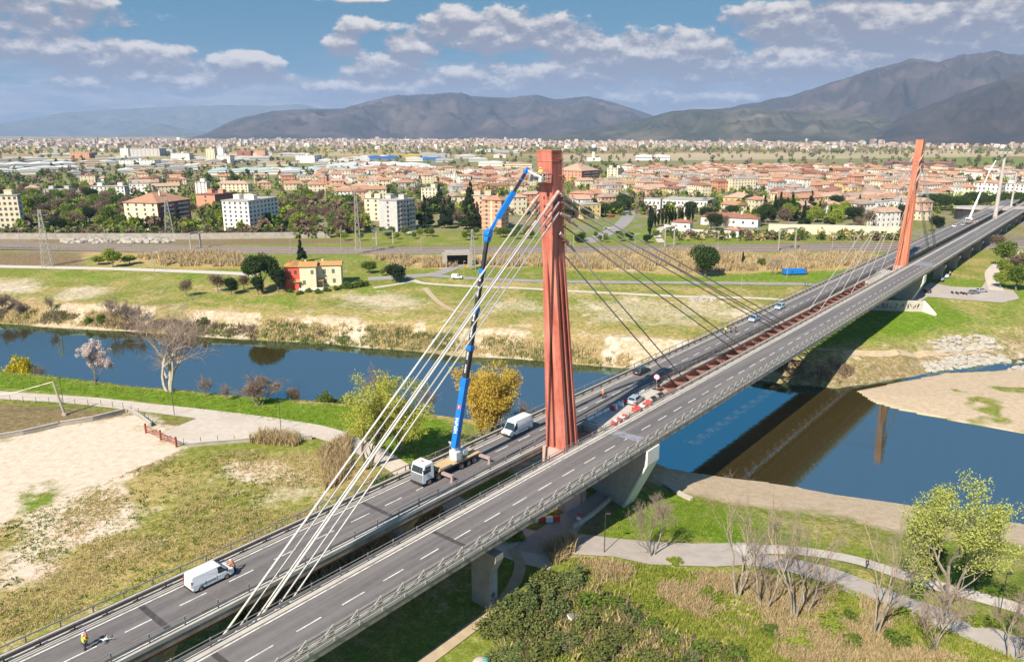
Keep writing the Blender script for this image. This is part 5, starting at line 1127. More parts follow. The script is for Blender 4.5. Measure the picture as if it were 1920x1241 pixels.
# --- ground growth nobody could count: tufts, reeds, stones ---
def tufts(name,polys,n,leaf,h,w,seed,blades=7,thin=None):
    rng=np.random.default_rng(seed); P=[]
    tot=[]; W_=[world_poly(p) for p in polys]
    for Q in W_:
        a=abs(sum(Q[i][0]*Q[(i+1)%len(Q)][1]-Q[(i+1)%len(Q)][0]*Q[i][1] for i in range(len(Q))))/2; tot.append(a)
    for Q,a in zip(W_,tot):
        m=int(n*a/sum(tot)); xs=[q[0] for q in Q]; ys=[q[1] for q in Q]; X=rng.uniform(min(xs),max(xs),m*6); Y=rng.uniform(min(ys),max(ys),m*6)
        k=inpoly(X,Y,Q); X,Y=X[k],Y[k]
        if thin is not None: k=fbm(X*.14,Y*.14,thin,3)+rng.normal(size=len(X))*.05>.5; X,Y=X[k],Y[k]
        P.append(np.c_[X,Y][:m])
    P=np.concatenate(P); s_,n2=sn_of(P[:,0],P[:,1])
    z=land(P[:,0],P[:,1]); N_=len(P); P=np.c_[P,z-.05]
    B=np.repeat(P,blades,0)+np.c_[rng.normal(size=(N_*blades,2))*w*.35,np.zeros(N_*blades)]
    m=len(B); hh=np.repeat(h*rng.uniform(.5,1.3,N_),blades)*rng.uniform(.6,1.2,m); a=rng.uniform(0,6.28,m); lean=rng.normal(size=(m,2))*.33*hh[:,None]; bw=(w*.07+.015)*rng.uniform(.7,1.4,m)
    dx=np.c_[np.cos(a),np.sin(a),np.zeros(m)]*bw[:,None]; T=B+np.c_[lean,hh]; Mid=B+np.c_[lean*.35,hh*.6]
    V=np.stack([B-dx,B+dx,Mid+dx*.8,Mid-dx*.8,T],1).reshape(-1,3); o=np.arange(m)[:,None]*5
    mb=MB(); mb.add(V,np.concatenate([o+np.array([[0,1,2,3]])])); mb.f.append(np.concatenate([o+np.array([[3,2,4]])])); mb.m.append(np.zeros(m,np.int32))
    return tag(mb.build(name,LEAF[leaf]),kind='stuff')
tufts('dry_grass',[[(1085,1050),(1200,1062),(1340,1080),(1560,1095),(1760,1180),(1900,1240),(1500,1245),(1200,1110),(1060,1090)]],5200,'reed',.85,.5,1,9,thin=91)
tufts('green_grass',[[(1000,1110),(1085,1045),(1340,1075),(1560,1092),(1760,1175),(1930,1245),(1300,1250),(960,1200)]],7000,'grass',.5,.5,2,8)
tufts('thicket_twigs',[[(930,1240),(960,1150),(1040,1090),(1110,1100),(1240,1180),(1400,1245)]],380,'brown',1.2,1.6,12,9)
tufts('thicket_twigs',[[(930,1240),(960,1150),(1040,1090),(1110,1100),(1240,1180),(1400,1245)]],420,'straw',1.0,1.4,16,9)
tufts('thicket_grass',[[(930,1240),(960,1150),(1040,1090),(1110,1100),(1240,1180),(1400,1245)]],1300,'lime',.8,1.2,13,10)
tufts('reeds',[[(1020,1030),(1075,1010),(1080,1035),(1040,1060)],[(455,1150),(760,935),(830,965),(520,1190)],[(470,830),(560,838),(560,820),(490,815)],[(600,850),(660,820),(650,900),(610,920)]],1900,'reed',1.9,.7,3,9)
tufts('green_undergrowth',[[(240,1300),(560,1040),(760,930),(830,960),(560,1180),(420,1300)],[(700,905),(760,870),(790,890),(740,930)]],1500,'mid',1.1,1.2,4,12,thin=44)
tufts('dry_reeds',[[(700,484),(860,488),(1000,480),(1290,474),(1640,480),(1640,500),(1300,512),(1000,500),(745,502)],[(250,480),(450,474),(460,500),(310,500)]],5200,'reed',2.6,2.2,5,7,thin=12)
tufts('bank_reeds',[[(480,600),(760,612),(1000,640),(1180,665),(1180,690),(1000,672),(760,655),(480,638)],[(0,580),(230,590),(230,618),(0,604)]],3600,'straw',1.1,1.2,6,7,thin=17)
tufts('bank_scrub',[[(0,584),(230,594),(380,604),(480,612),(480,636),(371,630),(237,618),(0,604)],[(480,606),(760,622),(1000,648),(1180,672),(1180,690),(1000,674),(760,656),(480,636)]],1500,'olive',1.2,1.5,14,9,thin=35)
tufts('bank_scrub',[[(0,584),(230,594),(380,604),(480,612),(480,636),(371,630),(237,618),(0,604)],[(1250,690),(1430,700),(1480,680),(1600,690),(1580,720),(1430,712)]],1200,'brown',1.3,1.5,15,10,thin=39)
tufts('meadow_tufts',[[(0,985),(190,905),(330,850),(640,835),(700,900),(560,1000),(300,1090),(0,1205)]],9000,'straw',.26,.45,7,7,thin=23)
tufts('weed_clumps',[[(0,985),(190,905),(330,850),(640,835),(700,900),(560,1000),(300,1090),(0,1205)]],420,'mid',.35,.8,18,9,thin=63)
tufts('meadow_grass',[[(0,985),(190,905),(330,850),(640,835),(700,900),(560,1000),(300,1090),(0,1205)]],3600,'grass',.25,.45,8,7,thin=57)
tufts('river_grass',[[(0,693),(222,714),(389,732),(593,752),(819,780),(830,830),(760,860),(620,800),(500,788),(300,755),(150,738),(0,727)],[(1140,1000),(1180,935),(1250,910),(1330,945),(1480,965),(1700,1040),(1900,1105),(1700,1060),(1430,1010)]],8000,'grass',.35,.5,9,6)
def stones(name,poly,n,seed,s0=.5):
    rng=np.random.default_rng(seed); Q=world_poly(poly); xs=[q[0] for q in Q]; ys=[q[1] for q in Q]; mb=MB(); c=0
    while c<n:
        x=rng.uniform(min(xs),max(xs)); y=rng.uniform(min(ys),max(ys))
        if not inpoly(np.array([x]),np.array([y]),Q)[0]: continue
        s=s0*rng.uniform(.5,1.5)*np.array([1.2,1.,.7])*rng.uniform(.8,1.2,3); z=land1(x,y); k=MB(); k.ball((x,y,z+s[2]*.2),s,0,6,4); k.v[0]=k.v[0]+rng.normal(size=k.v[0].shape)*s0*.09; mb.add(k.v[0],k.f[0]); c+=1
    return tag(mb.build(name,M['stone']),kind='stuff')

stones('rubble',[(1740,640),(1800,632),(1860,636),(1880,655),(1760,662)],170,1,.7); stones('rubble',[(1730,682),(1800,664),(1880,668),(1920,690),(1860,684),(1740,698)],190,2,.75)
stones('rubble',[(1880,684),(1920,680),(1940,694),(1890,694)],40,3,.9); stones('rubble',[(1290,560),(1330,556),(1345,565),(1300,568)],50,4,.5)
# ---------------- buildings ----------------
def px_size(px,py,z=0.):
    """metres per pixel at the land point seen at px,py"""
    p=at(px,py); d=p[1]*CT+(CAMZ-p[2])*ST; return d/F_PX,p
WIN={}
def window_mesh(w,h,kind=0):
    k=(round(w,1),round(h,1),kind)
    if k not in WIN:
        mb=MB(); mb.bx(-.05,.02,-w/2,w/2,-h/2,h/2,0); mb.bx(-.07,-.052,-w/2-.12,w/2+.12,-h/2-.12,-h/2,1)
        WIN[k]=mb.mesh('window',[M['window'],M['pale_concrete']])
    return WIN[k]
def block(name,label,xc,base,fw,sw,top,floors,wall,side=None,roof='flat',roofmat=None,nf=5,ns=6,phi=35.,balcony=False,stripes=False,cat='apartment block',boxes=2,group=None):
    """a block seen corner-on: corner at pixel xc, front face running left, side face running right"""
    m,p=px_size(xc,base); v=p[:2]/np.hypot(*p[:2]); r=np.array([v[1],-v[0]]); f=R(phi); ds=r*math.sin(f)+v*math.cos(f)
    Wf=max(4.,fw*m/math.cos(f)); Dp=max(5.,sw*m/math.sin(f)) if sw else 11.
    tp=ray(xc,top); dist=np.hypot(*p[:2]); H=CAMZ+tp[2]/np.hypot(tp[0],tp[1])*dist-p[2]
    t=thing(name,label,cat,(p[0],p[1],p[2]),math.atan2(ds[1],ds[0]),group)
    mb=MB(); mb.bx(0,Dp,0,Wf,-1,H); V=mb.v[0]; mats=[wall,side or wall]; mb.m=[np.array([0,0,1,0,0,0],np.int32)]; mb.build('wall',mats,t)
    if stripes:
        mb=MB()
        for k in range(1,floors+1): mb.bx(-.12,Dp+.1,-.12,Wf+.12,H*k/floors-.35,H*k/floors-.05)
        mb.bx(-.14,.1,Wf*.5-.5,Wf*.5+.5,0,H-.4); mb.build('pale_band',M['w_cream'],t)
    if roof=='flat':
        mb=MB(); mb.bx(-.4,Dp+.4,-.4,Wf+.4,H,H+.45); rf=mb.build('roof',M['flat_roof'] if roofmat is None else roofmat,t)
        rg=random.Random(int(xc)); 
        for k in range(boxes): 
            mb=MB(); y=Wf*(.2+.6*k/max(1,boxes-1)) if boxes>1 else Wf*.5; x=Dp*rg.uniform(.25,.7); mb.bx(x,x+3.5,y-2,y+2,H+.45,H+2.9); mb.bx(x-.2,x+3.7,y-2.2,y+2.2,H+2.9,H+3.1); mb.build('roof_house',wall,rf)
    else:
        o=.7; a=min(Dp,Wf)/2; hh=a*.45; mb=MB()
        if Wf>=Dp: rid=[(Dp/2,a,H+hh),(Dp/2,Wf-a,H+hh)]; F=[(0,4,1),(1,4,5,2),(2,5,3),(3,5,4,0)]; V=[(-o,-o,H),(Dp+o,-o,H),(Dp+o,Wf+o,H),(-o,Wf+o,H)]+rid
        else: rid=[(a,Wf/2,H+hh),(Dp-a,Wf/2,H+hh)]; V=[(-o,-o,H),(Dp+o,-o,H),(Dp+o,Wf+o,H),(-o,Wf+o,H)]+rid; F=[(0,1,5,4),(1,2,5),(2,3,4,5),(3,0,4)]
        F=[f_ for f_ in F]+[(3,2,1,0)]; mb.add(V,F); rf=mb.build('roof',roofmat or M['terracotta'],t); mb=MB(); mb.bx(Dp*.4,Dp*.4+.9,Wf*.3,Wf*.3+.9,H+.3,H+hh+1.1); mb.build('chimney',wall,rf)
    fh=H/floors; wm=window_mesh(min(1.4,Wf/nf*.5),min(1.6,fh*.5)); 
    for k in range(floors):
        for j in range(nf):
            o=link('window',wm,t); o.location=(0,Wf*(j+.5)/nf,fh*(k+.52))
    if sw:
        ws=window_mesh(min(1.8,Dp/max(ns,1)*.5),min(1.7,fh*.52),1)
        for k in range(floors):
            for j in range(ns):
                o=link('window',ws,t); o.location=(Dp*(j+.5)/ns,0,fh*(k+.52)); o.rotation_euler=(0,0,math.pi/2)
            if balcony:
                for c in (.28,.72):
                    mb=MB(); x0,x1=Dp*(c-.16),Dp*(c+.16); mb.bx(x0,x1,-1.3,-.005,fh*k+.35,fh*k+.5); mb.bx(x0,x1,-1.3,-1.22,fh*k+.5,fh*k+1.35); mb.build('balcony',M['w_grey'],t)
    return t
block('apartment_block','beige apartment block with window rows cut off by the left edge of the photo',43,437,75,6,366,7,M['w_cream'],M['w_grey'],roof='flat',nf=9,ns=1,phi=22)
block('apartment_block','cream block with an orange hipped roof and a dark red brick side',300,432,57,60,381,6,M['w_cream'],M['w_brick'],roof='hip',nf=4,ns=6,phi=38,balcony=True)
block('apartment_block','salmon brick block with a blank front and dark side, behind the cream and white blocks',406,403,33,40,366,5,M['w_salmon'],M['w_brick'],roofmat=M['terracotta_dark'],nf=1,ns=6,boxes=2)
block('apartment_block','tall white apartment block with rows of dark windows and roof boxes',470,434,47,55,378,7,M['w_white'],M['w_white'],nf=5,ns=8,boxes=3)
block('apartment_block','grey slab block with a windowless pale front and balconied dark side',746,436,34,35,377,7,M['w_grey'],M['w_grey'],nf=1,ns=6,balcony=True,phi=40)
block('apartment_block','low cream block joined to the left of the grey slab block',713,414,28,4,373,5,M['w_cream'],nf=2,ns=1,phi=20)
block('apartment_block','peach block with pale floor bands and hipped orange roof behind the crane arm',940,432,37,14,376,7,M['w_salmon'],M['w_salmon'],roof='hip',nf=2,ns=2,stripes=True,phi=25)
block('apartment_block','tall orange block joined behind the pale-banded peach one',918,428,32,4,368,7,M['w_peach'],roof='flat',nf=1,ns=1,phi=20)
block('apartment_block','cream four-storey block with roof house beyond the grey slab block',824,378,34,10,354,4,M['w_cream'],M['w_cream'],nf=5,ns=3,phi=25,boxes=1)
block('apartment_block','square cream tower block left of the church spire, standing above the roofs',757,337,28,8,321,4,M['w_cream'],M['w_cream'],nf=3,ns=2,phi=25,boxes=1)
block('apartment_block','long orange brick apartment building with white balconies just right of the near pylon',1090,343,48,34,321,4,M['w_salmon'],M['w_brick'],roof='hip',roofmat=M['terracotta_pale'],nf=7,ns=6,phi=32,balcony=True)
block('apartment_block','cream block at the right end of the orange brick apartment building',1158,340,20,8,316,5,M['w_cream'],nf=3,ns=2,phi=25)
block('house','orange and yellow villa with terracotta hipped roof right of the near pylon',1113,384,46,6,364,2,M['w_salmon'],M['w_yellow'],roof='hip',nf=4,ns=2,phi=18,cat='house')
block('factory_building','white low factory with a row of slit windows and flat roof',1325,400,84,14,377,2,M['w_white'],M['w_grey'],nf=12,ns=2,phi=14,cat='factory',boxes=0)
block('factory_building','lower white wing at the left of the white factory',1237,402,30,4,374,2,M['w_white'],nf=4,ns=1,phi=14,cat='factory',boxes=0)
block('yellow_hall','pale yellow hall with a hipped roof right of the white factory',1402,393,46,14,372,2,M['w_yellow'],M['w_yellow'],roof='hip',roofmat=M['terracotta_pale'],nf=4,ns=3,phi=20,cat='hall')
block('yellow_hall','long low yellow wing running right from the yellow hall',1438,394,36,10,379,2,M['w_yellow'],roof='hip',roofmat=M['terracotta_pale'],nf=5,ns=2,phi=16,cat='hall')
block('apartment_block','white three-storey block with red hip roof behind the umbrella pines, left one',1872,374,44,8,344,4,M['w_white'],M['w_white'],roof='hip',nf=6,ns=2,phi=20,balcony=True)
block('apartment_block','white balconied block at the right edge behind the light masts',1935,372,52,8,347,4,M['w_white'],M['w_peach'],roof='flat',nf=7,ns=2,phi=18)
block('apartment_block','cream block with red roof between the far pylon and the umbrella pines',1822,372,34,10,352,3,M['w_cream'],M['w_cream'],roof='hip',nf=5,ns=2,phi=22)
block('apartment_block','long white four-storey block with balconies above the trees at left',236,374,56,8,350,4,M['w_white'],M['w_grey'],nf=8,ns=2,phi=22,balcony=True)
block('apartment_block','slim white tower block behind the salmon brick block',389,364,20,6,342,6,M['w_white'],M['w_grey'],nf=3,ns=2,phi=25,boxes=1)
block('apartment_block','wide cream building with faded roof behind the tall white apartment block',466,360,58,8,345,3,M['w_cream'],M['w_cream'],roof='hip',roofmat=M['terracotta_pale'],nf=8,ns=2,phi=20)
block('apartment_block','grey-white block above the trees near the far left, left of the long white one',130,372,40,12,356,3,M['w_grey'],M['w_grey'],nf=6,ns=3,phi=28)
# far offices and towers
for a in (('office_block','long blue-grey office block, largest of the far buildings at upper left',300,293,62,12,279,5,M['w_grey'],M['glass_blue'] if 'glass_blue' in M else M['w_grey'],9,3),('office_block','white office tower left end of the blue-grey office block',241,294,13,4,278,5,M['w_white'],None,3,1),('office_block','dark grey block at the right end of the blue-grey office block',324,292,18,6,280,4,M['w_grey'],None,4,2),
 ('office_block','white stepped complex left of the twin cream towers',356,303,32,8,288,4,M['w_white'],M['w_grey'],7,2),('tower_block','left of the twin cream tower blocks on the industrial plain',404,306,15,5,279,8,M['w_cream'],M['w_cream'],3,1),('tower_block','right of the twin cream tower blocks on the industrial plain',420,304,11,4,277,8,M['w_white'],M['w_white'],3,1),('office_block','white block at the feet of the twin cream towers',432,306,24,8,292,4,M['w_white'],None,6,2),
 ('office_block','brown brick block right of the twin towers, left part',470,292,24,6,283,4,M['w_brick'],None,5,2),('office_block','brown brick block right of the twin towers, right part',497,292,20,6,283,4,M['w_salmon'],None,5,2),('office_block','white and grey four-storey block beside the white sheds',590,306,34,14,292,4,M['w_white'],M['w_grey'],7,3),('office_block','tan office block at the far left of the industrial plain',168,297,32,14,287,3,M['w_salmon'],M['w_brick'],6,3),('office_block','white office strip with dark window bands behind the large grey shed',290,309,60,12,301,3,M['w_white'],None,10,2)):
    block(a[0],a[1],a[2],a[3],a[4],a[5],a[6],a[7],a[8],a[9],nf=a[10],ns=a[11],phi=25,cat='office block' if a[0]=='office_block' else 'tower block',boxes=1)
# small houses of the town
def house_meshes(rng,w,d,h,wall,roof,kind,fine):
    mb=MB(); mb.bx(-w/2,w/2,-d/2,d/2,-1,h,0)
    if fine:
        fl=max(1,int(h/2.9)); nx=max(2,int(w/3.2)); ny=max(2,int(d/3.4))
        for k in range(fl):
            z=h*(k+.5)/fl
            for j in range(nx):
                x=-w/2+w*(j+.5)/nx
                for s in (-1,1): mb.bx(x-.5,x+.5,s*d/2-.04,s*d/2+.04,z-.7,z+.7,1)
            for j in range(ny):
                y=-d/2+d*(j+.5)/ny
                for s in (-1,1): mb.bx(s*w/2-.04,s*w/2+.04,y-.5,y+.5,z-.7,z+.7,1)
    o=.6; hh=min(w,d)*.23; A,B=w/2+o,d/2+o; rb=MB()
    if kind==2: V=[(-A+.3,-B+.3,h),(A-.3,-B+.3,h),(A-.3,B-.3,h),(-A+.3,B-.3,h),(-A+.3,-B+.3,h+.5),(A-.3,-B+.3,h+.5),(A-.3,B-.3,h+.5),(-A+.3,B-.3,h+.5)]; F=[(3,2,1,0),(4,5,6,7),(0,1,5,4),(1,2,6,5),(2,3,7,6),(3,0,4,7)]; hh=1.6; rb.bx(-w*.2,w*.05,-d*.2,d*.2,h+.5,h+2.4)
    elif kind==0: # gable along x
        V=[(-A,-B,h-.15),(A,-B,h-.15),(A,B,h-.15),(-A,B,h-.15),(-A,0,h+hh),(A,0,h+hh)]; F=[(0,1,5,4),(2,3,4,5),(1,2,5),(3,0,4),(3,2,1,0)]
    else:
        q=min(A,B)*.95; 
        if A>=B: V=[(-A,-B,h),(A,-B,h),(A,B,h),(-A,B,h),(-A+q,0,h+hh),(A-q,0,h+hh)]; F=[(0,1,5,4),(1,2,5),(2,3,4,5),(3,0,4),(3,2,1,0)]
        else: V=[(-A,-B,h),(A,-B,h),(A,B,h),(-A,B,h),(0,-B+q,h+hh),(0,B-q,h+hh)]; F=[(0,1,4),(1,2,5,4),(2,3,5),(3,0,4,5),(3,2,1,0)]
    rb.add(V,F); rb.bx(w*.2,w*.2+.8,-.4,.4,h+hh*.3,h+hh+.9)
    return mb,rb
WALLN={'w_cream':'cream','w_white':'white','w_peach':'peach','w_yellow':'yellow','w_grey':'grey','w_salmon':'orange'}; ROOFN={'terracotta':'orange-red','terracotta_pale':'faded','terracotta_dark':'brown','roof_old':'grey-brown'}
def town():
    rng=np.random.default_rng(11); H=[]
    keep=[(-1e9,0)]
    regs=[([(1085,418),(1085,322),(1420,318),(1700,322),(1960,330),(1960,372),(1760,372),(1730,412),(1640,408),(1500,402),(1450,398),(1340,404),(1240,386),(1205,384),(1130,398)],1.),
          ([(540,352),(610,330),(700,322),(1000,328),(1003,404),(950,404),(870,372),(850,398),(780,352),(690,360),(600,366)],1.),
          ([(40,352),(240,340),(430,338),(560,342),(540,366),(420,352),(230,372),(60,368)],.5),([(1600,410),(1660,400),(1690,420),(1640,440)],.6),([(620,365),(700,365),(700,378),(640,384)],.7)]
    excl=[(170,250,345,380),(365,395,340,368),(400,475,340,364),(85,145,350,376),(1045,1170,312,346),(1200,1345,368,404),(1350,1450,360,396),(700,790,370,440),(895,965,362,436),(1060,1120,356,388),(785,842,346,380),(1160,1200,360,420),(845,862,310,362),(1800,1960,340,378)]
    for poly,dens in regs:
        Q=world_poly(poly); xs=[q[0] for q in Q]; ys=[q[1] for q in Q]; ang=.35
        c,s=math.cos(ang),math.sin(ang); step=np.array([19.5,25.])
        for i in range(-120,120):
            for j in range(-90,90):
                if j%3==2 and False: continue
                x0=i*step[0]+(6 if i%6>2 else 0)+rng.normal()*2.2; y0=j*step[1]+rng.normal()*3; x=x0*c-y0*s; y=1000+x0*s+y0*c
                if x<min(xs) or x>max(xs) or y<min(ys) or y>max(ys) or rng.random()>dens*.86: continue
                if not inpoly(np.array([x]),np.array([y]),Q)[0]: continue
                d=y*CT+CAMZ*ST; px=PW/2+F_PX*x/d; py=PH/2-F_PX*(y*ST-CAMZ*CT)/d
                if any(a<px<b and e<py<f for a,b,e,f in excl): continue
                s_,n_=sn_of(x,y)
                if abs(n_)<26 and s_<640: continue
                H.append((math.hypot(x,y),x,y,px,py,ang))
    H.sort(); far=[MB(),MB(),MB(),MB(),MB()]
    wn=['w_cream','w_white','w_cream','w_peach','w_yellow','w_white','w_cream','w_grey','w_salmon']; rn=['terracotta','terracotta_pale','terracotta_pale','terracotta_dark','roof_old','terracotta']
    cnt=0
    for k,(dd,x,y,px,py,ang) in enumerate(H):
        w=rng.uniform(10,17); d=rng.uniform(8.5,12); fl=rng.choice([2,2,3,2,3,4],p=[.3,.2,.2,.15,.1,.05]); h=fl*3.; wk=rng.choice(wn); rk=rng.choice(rn); kind=int(rng.random()<.55); kind=2 if rng.random()<.16 else kind; fl=max(fl,3) if kind==2 else fl; h=fl*3.1; rz=ang+(math.pi/2 if rng.random()<.4 else 0)+rng.normal()*.06
        if rng.random()<.12: w*=1.7
        if cnt<300:
            side='left of the near pylon' if px<1000 else 'between the two pylons' if px<1680 else 'right of the far pylon'
            col=['far left','left','centre left'][min(2,int(px/333))] if px<1000 else ['near the first pylon','in the middle','near the second pylon'][min(2,int((px-1000)/227))] if px<1680 else 'by the right edge'
            row='front rows' if dd<640 else 'middle rows' if dd<760 else 'back rows'
            lb=f"{WALLN[wk]} {'long ' if w>17 else ''}{['','one','two','three','four'][fl]}-storey house, {ROOFN[rk]} {['gable','hip','flat'][kind]} roof, {row} of town {col}"
            t=thing('town_house',lb,'house',(x,y,0),rz,lb.replace('house,','houses,')); a,b=house_meshes(rng,w,d,h,wk,rk,kind,dd<1000)
            a.build('wall',[M[wk],M['window']],t); b.build('roof',M['flat_roof'] if kind==2 else M[rk],t); cnt+=1
        else:
            a,b=house_meshes(rng,w,d,h,wk,rk,kind,dd<1100)
            cc,ss=math.cos(rz),math.sin(rz); q=int(rng.integers(3)); 
            for mbx,tgt in ((a,far[0]),(b,far[1])):
                V=np.concatenate(mbx.v); V=np.c_[V[:,0]*cc-V[:,1]*ss+x,V[:,0]*ss+V[:,1]*cc+y,V[:,2]]; o=tgt.n; tgt.v.append(V); tgt.n+=len(V)
                for f_,m_ in zip(mbx.f,mbx.m): tgt.f.append(f_+o); tgt.m.append(np.where(m_==1,4,q) if mbx is a else np.full(len(m_),5+q,np.int32))
    mb=MB(); mb.v=far[0].v+far[1].v; mb.n=far[0].n+far[1].n; mb.f=far[0].f+[f+far[0].n for f in far[1].f]; mb.m=far[0].m+far[1].m
    if mb.v: tag(mb.build('distant_houses',[M['w_cream'],M['w_white'],M['w_peach'],M['w_yellow'],M['window'],M['terracotta'],M['terracotta_pale'],M['terracotta_dark']]),kind='stuff')
    print('houses',len(H))
    return H
HOUSES=town()
# industrial sheds
def shed(label,x0,x1,ytop,ybase,mat,roof,group=None,depth=None):
    m,p=px_size((x0+x1)/2,ybase); w=(x1-x0)*m; H=max(6.,(ybase-ytop)*m*.55); D_=depth or max(35.,w*.6); rz=math.atan2(p[1],p[0])-math.pi/2
    t=thing('industrial_shed',label,'industrial shed',(p[0],p[1],0),rz,group); mb=MB(); mb.bx(-w/2,w/2,0,D_,-1,H); mb.bx(-w/2-.05,w/2+.05,-.06,-.01,H*.45,H*.62,1); mb.build('wall',[mat,M['window']],t)
    mb=MB(); n=max(1,int(w/30)); 
    for k in range(n):
        a=-w/2+w*k/n; b=-w/2+w*(k+1)/n; V=[(a,-.4,H),(b,-.4,H),(b,D_,H),(a,D_,H),((a+b)/2,-.4,H+2.2),((a+b)/2,D_,H+2.2)]; mb.add(V,[(0,1,4),(1,2,5,4),(2,3,5),(3,0,4,5),(3,2,1,0)])
    mb.build('roof',roof,t); return t
shed('large grey flat shed at the far left edge of the industrial plain',-20,132,301,318,M['w_grey'],M['white_roof']); shed('very long shed with pale teal roof across the industrial plain',400,692,318,327,M['w_white'],M['teal_roof'],depth=60)
shed('shed with a bright blue roof behind the twin towers, left one',690,745,291,299,M['blue_roof'],M['blue_roof']); shed('yellow-walled shed between the two blue sheds',758,790,288,296,M['yellow_paint'],M['yellow_paint']); shed('shed with a bright blue roof right of the yellow-walled shed',784,838,294,302,M['blue_roof'],M['blue_roof']); shed('white shed left of the blue sheds',598,690,298,307,M['w_white'],M['white_roof'])
shed('long white shed in front of the grey flat shed at left',-10,72,318,328,M['w_white'],M['white_roof']); shed('white shed with arched roofs by the square tower block',640,760,308,315,M['w_white'],M['white_roof'])
rng=np.random.default_rng(3)
for k in range(92):
    x=rng.uniform(-60,1010); y=rng.uniform(284,333); w=rng.uniform(22,70)*(1 if y>300 else .8); q=rng.integers(4); roof=['white_roof','white_roof','flat_roof','terracotta_pale'][q]
    lb=f"{['white','white','grey','reddish'][q]}-roofed {'small' if w<38 else 'wide'} shed in the {'front' if y>315 else 'middle' if y>300 else 'back'} of the industrial plain {'at left' if x<330 else 'at centre left' if x<680 else 'near the pylon'}"
    shed(lb,x-w/2,x+w/2,y-rng.uniform(4,8),y,M[['w_white','w_grey','w_grey','w_cream'][q]],M[roof],lb.replace('shed','sheds'))
shed('white airport hangar with pillared front on the airfield',1192,1255,286,301,M['w_white'],M['white_roof'],depth=50); shed('dark purple-roofed terminal hall left of the far pylon top',1662,1780,299,315,M['dark_hall'] if 'dark_hall' in M else M['w_brick'],M['terracotta_dark'],depth=60)
# airport control tower
m_,p=px_size(1113,302); t=thing('control_tower','white airport control tower with a round cab on the airfield','control tower',tuple(p),0.)
k_=m_; mb=MB(); mb.bx(-12*m_,12*m_,-6,6,-1,6*m_); mb.build('base_building',M['w_white'],t); mb=MB(); mb.tube([(0,0,0),(0,0,18*m_)],[4.*m_,3.4*m_],12); mb.build('shaft',M['w_cream'],t); mb=MB(); mb.tube([(0,0,17.5*m_),(0,0,19*m_),(0,0,23*m_),(0,0,24*m_)],[3.5*m_,6*m_,6.6*m_,6.2*m_],14); mb.build('cab',M['window'],t); mb=MB(); mb.ball((0,0,26*m_),4.6*m_,0,10,6); mb.build('radome',M['white'],t,smooth=True)
# church
m_,p=px_size(853,362); t=thing('church_tower','cream church bell tower with pointed spire rising above the roofs','church tower',tuple(p),.3); s=6.*m_
mb=MB(); mb.bx(-s/2,s/2,-s/2,s/2,-1,27*m_); 
for q in range(4): mb.box((math.cos(q*math.pi/2)*s/2,math.sin(q*math.pi/2)*s/2,21*m_),(s*.4,.3,5*m_) if q%2 else (.3,s*.4,5*m_),1)
mb.build('shaft',[M['w_cream'],M['window']],t); mb=MB(); mb.tube([(0,0,27*m_),(0,0,31*m_),(0,0,40*m_)],[s*.62,s*.45,.1],8); mb.build('spire',M['w_cream'],t)
# farmhouse by the far meadow
def farmhouse():
    m,p=px_size(572,541); t=thing('farmhouse','red and pale yellow two-storey farmhouse with ochre tile roofs on the far meadow','farmhouse',tuple(at(566,540)),.12)
    def wing(x0,x1,y0,y1,h,mat,ridge,name='wall'):
        mb=MB(); mb.bx(x0,x1,y0,y1,-1,h); w=mb.build(name,mat,t); o=.5; mb=MB()
        if ridge=='x': yc=(y0+y1)/2; hh=(y1-y0)*.17; V=[(x0-o,y0-o,h-.1),(x1+o,y0-o,h-.1),(x1+o,y1+o,h-.1),(x0-o,y1+o,h-.1),(x0-o,yc,h+hh),(x1+o,yc,h+hh)]; F=[(0,1,5,4),(2,3,4,5),(1,2,5),(3,0,4),(3,2,1,0)]
        else: xc=(x0+x1)/2; hh=(x1-x0)*.17; V=[(x0-o,y0-o,h-.1),(x1+o,y0-o,h-.1),(x1+o,y1+o,h-.1),(x0-o,y1+o,h-.1),(xc,y0-o,h+hh),(xc,y1+o,h+hh)]; F=[(0,1,4),(1,2,5,4),(2,3,5),(3,0,4,5),(3,2,1,0)]
        mb.add(V,F); rf=mb.build('roof',M['ochre_tiles'],t); mb=MB(); mb.bx(x0+1.5,x0+2.1,(y0+y1)/2+.6,(y0+y1)/2+1.2,h,h+1.8); mb.build('chimney',mat,rf)
    wing(-6.6,-.2,1.,9.,8.3,M['w_red'],'y'); wing(-5.4,-.4,-3.,.98,3.,M['w_red'],'x'); wing(-.15,6.,-2.2,6.,8.8,M['w_cream'],'x'); wing(6.02,15.2,1.5,8.,8.6,M['w_cream'],'x')
    for x,y,z in ((-4.5,1.,6.2),(-2.2,1.,6.2)): mb=MB(); mb.bx(x-.5,x+.5,y-.06,y+.02,z-.8,z+.6); mb.build('window',M['window'],t)
    for x,y,z in ((4.6,-2.2,6.6),(1.4,-2.2,2.6),(8.8,1.5,6.2),(12.2,1.5,6.2),(9.,1.5,2.4),(12.4,1.5,2.4)):
        mb=MB(); mb.bx(x-.55,x+.55,y-.08,y+.02,z-.8,z+.8); mb.build('window',M['shutter'],t)
    mb=MB(); mb.bx(6.,8.6,-1.6,1.48,2.9,3.1); 
    for x in (6.2,8.4): mb.bx(x-.1,x+.1,-1.5,-1.3,0,2.9)
    mb.build('porch',M['ochre_tiles'],t); mb=MB(); mb.bx(-.2,2.5,-6.,-5.7,0,1.1); mb.bx(3.5,9.,-5.,-4.7,0,1.); mb.build('garden_wall',M['w_white'],t)
farmhouse()
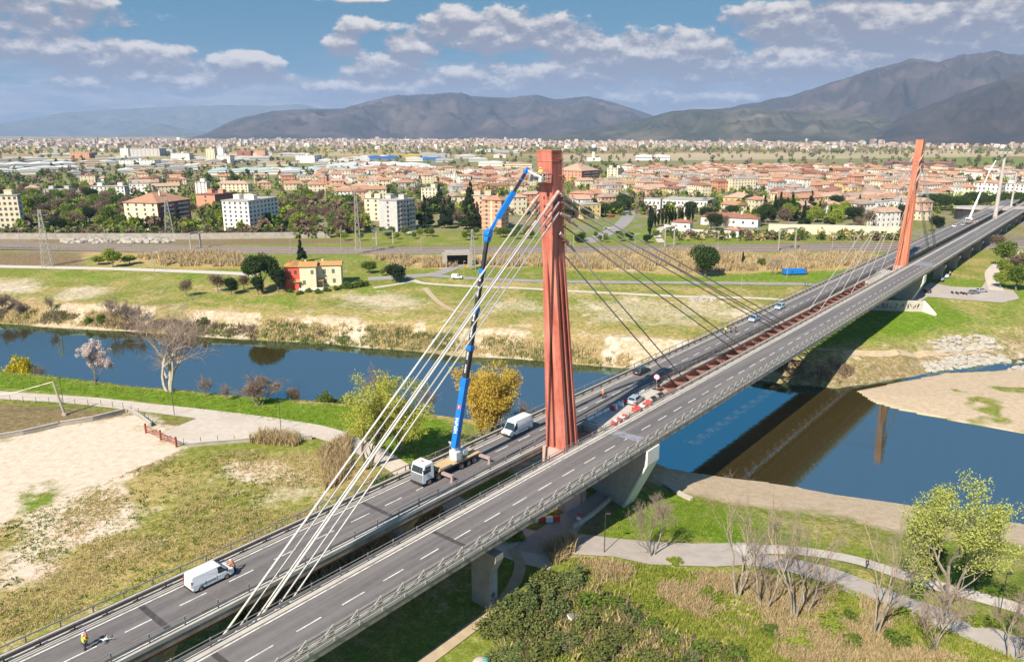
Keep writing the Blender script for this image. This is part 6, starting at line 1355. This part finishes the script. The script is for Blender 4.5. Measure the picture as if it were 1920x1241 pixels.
# low farm with red roofs and white walls by the railway
block('farm_building','long low farm building with red-brown roof behind the white yard wall',1420,427,105,6,411,1,M['w_white'],roof='hip',roofmat=M['terracotta_dark'],nf=6,ns=1,phi=10,cat='farm building')
block('farm_building','small white outbuilding with orange roof by the white yard wall',1384,445,26,8,432,1,M['w_white'],roof='hip',nf=2,ns=1,phi=20,cat='farm building')
block('farm_building','white shed with a purple-red roof left of the farm yard',1293,434,34,6,418,1,M['w_white'],roof='hip',roofmat=M['w_brick'],nf=2,ns=1,phi=15,cat='farm building')
def long_wall(name,label,pts,h,th,mat,cat='wall',z=0.):
    t=thing(name,label,cat,tuple(at(*pts[0]))); o=np.array(t.location); mb=MB()
    P=[at(*q)-o for q in pts]
    for a,b in zip(P[:-1],P[1:]): mb.bar(a+np.array([0,0,h/2]),b+np.array([0,0,h/2]),th,h)
    mb.build('wall_body',mat,t)
    mb=MB()
    for a,b in zip(P[:-1],P[1:]): mb.bar(a+np.array([0,0,h+.06]),b+np.array([0,0,h+.06]),th+.15,.12)
    mb.build('coping',M['pale_concrete'],t); return t
long_wall('yard_wall','long cream wall by the railway left of the far pylon',[(1440,438),(1560,440),(1690,444)],5.5,.5,M['w_cream']); long_wall('yard_wall','white farm yard wall beside the red-brown roof',[(1246,430),(1300,440),(1372,446),(1425,436)],3.,.5,M['w_white'])
long_wall('railway_wall','long grey concrete wall along the railway on the left',[(-200,447),(100,449),(350,449),(620,446)],3.2,.5,M['concrete'])
long_wall('broken_wall','low grey broken concrete wall along the edge of the dirt lot',[(-60,833),(45,815),(110,800)],.9,.25,M['concrete']); long_wall('broken_wall','low grey concrete wall stretch nearer the red gate',[(114,799),(175,789),(235,774)],.9,.25,M['concrete'])
long_wall('path_wall','low concrete wall slabs along the bend of the left path',[(235,770),(262,783),(284,800)],.8,.2,M['concrete']); long_wall('path_wall','low concrete kerb wall behind the dry reeds right of the yard',[(352,838),(420,832),(470,828)],.7,.2,M['concrete']); long_wall('path_wall','low concrete kerb wall end piece towards the willow',[(530,826),(585,824)],.8,.2,M['concrete'])
long_wall('bank_wall','pale concrete bank wall curving along the shaded right shore',[(1243,908),(1262,920),(1280,931),(1297,938)],.45,.7,M['pale_concrete']); long_wall('ramp_wall','low white kerb wall beside the shaded lane under the bridge',[(1075,992),(1110,968),(1160,925)],.7,.3,M['pale_concrete'])
stones('white_rubble',[(115,450),(330,449),(330,456),(120,457)],160,7,1.4)
# far abutment walls with scrawled paint
def graffiti_wall():
    a=at(1664,578); b=at(1728,584); c=at(1752,592); t=thing('abutment_wall','pale concrete abutment wall with black scrawled graffiti under the far pylon','abutment wall',tuple(a)); o=np.array(t.location)
    mb=MB(); mb.bar(np.array([-14.,-2.,1.6]),b-o+np.array([0,0,1.6]),.8,4.2); mb.build('wall_body',M['pale_concrete'],t)
    q=b-o; P=c-o; mb=MB(); V=[(q[0],q[1],q[2]-.5),(P[0],P[1],P[2]-.5),(P[0],P[1],P[2]+.6),(q[0],q[1],q[2]+3.7)]; n=np.array([-(P-q)[1],(P-q)[0],0]); n/=np.linalg.norm(n); W_=[tuple(np.array(v)+n*.8) for v in V]; mb.add(V+W_,[(0,1,2,3),(7,6,5,4),(0,4,5,1),(1,5,6,2),(2,6,7,3),(3,7,4,0)]); mb.build('wing_wall',M['w_white'],t)
    d=(q-np.array([-14.,-2,0])); L=np.linalg.norm(d[:2]); d=d/L; nn=np.array([d[1],-d[0],0]); rg=random.Random(4); mb=MB(); x=4.
    while x<L-1.5:
        w=rg.uniform(.9,1.5); z0=.9; base=np.array([-14.,-2,1.6-1.6])
        for k in range(4):
            p0=base+d*(x+rg.uniform(0,w))+nn*.43+np.array([0,0,z0+rg.uniform(0,2.)]); p1=base+d*(x+rg.uniform(0,w))+nn*.43+np.array([0,0,z0+rg.uniform(0,2.)])
            if np.linalg.norm(p1-p0)>.3: mb.bar(p0,p1,.28,.05)
        x+=w+.25
    mb.build('painted_scrawl',M['black'],t)
graffiti_wall()
# ---------------- railway, masts, posts, parked vehicles, far town, hills, haze ----------------
def track(pxs,label):
    P=spline([at(a,b)[:2] for a,b in pxs],6); t=thing('railway_track',label,'railway track',(P[0][0],P[0][1],0)); o=np.array([P[0][0],P[0][1]])
    T=np.gradient(P,axis=0); T/=np.linalg.norm(T,axis=1)[:,None]; N_=np.c_[-T[:,1],T[:,0]]; z=.35
    for s in (-1,1): mb=MB(); Q=P-o+N_*s*.75; mb.tube(np.c_[Q,np.full(len(Q),z)],.11,4); mb.build('rail',M['rail'],t)
    mb=MB(); mb.tube(np.c_[P-o,np.full(len(P),.08)],[1.4]*len(P),4); V=mb.v[0]; V[:,2]=.08+(V[:,2]-.08)*.1; mb.build('sleeper_bed',M['sleeper'],t)
M['rail']=pm('rail_steel',(.33,.27,.24),(.24,.19,.16),1.,.5,metal=.4); M['sleeper']=pm('sleepers',(.26,.22,.19),(.2,.165,.14),1.,.9)
for k,dy in enumerate((-10,-6.5,-2,2.5)):
    track([(-250,462+dy),(0,466+dy),(400,472+dy),(700,474+dy),(1000,472+dy),(1260,471+dy),(1660,466+dy),(1950,456+dy)],['farthest railway track along the far edge of the ballast','second railway track from the far side','third railway track from the far side','nearest railway track beside the reeds'][k])
def pole(name,label,px,base,top,r,mat,cat,arm=0.,group=None,head=None):
    p=at(px,base); d=np.hypot(*p[:2]); q=ray(px,top); h=CAMZ+q[2]/np.hypot(q[0],q[1])*d-p[2]
    t=thing(name,label,cat,tuple(p),0.,group); mb=MB(); mb.tube([(0,0,-.2),(0,0,h)],[r,r*.65],6); mb.build('pole',mat,t)
    if arm: mb=MB(); mb.bar((0,0,h*.86),(arm,0,h*.95),r*1.1); mb.bar((0,0,h*.95),(arm,0,h*.95),r*.8); mb.build('arm',mat,t)
    if head: mb=MB(); mb.box((.35,0,h+.05),(.7,.3,.16)); mb.build('lamp_head',M['pole_dark'] if head==1 else M['galv'],t)
    return t,h
for px,b,tp,lb in ((119,757,707,'thin dark lamp post behind the leaning wooden pole on the left path'),(327,778,736,'thin dark lamp post at the middle of the left path'),(527,808,750,'thin dark lamp post by the bend where the left path widens'),(1133,1036,963,'thin dark lamp post beside the shaded lane right of the bridge'),(1873,1158,1071,'thin dark lamp post at the right edge beside the white path')):
    pole('lamp_post',lb,px,b,tp,.075,M['pole_dark'],'lamp post',head=1)
for px,b,tp in ((40,468,425),(108,470,430),(200,466,428),(290,505,470),(375,466,432),(545,468,440),(640,470,430),(700,472,444),(790,470,442),(905,470,425),(1075,470,430),(1190,470,436),(1345,472,440),(1560,468,440),(1600,466,440)):
    lb='thin grey railway mast beside the tracks '+('left of the farmhouse' if px<560 else 'between farmhouse and near pylon' if px<1000 else 'between the two pylons'); pole('railway_mast',lb,px,b,tp,.18,M['galv'],'mast',2.6,group=lb.replace('mast','masts'))
for px,b,tp in ((290,512,478),(650,508,470),(870,520,490),(1390,540,505),(1475,523,480)):
    lb='thin grey lamp post along the far river road '+('left of the farmhouse' if px<560 else 'right of the farmhouse' if px<1000 else 'between the pylons'); pole('lamp_post',lb,px,b,tp,.1,M['galv'],'lamp post',head=2,group=lb.replace('post','posts'))
def lattice(label,px,base,top,w=3.):
    p=at(px,base); d=np.hypot(*p[:2]); q=ray(px,top); h=CAMZ+q[2]/np.hypot(q[0],q[1])*d-p[2]; t=thing('lattice_tower',label,'lattice tower',tuple(p),.3); mb=MB(); n=9
    f=lambda k,x,y:np.array([x*w/2*(1-.8*k/n),y*w/2*(1-.8*k/n),h*k/n])
    for x,y in ((-1,-1),(1,-1),(1,1),(-1,1)): mb.bar(f(0,x,y),f(n,x,y),.2)
    C=((-1,-1),(1,-1),(1,1),(-1,1))
    for k in range(n):
        for i in range(4): a=C[i]; b=C[(i+1)%4]; mb.bar(f(k,*a),f(k+1,*b),.1); mb.bar(f(k,*b),f(k+1,*a),.1)
    mb.build('lattice_frame',M['galv'],t)
    for k,z in enumerate((.78,.9)): mb=MB(); mb.bar((-h*.12,0,h*z),(h*.12,0,h*z),.18); mb.build('cross_arm',M['galv'],t)
lattice('grey lattice power tower in front of the cream block with brick side',319,446,369,4.5); lattice('tall thin lattice mast left of the grey slab block',672,476,352,2.6); lattice('lattice tower at the far left among the park trees',90,500,392,4.); lattice('rust-brown lattice mast standing behind the blue crane arm',886,505,430,2.2)
def gantry(label,px0,px1,base,top):
    a=at(px0,base); b=at(px1,base-3); d=np.hypot(*a[:2]); q=ray(px0,top); h=CAMZ+q[2]/np.hypot(q[0],q[1])*d-a[2]; t=thing('railway_gantry',label,'railway gantry',tuple(a)); v=b-a
    for p in (np.zeros(3),v): mb=MB(); mb.bar(p,p+np.array([0,0,h]),.5); mb.build('post',M['galv'],t)
    mb=MB(); mb.bar((0,0,h),v+np.array([0,0,h]),.5,.9); mb.build('beam',M['galv'],t)
gantry('pale railway gantry with twin posts left of the white block',358,377,468,438); gantry('slanting railway gantry right of the farm yard',1459,1490,470,430); gantry('railway gantry beside the farm with red ramp',1246,1263,464,428); gantry('railway gantry before the grey slab block',706,737,460,436); gantry('railway gantry at the foot of the far pylon',1690,1725,462,437)
# two tall masts near the far end of the bridge
for s,n,h,r,lb,ring in ((431.,-2.,36.5,1.2,'tall tapered light mast with a crown of lamps right of the far pylon',1),(516.,0.,24.,.7,'shorter light mast at the right edge by the carriageway',0)):
    p=bl(s,n); t=thing('light_mast',lb,'light mast',p,BANG); mb=MB(); mb.tube([(0,0,-1),(0,0,h)],[r,r*.55],10); mb.build('shaft',M['pale_concrete'],t)
    mb=MB(); mb.cyl((0,0,h),2.6 if ring else 1.2,.3,16); 
    for k in range(10 if ring else 5): a=k*.628*(1 if ring else 2); q=3.2 if ring else 1.5; mb.box((math.cos(a)*q,math.sin(a)*q,h+.6),(.7,.7,1.6 if ring else .6)); mb.bar((0,0,h),(math.cos(a)*q,math.sin(a)*q,h+.2),.2)
    mb.build('lamp_ring',M['galv'],t)
# things by the left path
a=at(122,778); t=thing('leaning_pole','weathered wooden pole leaning left beside the left path with a wire','pole',tuple(a)); mb=MB(); mb.tube([(0,0,-.3),(-1.6,.3,7.2)],[.28,.2],8); mb.box((0,0,.2),(.9,.9,.5)); mb.build('pole',M['wood'],t); mb=MB(); mb.tube([(-1.6,.3,7.1),(-9,-1,5.2),(-22,-2,3.6)],.06,5); mb.build('wire',M['galv'],t)
a=at(274,812); b=at(331,838); v=b-a; L=np.hypot(*v[:2]); t=thing('field_gate','rusty red tubular gate at the entrance of the dirt lot','gate',tuple(a),math.atan2(v[1],v[0]))
for x in (0,L*.5,L): mb=MB(); mb.box((x,0,.9),(.3,.3,2.2)); mb.build('post',M['gate_red'],t)
for x0,x1 in ((.2,L*.5-.2),(L*.5+.2,L-.2)):
    mb=MB()
    for z in (.4,.9,1.5): mb.bar((x0,0,z),(x1,0,z),.1)
    mb.bar((x0,0,.4),(x1,0,1.5),.08); 
    for k in range(8): x=x0+(x1-x0)*k/7; mb.bar((x,0,.4),(x,0,1.5),.04)
    mb.build('gate_leaf',M['gate_red'],t)
def wire_fence(label,pxs,step=3.):
    P=np.array([at(*q) for q in pxs]); seg=np.hypot(*np.diff(P[:,:2],axis=0).T); cum=np.concatenate([[0],np.cumsum(seg)]); t=thing('wire_fence',label,'fence',tuple(P[0])); mb=MB(); mb.tube([(0,0,-.2),(0,0,1.4)],.05,5); me=mb.mesh('fence_post',M['pole_dark']); pts=[]
    for s in np.arange(0,cum[-1],step):
        x,y=np.interp(s,cum,P[:,0]),np.interp(s,cum,P[:,1]); q=np.array([x,y,land1(x,y)])-P[0]; pts.append(q); o=link('fence_post',me,t); o.location=tuple(q)
    for z in (.5,.9,1.3): mb=MB(); mb.tube(np.array(pts)+np.array([0,0,z]),.012,3); mb.build('wire',M['galv'],t)
wire_fence('thin wire fence with dark posts along the left path',[(20,753),(120,758),(200,762),(238,768),(268,780),(296,806)]); wire_fence('thin wire fence with dark posts behind the reeds beside the yard',[(345,835),(420,829),(500,827),(590,822)])
# vehicles away from the bridge
for px,py,rz,pn,lb in ((1826,551,.3,'grey','dark grey car parked in the sun at the car park by the far end'),(1840,548,.25,'silver','silver-blue car parked in the sun next to the dark grey one'),(1766,527,1.,'navy','dark blue car parked in the bridge shade, front of its row'),(1774,521,1.,'pale_blue','pale blue car parked in the bridge shade, middle of its row'),(1779,515,1.,'black','black car parked in the bridge shade, back of its row'),(1738,548,1.4,'black','dark car parked alone under the far end of the bridge'),(1163,401,1.2,'black','small dark car on the road between the lawns'),(1138,430,.2,'white','white car parked by the lawns right of the near pylon'),(1146,408,.2,'red','dark red car on the road between the lawns')):
    make_car(lb,P_[pn],tuple(at(px,py,.14)),rz,wagon=True)
for k,(px,py,pn) in enumerate(((345,434,'silver'),(355,436,'white'),(363,434,'navy'),(372,437,'grey'),(520,434,'white'),(505,437,'silver'),(690,432,'white'),(697,430,'pale_blue'),(700,436,'grey'),(765,438,'white'))):
    make_car('small parked car among trees at the foot of the apartment blocks',P_[pn],tuple(at(px,py,.1)),k*.7,group='cars by the apartment blocks')
make_van('small white van parked on the lane near the underpass',tuple(at(857,523,.16)),-.1,4.4,1.9,1.8,1.0,.8)
for k,(s,n,pn) in enumerate(((366.,7.6,'white'),(377.,5.6,'silver'))): make_car(['white car stopped nearer on the carriageway beyond the far pylon','silver car stopped beside the distant crane truck'][k],P_[pn],bl(s,n),BANG+math.pi)
make_car('small white car on the carriageway at the foot of the light masts',P_['white'],bl(500.,6.),BANG+math.pi)
def moto(loc,rz,label,group):
    t=thing('motorcycle',label,'motorcycle',loc,rz,group); w=MB(); w.cyl((0,0,0),.31,.13,12,0,'y'); me=w.mesh('wheel',M['tyre'])
    for x in (-.68,.68): o=link('wheel',me,t); o.location=(x,0,.31)
    mb=MB(); mb.side([(-.75,.55),(-.7,.78),(-.1,.72),(.1,.9),(.45,.88),(.6,.6),(.2,.35),(-.3,.32)],-.16,.16); mb.build('frame',M['black'],t,bevel=.04); mb=MB(); mb.bar((.72,0,.35),(.45,0,1.02),.08); mb.bar((.45,-.35,1.05),(.45,.35,1.05),.05); mb.build('handlebar',M['galv'],t)
for k,(px,py) in enumerate(((1785,551),(1794,552),(1803,552),(1809,553))): moto(tuple(at(px,py,.13)),1.5+.2*k,'motorcycle in the row of four at the sunny car park','motorcycles at the car park')
# blue container, underpass
p=at(1488,515); t=thing('blue_container','blue open container standing on the far meadow before the reeds','container',tuple(p),.08); mb=MB(); mb.bx(-4.6,4.6,-1.2,1.2,.5,.7); mb.bx(-4.6,4.6,-1.2,-1.1,.7,2.4); mb.bx(-4.6,4.6,1.1,1.2,.7,2.4); mb.bx(-4.6,-4.5,-1.09,1.09,.7,2.4); mb.bx(4.5,4.6,-1.09,1.09,.7,2.4); mb.build('body',M['blue'],t)
for x in range(5): mb=MB(); mb.bx(-4.2+x*2.1-.08,-4.2+x*2.1+.08,-1.28,-1.205,.5,2.4); mb.build('rib',M['blue'],t)
mb=MB(); mb.bx(4.7,5.4,-.6,.6,.3,3.2); mb.build('red_end_frame',M['gate_red'],t)
p=at(858,500); t=thing('underpass','dark concrete railway underpass at the end of the lane','underpass',tuple(p),.1); mb=MB(); mb.bx(-5.5,5.5,0,9,5.,6.); mb.bx(-6.5,-4.5,0,9,-1,5.); mb.bx(4.5,6.5,0,9,-1,5.); mb.build('frame',M['concrete'],t); mb=MB(); mb.bx(-4.5,4.5,6,6.3,-1,5.); mb.build('painted_dark_back',M['black'],t)  # black sheet across the passage paints the dark inside
# curved flyover mouth at the far right
p=at(1868,412); t=thing('tunnel_mouth','dark oval tunnel mouth of the ramp beside the distant crane','tunnel',tuple(p),-.2); mb=MB(); mb.prism([(math.cos(a)*26,math.sin(a)*9) for a in np.linspace(0,2*math.pi,24,endpoint=False)],0,7.,0,mt=0); mb.build('mouth',M['black'],t); mb=MB(); mb.prism([(math.cos(a)*27.5,math.sin(a)*10) for a in np.linspace(0,2*math.pi,24,endpoint=False)],7.02,8.4); mb.build('roof',M['flat_roof'],t)  # solid black oval paints the dark of the opening
# small things by the lane under the bridge and in the thicket
p=at(1016,978); t=thing('road_block','low red and white road block across the lane under the bridge','road block',tuple(p),.15)
for k in range(5): mb=MB(); mb.side([(-.3,0),(.3,0),(.18,.8),(-.18,.8)],-.55,.55); o=mb.build('segment',M['red_plastic'] if k%2==0 else M['white'],t); o.location=((k-2)*1.15,0,0); o.rotation_euler=(0,0,math.pi/2)
p=at(1085,990); t=thing('information_sign','small white sign on a post beside the shaded lane','sign',tuple(p),-.5); mb=MB(); mb.tube([(0,0,-.1),(0,0,2.6)],.05,6); mb.build('post',M['galv'],t); mb=MB(); mb.box((0,-.06,1.7),(.7,.04,.45)); mb.build('sign_plate',M['white'],t); mb=MB(); mb.cyl((0,-.06,2.4),.28,.04,16,0,'y'); mb.build('round_plate',M['red_plastic'],t)
p=at(900,1239,-.3); t=thing('tarpaulin_shelter','rounded pale tarpaulin shelter with a turquoise side at the bottom edge','shelter',tuple(p),.4); mb=MB(); mb.ball((0,0,.1),(1.0,.7,.75),0,14,8); mb.build('cover',M['stone'],t,smooth=True); mb=MB(); mb.ball((.5,-.18,.1),(.6,.58,.64),0,12,8); mb.build('side_sheet',M['turquoise'],t,smooth=True)
p=at(1076,1166); t=thing('white_box','small white metal box with a sloping lid lying in the thicket','box',tuple(p),.5); mb=MB(); mb.side([(-.7,0),(.7,0),(.7,.7),(-.7,1.1)],-.5,.5); mb.build('body',M['white'],t); mb=MB(); mb.side([(-.75,1.11),(.75,.71),(.75,.77),(-.75,1.17)],-.55,.55); mb.build('lid',M['galv'],t)
def scrawl(host,origin,d,L,h,n,mats,seed):
    rg=random.Random(seed); d=np.array(d,float); nn=np.array([d[1],-d[0],0])
    for m in mats:
        mb=MB()
        for _ in range(n):
            x=rg.uniform(0,L-.6); z=rg.uniform(.2,h); a=np.array(origin)+d*x+np.array([0,0,z]); q=a+d*rg.uniform(.15,.7)+np.array([0,0,rg.uniform(-.5,.5)]); mb.bar(a,q,.09,.03)
        mb.build('painted_scrawl',m,host)
p=at(1052,950); t=thing('graffiti_wall','low concrete wall with pink and green graffiti under the bridge','wall',tuple(p),.55); mb=MB(); mb.bx(-3.,5.,0,.5,-.5,2.2); mb.build('wall_body',M['concrete'],t); scrawl(t,(-2.8,-.02,0),(1,0,0),6.,1.7,16,[M['pink_paint'],M['green_paint']],3)
scrawl(BRIDGE,(-28.1,-9.17,-2.6),(1,0,0),1.3,1.9,26,[M['navy_paint']],5)
# ---- trees of the town: individuals, then the far ones as one mass ----
rng=np.random.default_rng(17); TK=dict(green_tree='green',lime_tree='yellow-green',brown_tree='brown leafless',holm_oak='dark evergreen',cypress='narrow dark cypress',umbrella_pine='umbrella pine',cedar='dark conifer',round_pine='round pine')
cntt=0
def scatter_trees(px0,px1,py0,py1,n,kinds,where,smin=.8,smax=1.3):
    global cntt
    for _ in range(n):
        px=rng.uniform(px0,px1); py=rng.uniform(py0,py1); k=kinds[rng.integers(len(kinds))]; p=gp(px,py)
        if any(math.hypot(p[0]-h[1],p[1]-h[2])<7 for h in HOUSES): continue
        s_,n_=sn_of(*p)
        if abs(n_)<20: continue
        lb=f"{TK[k]} tree {where}"; plant(k,'town_tree',lb,'tree',(p[0],p[1],0),rng.uniform(0,6),rng.uniform(smin,smax),lb.replace('tree ','trees ',1)); cntt+=1
scatter_trees(-20,235,362,438,90,['brown_tree','lime_tree','brown_tree','green_tree','holm_oak','lime_tree'],'in the park at the far left before the apartment blocks',.9,1.5)
scatter_trees(48,420,362,440,30,['brown_tree','lime_tree','holm_oak','green_tree'],'around the cream and brick blocks',.8,1.3)
scatter_trees(530,705,372,440,66,['brown_tree','brown_tree','lime_tree','green_tree'],'in the gardens between the white and grey blocks',.8,1.3)
scatter_trees(785,905,385,440,22,['cedar','brown_tree','holm_oak','cedar','green_tree'],'between the grey slab and the peach block',.9,1.5)
scatter_trees(1030,1180,384,412,24,['umbrella_pine','umbrella_pine','green_tree'],'of the dark grove just right of the near pylon',.7,1.)
scatter_trees(1290,1440,392,425,20,['lime_tree','holm_oak','brown_tree','umbrella_pine'],'between the white factory and the farm',.7,1.1)
scatter_trees(1440,1690,392,430,44,['lime_tree','cedar','holm_oak','brown_tree','lime_tree'],'behind the cream yard wall',.8,1.4)
scatter_trees(640,1000,438,452,30,['green_tree','green_tree','lime_tree'],'of the green hedge row along the railway',.45,.65)
scatter_trees(1060,1240,446,456,14,['green_tree','holm_oak'],'of the low hedge row below the lawns',.4,.6)
for k in range(13):
    px=1222+k*6.4+rng.uniform(-1,1); p=gp(px,427-k*.9); plant('cypress','cypress_tree','slim dark cypress of the row between the lawns and the white factory','tree',(p[0],p[1],0),k,rng.uniform(.75,1.1),'cypresses by the white factory')
for px,py,sc in ((1218,444,1.5),(1452,404,1.3),(1462,406,1.5),(1433,402,1.2)): p=gp(px,py); plant('cypress','cypress_tree','tall dark cypress standing clear in front of the houses','tree',(p[0],p[1],0),0,sc,'tall cypresses')
for k in range(16):
    px=1735+k*12.5+rng.uniform(-3,3); p=gp(px,392+rng.uniform(-2,6)); plant('umbrella_pine','umbrella_pine','umbrella pine of the long row behind the far end of the bridge','tree',(p[0],p[1],0),k,rng.uniform(.95,1.25),'umbrella pines at the far bridge end')
for px,py,sc in ((1340,432,1.1),(1655,420,1.2),(1600,425,1.3),(1755,435,1.)): p=gp(px,py); plant('holm_oak','evergreen_tree','dark rounded evergreen by the farm and the cream wall','tree',(p[0],p[1],0),0,(sc,sc,sc*1.2),'evergreens by the farm')
print('town trees',cntt)
def mass(name,n,px0,px1,py0,py1,leafs,seed,h=(6,11),k=26):
    rg=np.random.default_rng(seed); A=[MB() for _ in leafs]
    for i in range(n):
        px=rg.uniform(px0,px1); py=py0+(py1-py0)*rg.random()**.8; p=gp(px,py); hh=rg.uniform(*h); q=rg.integers(len(leafs)); d=np.hypot(*p)
        c=np.array([p[0],p[1],hh*.55]); V,F=leaf_cloud(rg,[c],np.array([[hh*.42,hh*.42,hh*.5]]),k,hh*.17); A[q].add(V,F)
    mb=MB(); mats=[]
    for q,a in enumerate(A):
        if not a.v: continue
        o=mb.n; mb.v+=a.v; mb.n+=a.n; mb.f+=[f+o for f in a.f]; mb.m+=[np.full(len(f),len(mats),np.int32) for f in a.f]; mats.append(LEAF[leafs[q]])
    tag(mb.build(name,mats),kind='stuff')
mass('distant_trees',950,-150,2050,285,345,['brown','mid','pine','brown','olive'],3)
mass('garden_trees',1900,-40,1960,325,405,['brown','mid','pine','lime'],4,(4,8))
mass('distant_trees',2300,-300,2200,264,290,['mid','pine','brown','olive'],5,(8,14),14)
mass('park_trees',130,-40,700,388,440,['brown','olive','lime','brown','lime','mid'],14,(5,9),110)
mass('railway_scrub',260,-50,640,440,447,['brown','olive','mid'],6,(3,6)); mass('railway_scrub',160,1250,1700,440,452,['olive','brown','mid','straw'],8,(2,5))
# ---- far town: thousands of small buildings, one mass ----
def far_town():
    rg=np.random.default_rng(9); mb=MB(); mats=[M['far_tan'],M['far_pink'],M['far_brown'],M['w_grey'],M['terracotta'],M['flat_roof'],M['w_white']]
    n=0
    while n<5200:
        px=rg.uniform(-300,2250); py=262.5+abs(rg.normal())*7.
        if py>286: continue
        dens=.35+.65*vnoise(np.array([px*.012]),np.array([py*.2]),3)[0]
        if px>960: dens*=1.25
        if rg.random()>dens: continue
        x,y=gp(px,py); d=math.hypot(x,y); w=rg.uniform(10,24)*(1 if d<4500 else 1.4); dp=rg.uniform(9,16); h=rg.choice([6,8,10,13,18,26],p=[.28,.27,.22,.15,.065,.015]); m=int(rg.choice([0,1,2,3,6],p=[.33,.3,.2,.09,.08])); rz=rg.uniform(0,3.1)
        mb.box((x,y,h/2-.5),(w,dp,h+1),m,rz); mb.box((x,y,h+.7),(w+1,dp+1,1.3),4 if rg.random()<.7 else 5,rz,taper=.6); n+=1
    for k in range(420):    # buildings climbing the foot of the right hills
        pass
    tag(mb.build('distant_town',mats),kind='stuff')
far_town()
# ---- hills ----
HILLS=[]
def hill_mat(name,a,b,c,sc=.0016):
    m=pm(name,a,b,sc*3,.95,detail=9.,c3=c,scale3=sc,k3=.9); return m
def hills(name,prof,r0,r1,r2,mat,seed,rough=.5,na=420,nr=56,z0=0.,pw=1.25):
    P=np.array(prof,float); az=[];hh=[]
    for a,b in P: q=ray(a,b); az.append(math.atan2(q[0],q[1])); hh.append(CAMZ+q[2]/math.hypot(q[0],q[1])*r1)
    A=np.linspace(az[0],az[-1],na); Hr=np.interp(A,az,hh); k=np.hanning(7); k/=k.sum(); Hr=np.convolve(np.pad(Hr,3,'edge'),k,'valid')
    rs=np.concatenate([np.linspace(r0,r1,nr),np.linspace(r1,r2,14)[1:]]); AA,RR=np.meshgrid(A,rs); x=RR*np.sin(AA); y=RR*np.cos(AA)
    t=np.where(RR<=r1,(RR-r0)/(r1-r0),1-(RR-r1)/(r2-r1)); s=3./(r1-r0)
    rid=1-np.abs(2*fbm(x*s*1.6,y*s*1.6,seed,5)-1)*1.; spur=fbm(AA*14+seed,RR*s*.5,seed+5,4)
    edge=np.clip(np.minimum((AA-A[0]),(A[-1]-AA))/(A[-1]-A[0])*14,0,1)
    prof_t=np.clip(t,0,1)**pw; z=np.maximum(Hr[None],2.)*(prof_t+rough*(rid-.62+spur*.5-.25)*np.clip(t*(1-t)*3.2,0,.8))*np.where(edge<1,edge**.7,1)
    z=z+(fbm(x*s*9,y*s*9,seed+9,4)-.5)*.035*Hr.max()*np.clip(t*3,0,1)
    i=np.arange(len(rs)-1)[:,None]*na; j=np.arange(na-1)[None]; F=np.stack([i+j,i+j+1,i+na+j+1,i+na+j],-1).reshape(-1,4)
    mb=MB(); mb.add(np.c_[x.ravel(),y.ravel(),z.ravel()+z0-2],F); tag(mb.build(name,mat,smooth=True),kind='structure'); HILLS.append((x,y,z+z0-2,t))
HM0=hill_mat('hazed_wooded_hill',(.11,.115,.11),(.085,.095,.09),(.15,.145,.135)); HM=hill_mat('wooded_hill',(.060,.046,.046),(.026,.030,.030),(.13,.10,.085)); HM2=hill_mat('olive_hill',(.065,.062,.045),(.026,.034,.024),(.14,.12,.085),.003); HM3=hill_mat('dark_wooded_hill',(.042,.034,.033),(.020,.023,.022),(.085,.066,.058))  # farthest hills: woodland colour paled to stand in for more haze
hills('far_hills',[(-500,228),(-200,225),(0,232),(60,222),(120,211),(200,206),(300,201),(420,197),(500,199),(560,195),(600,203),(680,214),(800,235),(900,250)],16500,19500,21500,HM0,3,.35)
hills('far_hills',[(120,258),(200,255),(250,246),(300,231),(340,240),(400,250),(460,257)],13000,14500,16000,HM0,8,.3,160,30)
hills('mountain',[(340,262),(400,240),(450,222),(510,208),(570,205),(640,204),(690,190),(740,181),(850,178),(950,184),(1000,178),(1040,187),(1100,181),(1150,193),(1200,209),(1270,232),(1340,250)],6900,10000,12500,HM,21,.95,520,70)
hills('mountain',[(1000,262),(1100,250),(1200,232),(1300,214),(1390,197),(1480,180),(1560,155),(1640,132),(1690,116),(1716,110),(1760,117),(1810,104),(1865,95),(1930,108),(2050,130),(2250,165),(2500,200)],6000,8200,10500,HM,33,.9,520,70)
hills('foothills',[(960,262),(1040,252),(1120,238),(1200,224),(1260,208),(1300,205),(1360,204),(1420,203),(1500,210),(1560,206),(1640,214),(1720,228),(1800,244)],4700,6100,7200,HM2,45,1.,420,56)
hills('foothills',[(1600,256),(1660,236),(1720,206),(1790,178),(1860,154),(1920,135),(2020,112),(2200,120),(2500,170)],4200,5600,7000,HM3,55,.8,360,56)
# ---- haze ----
def haze():
    m=bpy.data.materials.new('haze_air'); m.use_nodes=True; nt=m.node_tree; nt.nodes.clear(); o=nt.nodes.new('ShaderNodeOutputMaterial'); v=nt.nodes.new('ShaderNodeVolumePrincipled')
    v.inputs['Color'].default_value=(.47,.66,1.,1); v.inputs['Density'].default_value=5.4e-5; v.inputs['Anisotropy'].default_value=.0; nt.links.new(v.outputs[0],o.inputs['Volume'])
    mb=MB(); mb.bx(-26000,26000,-1500,22000,-16,1150); tag(mb.build('haze',m),kind='stuff')
haze()
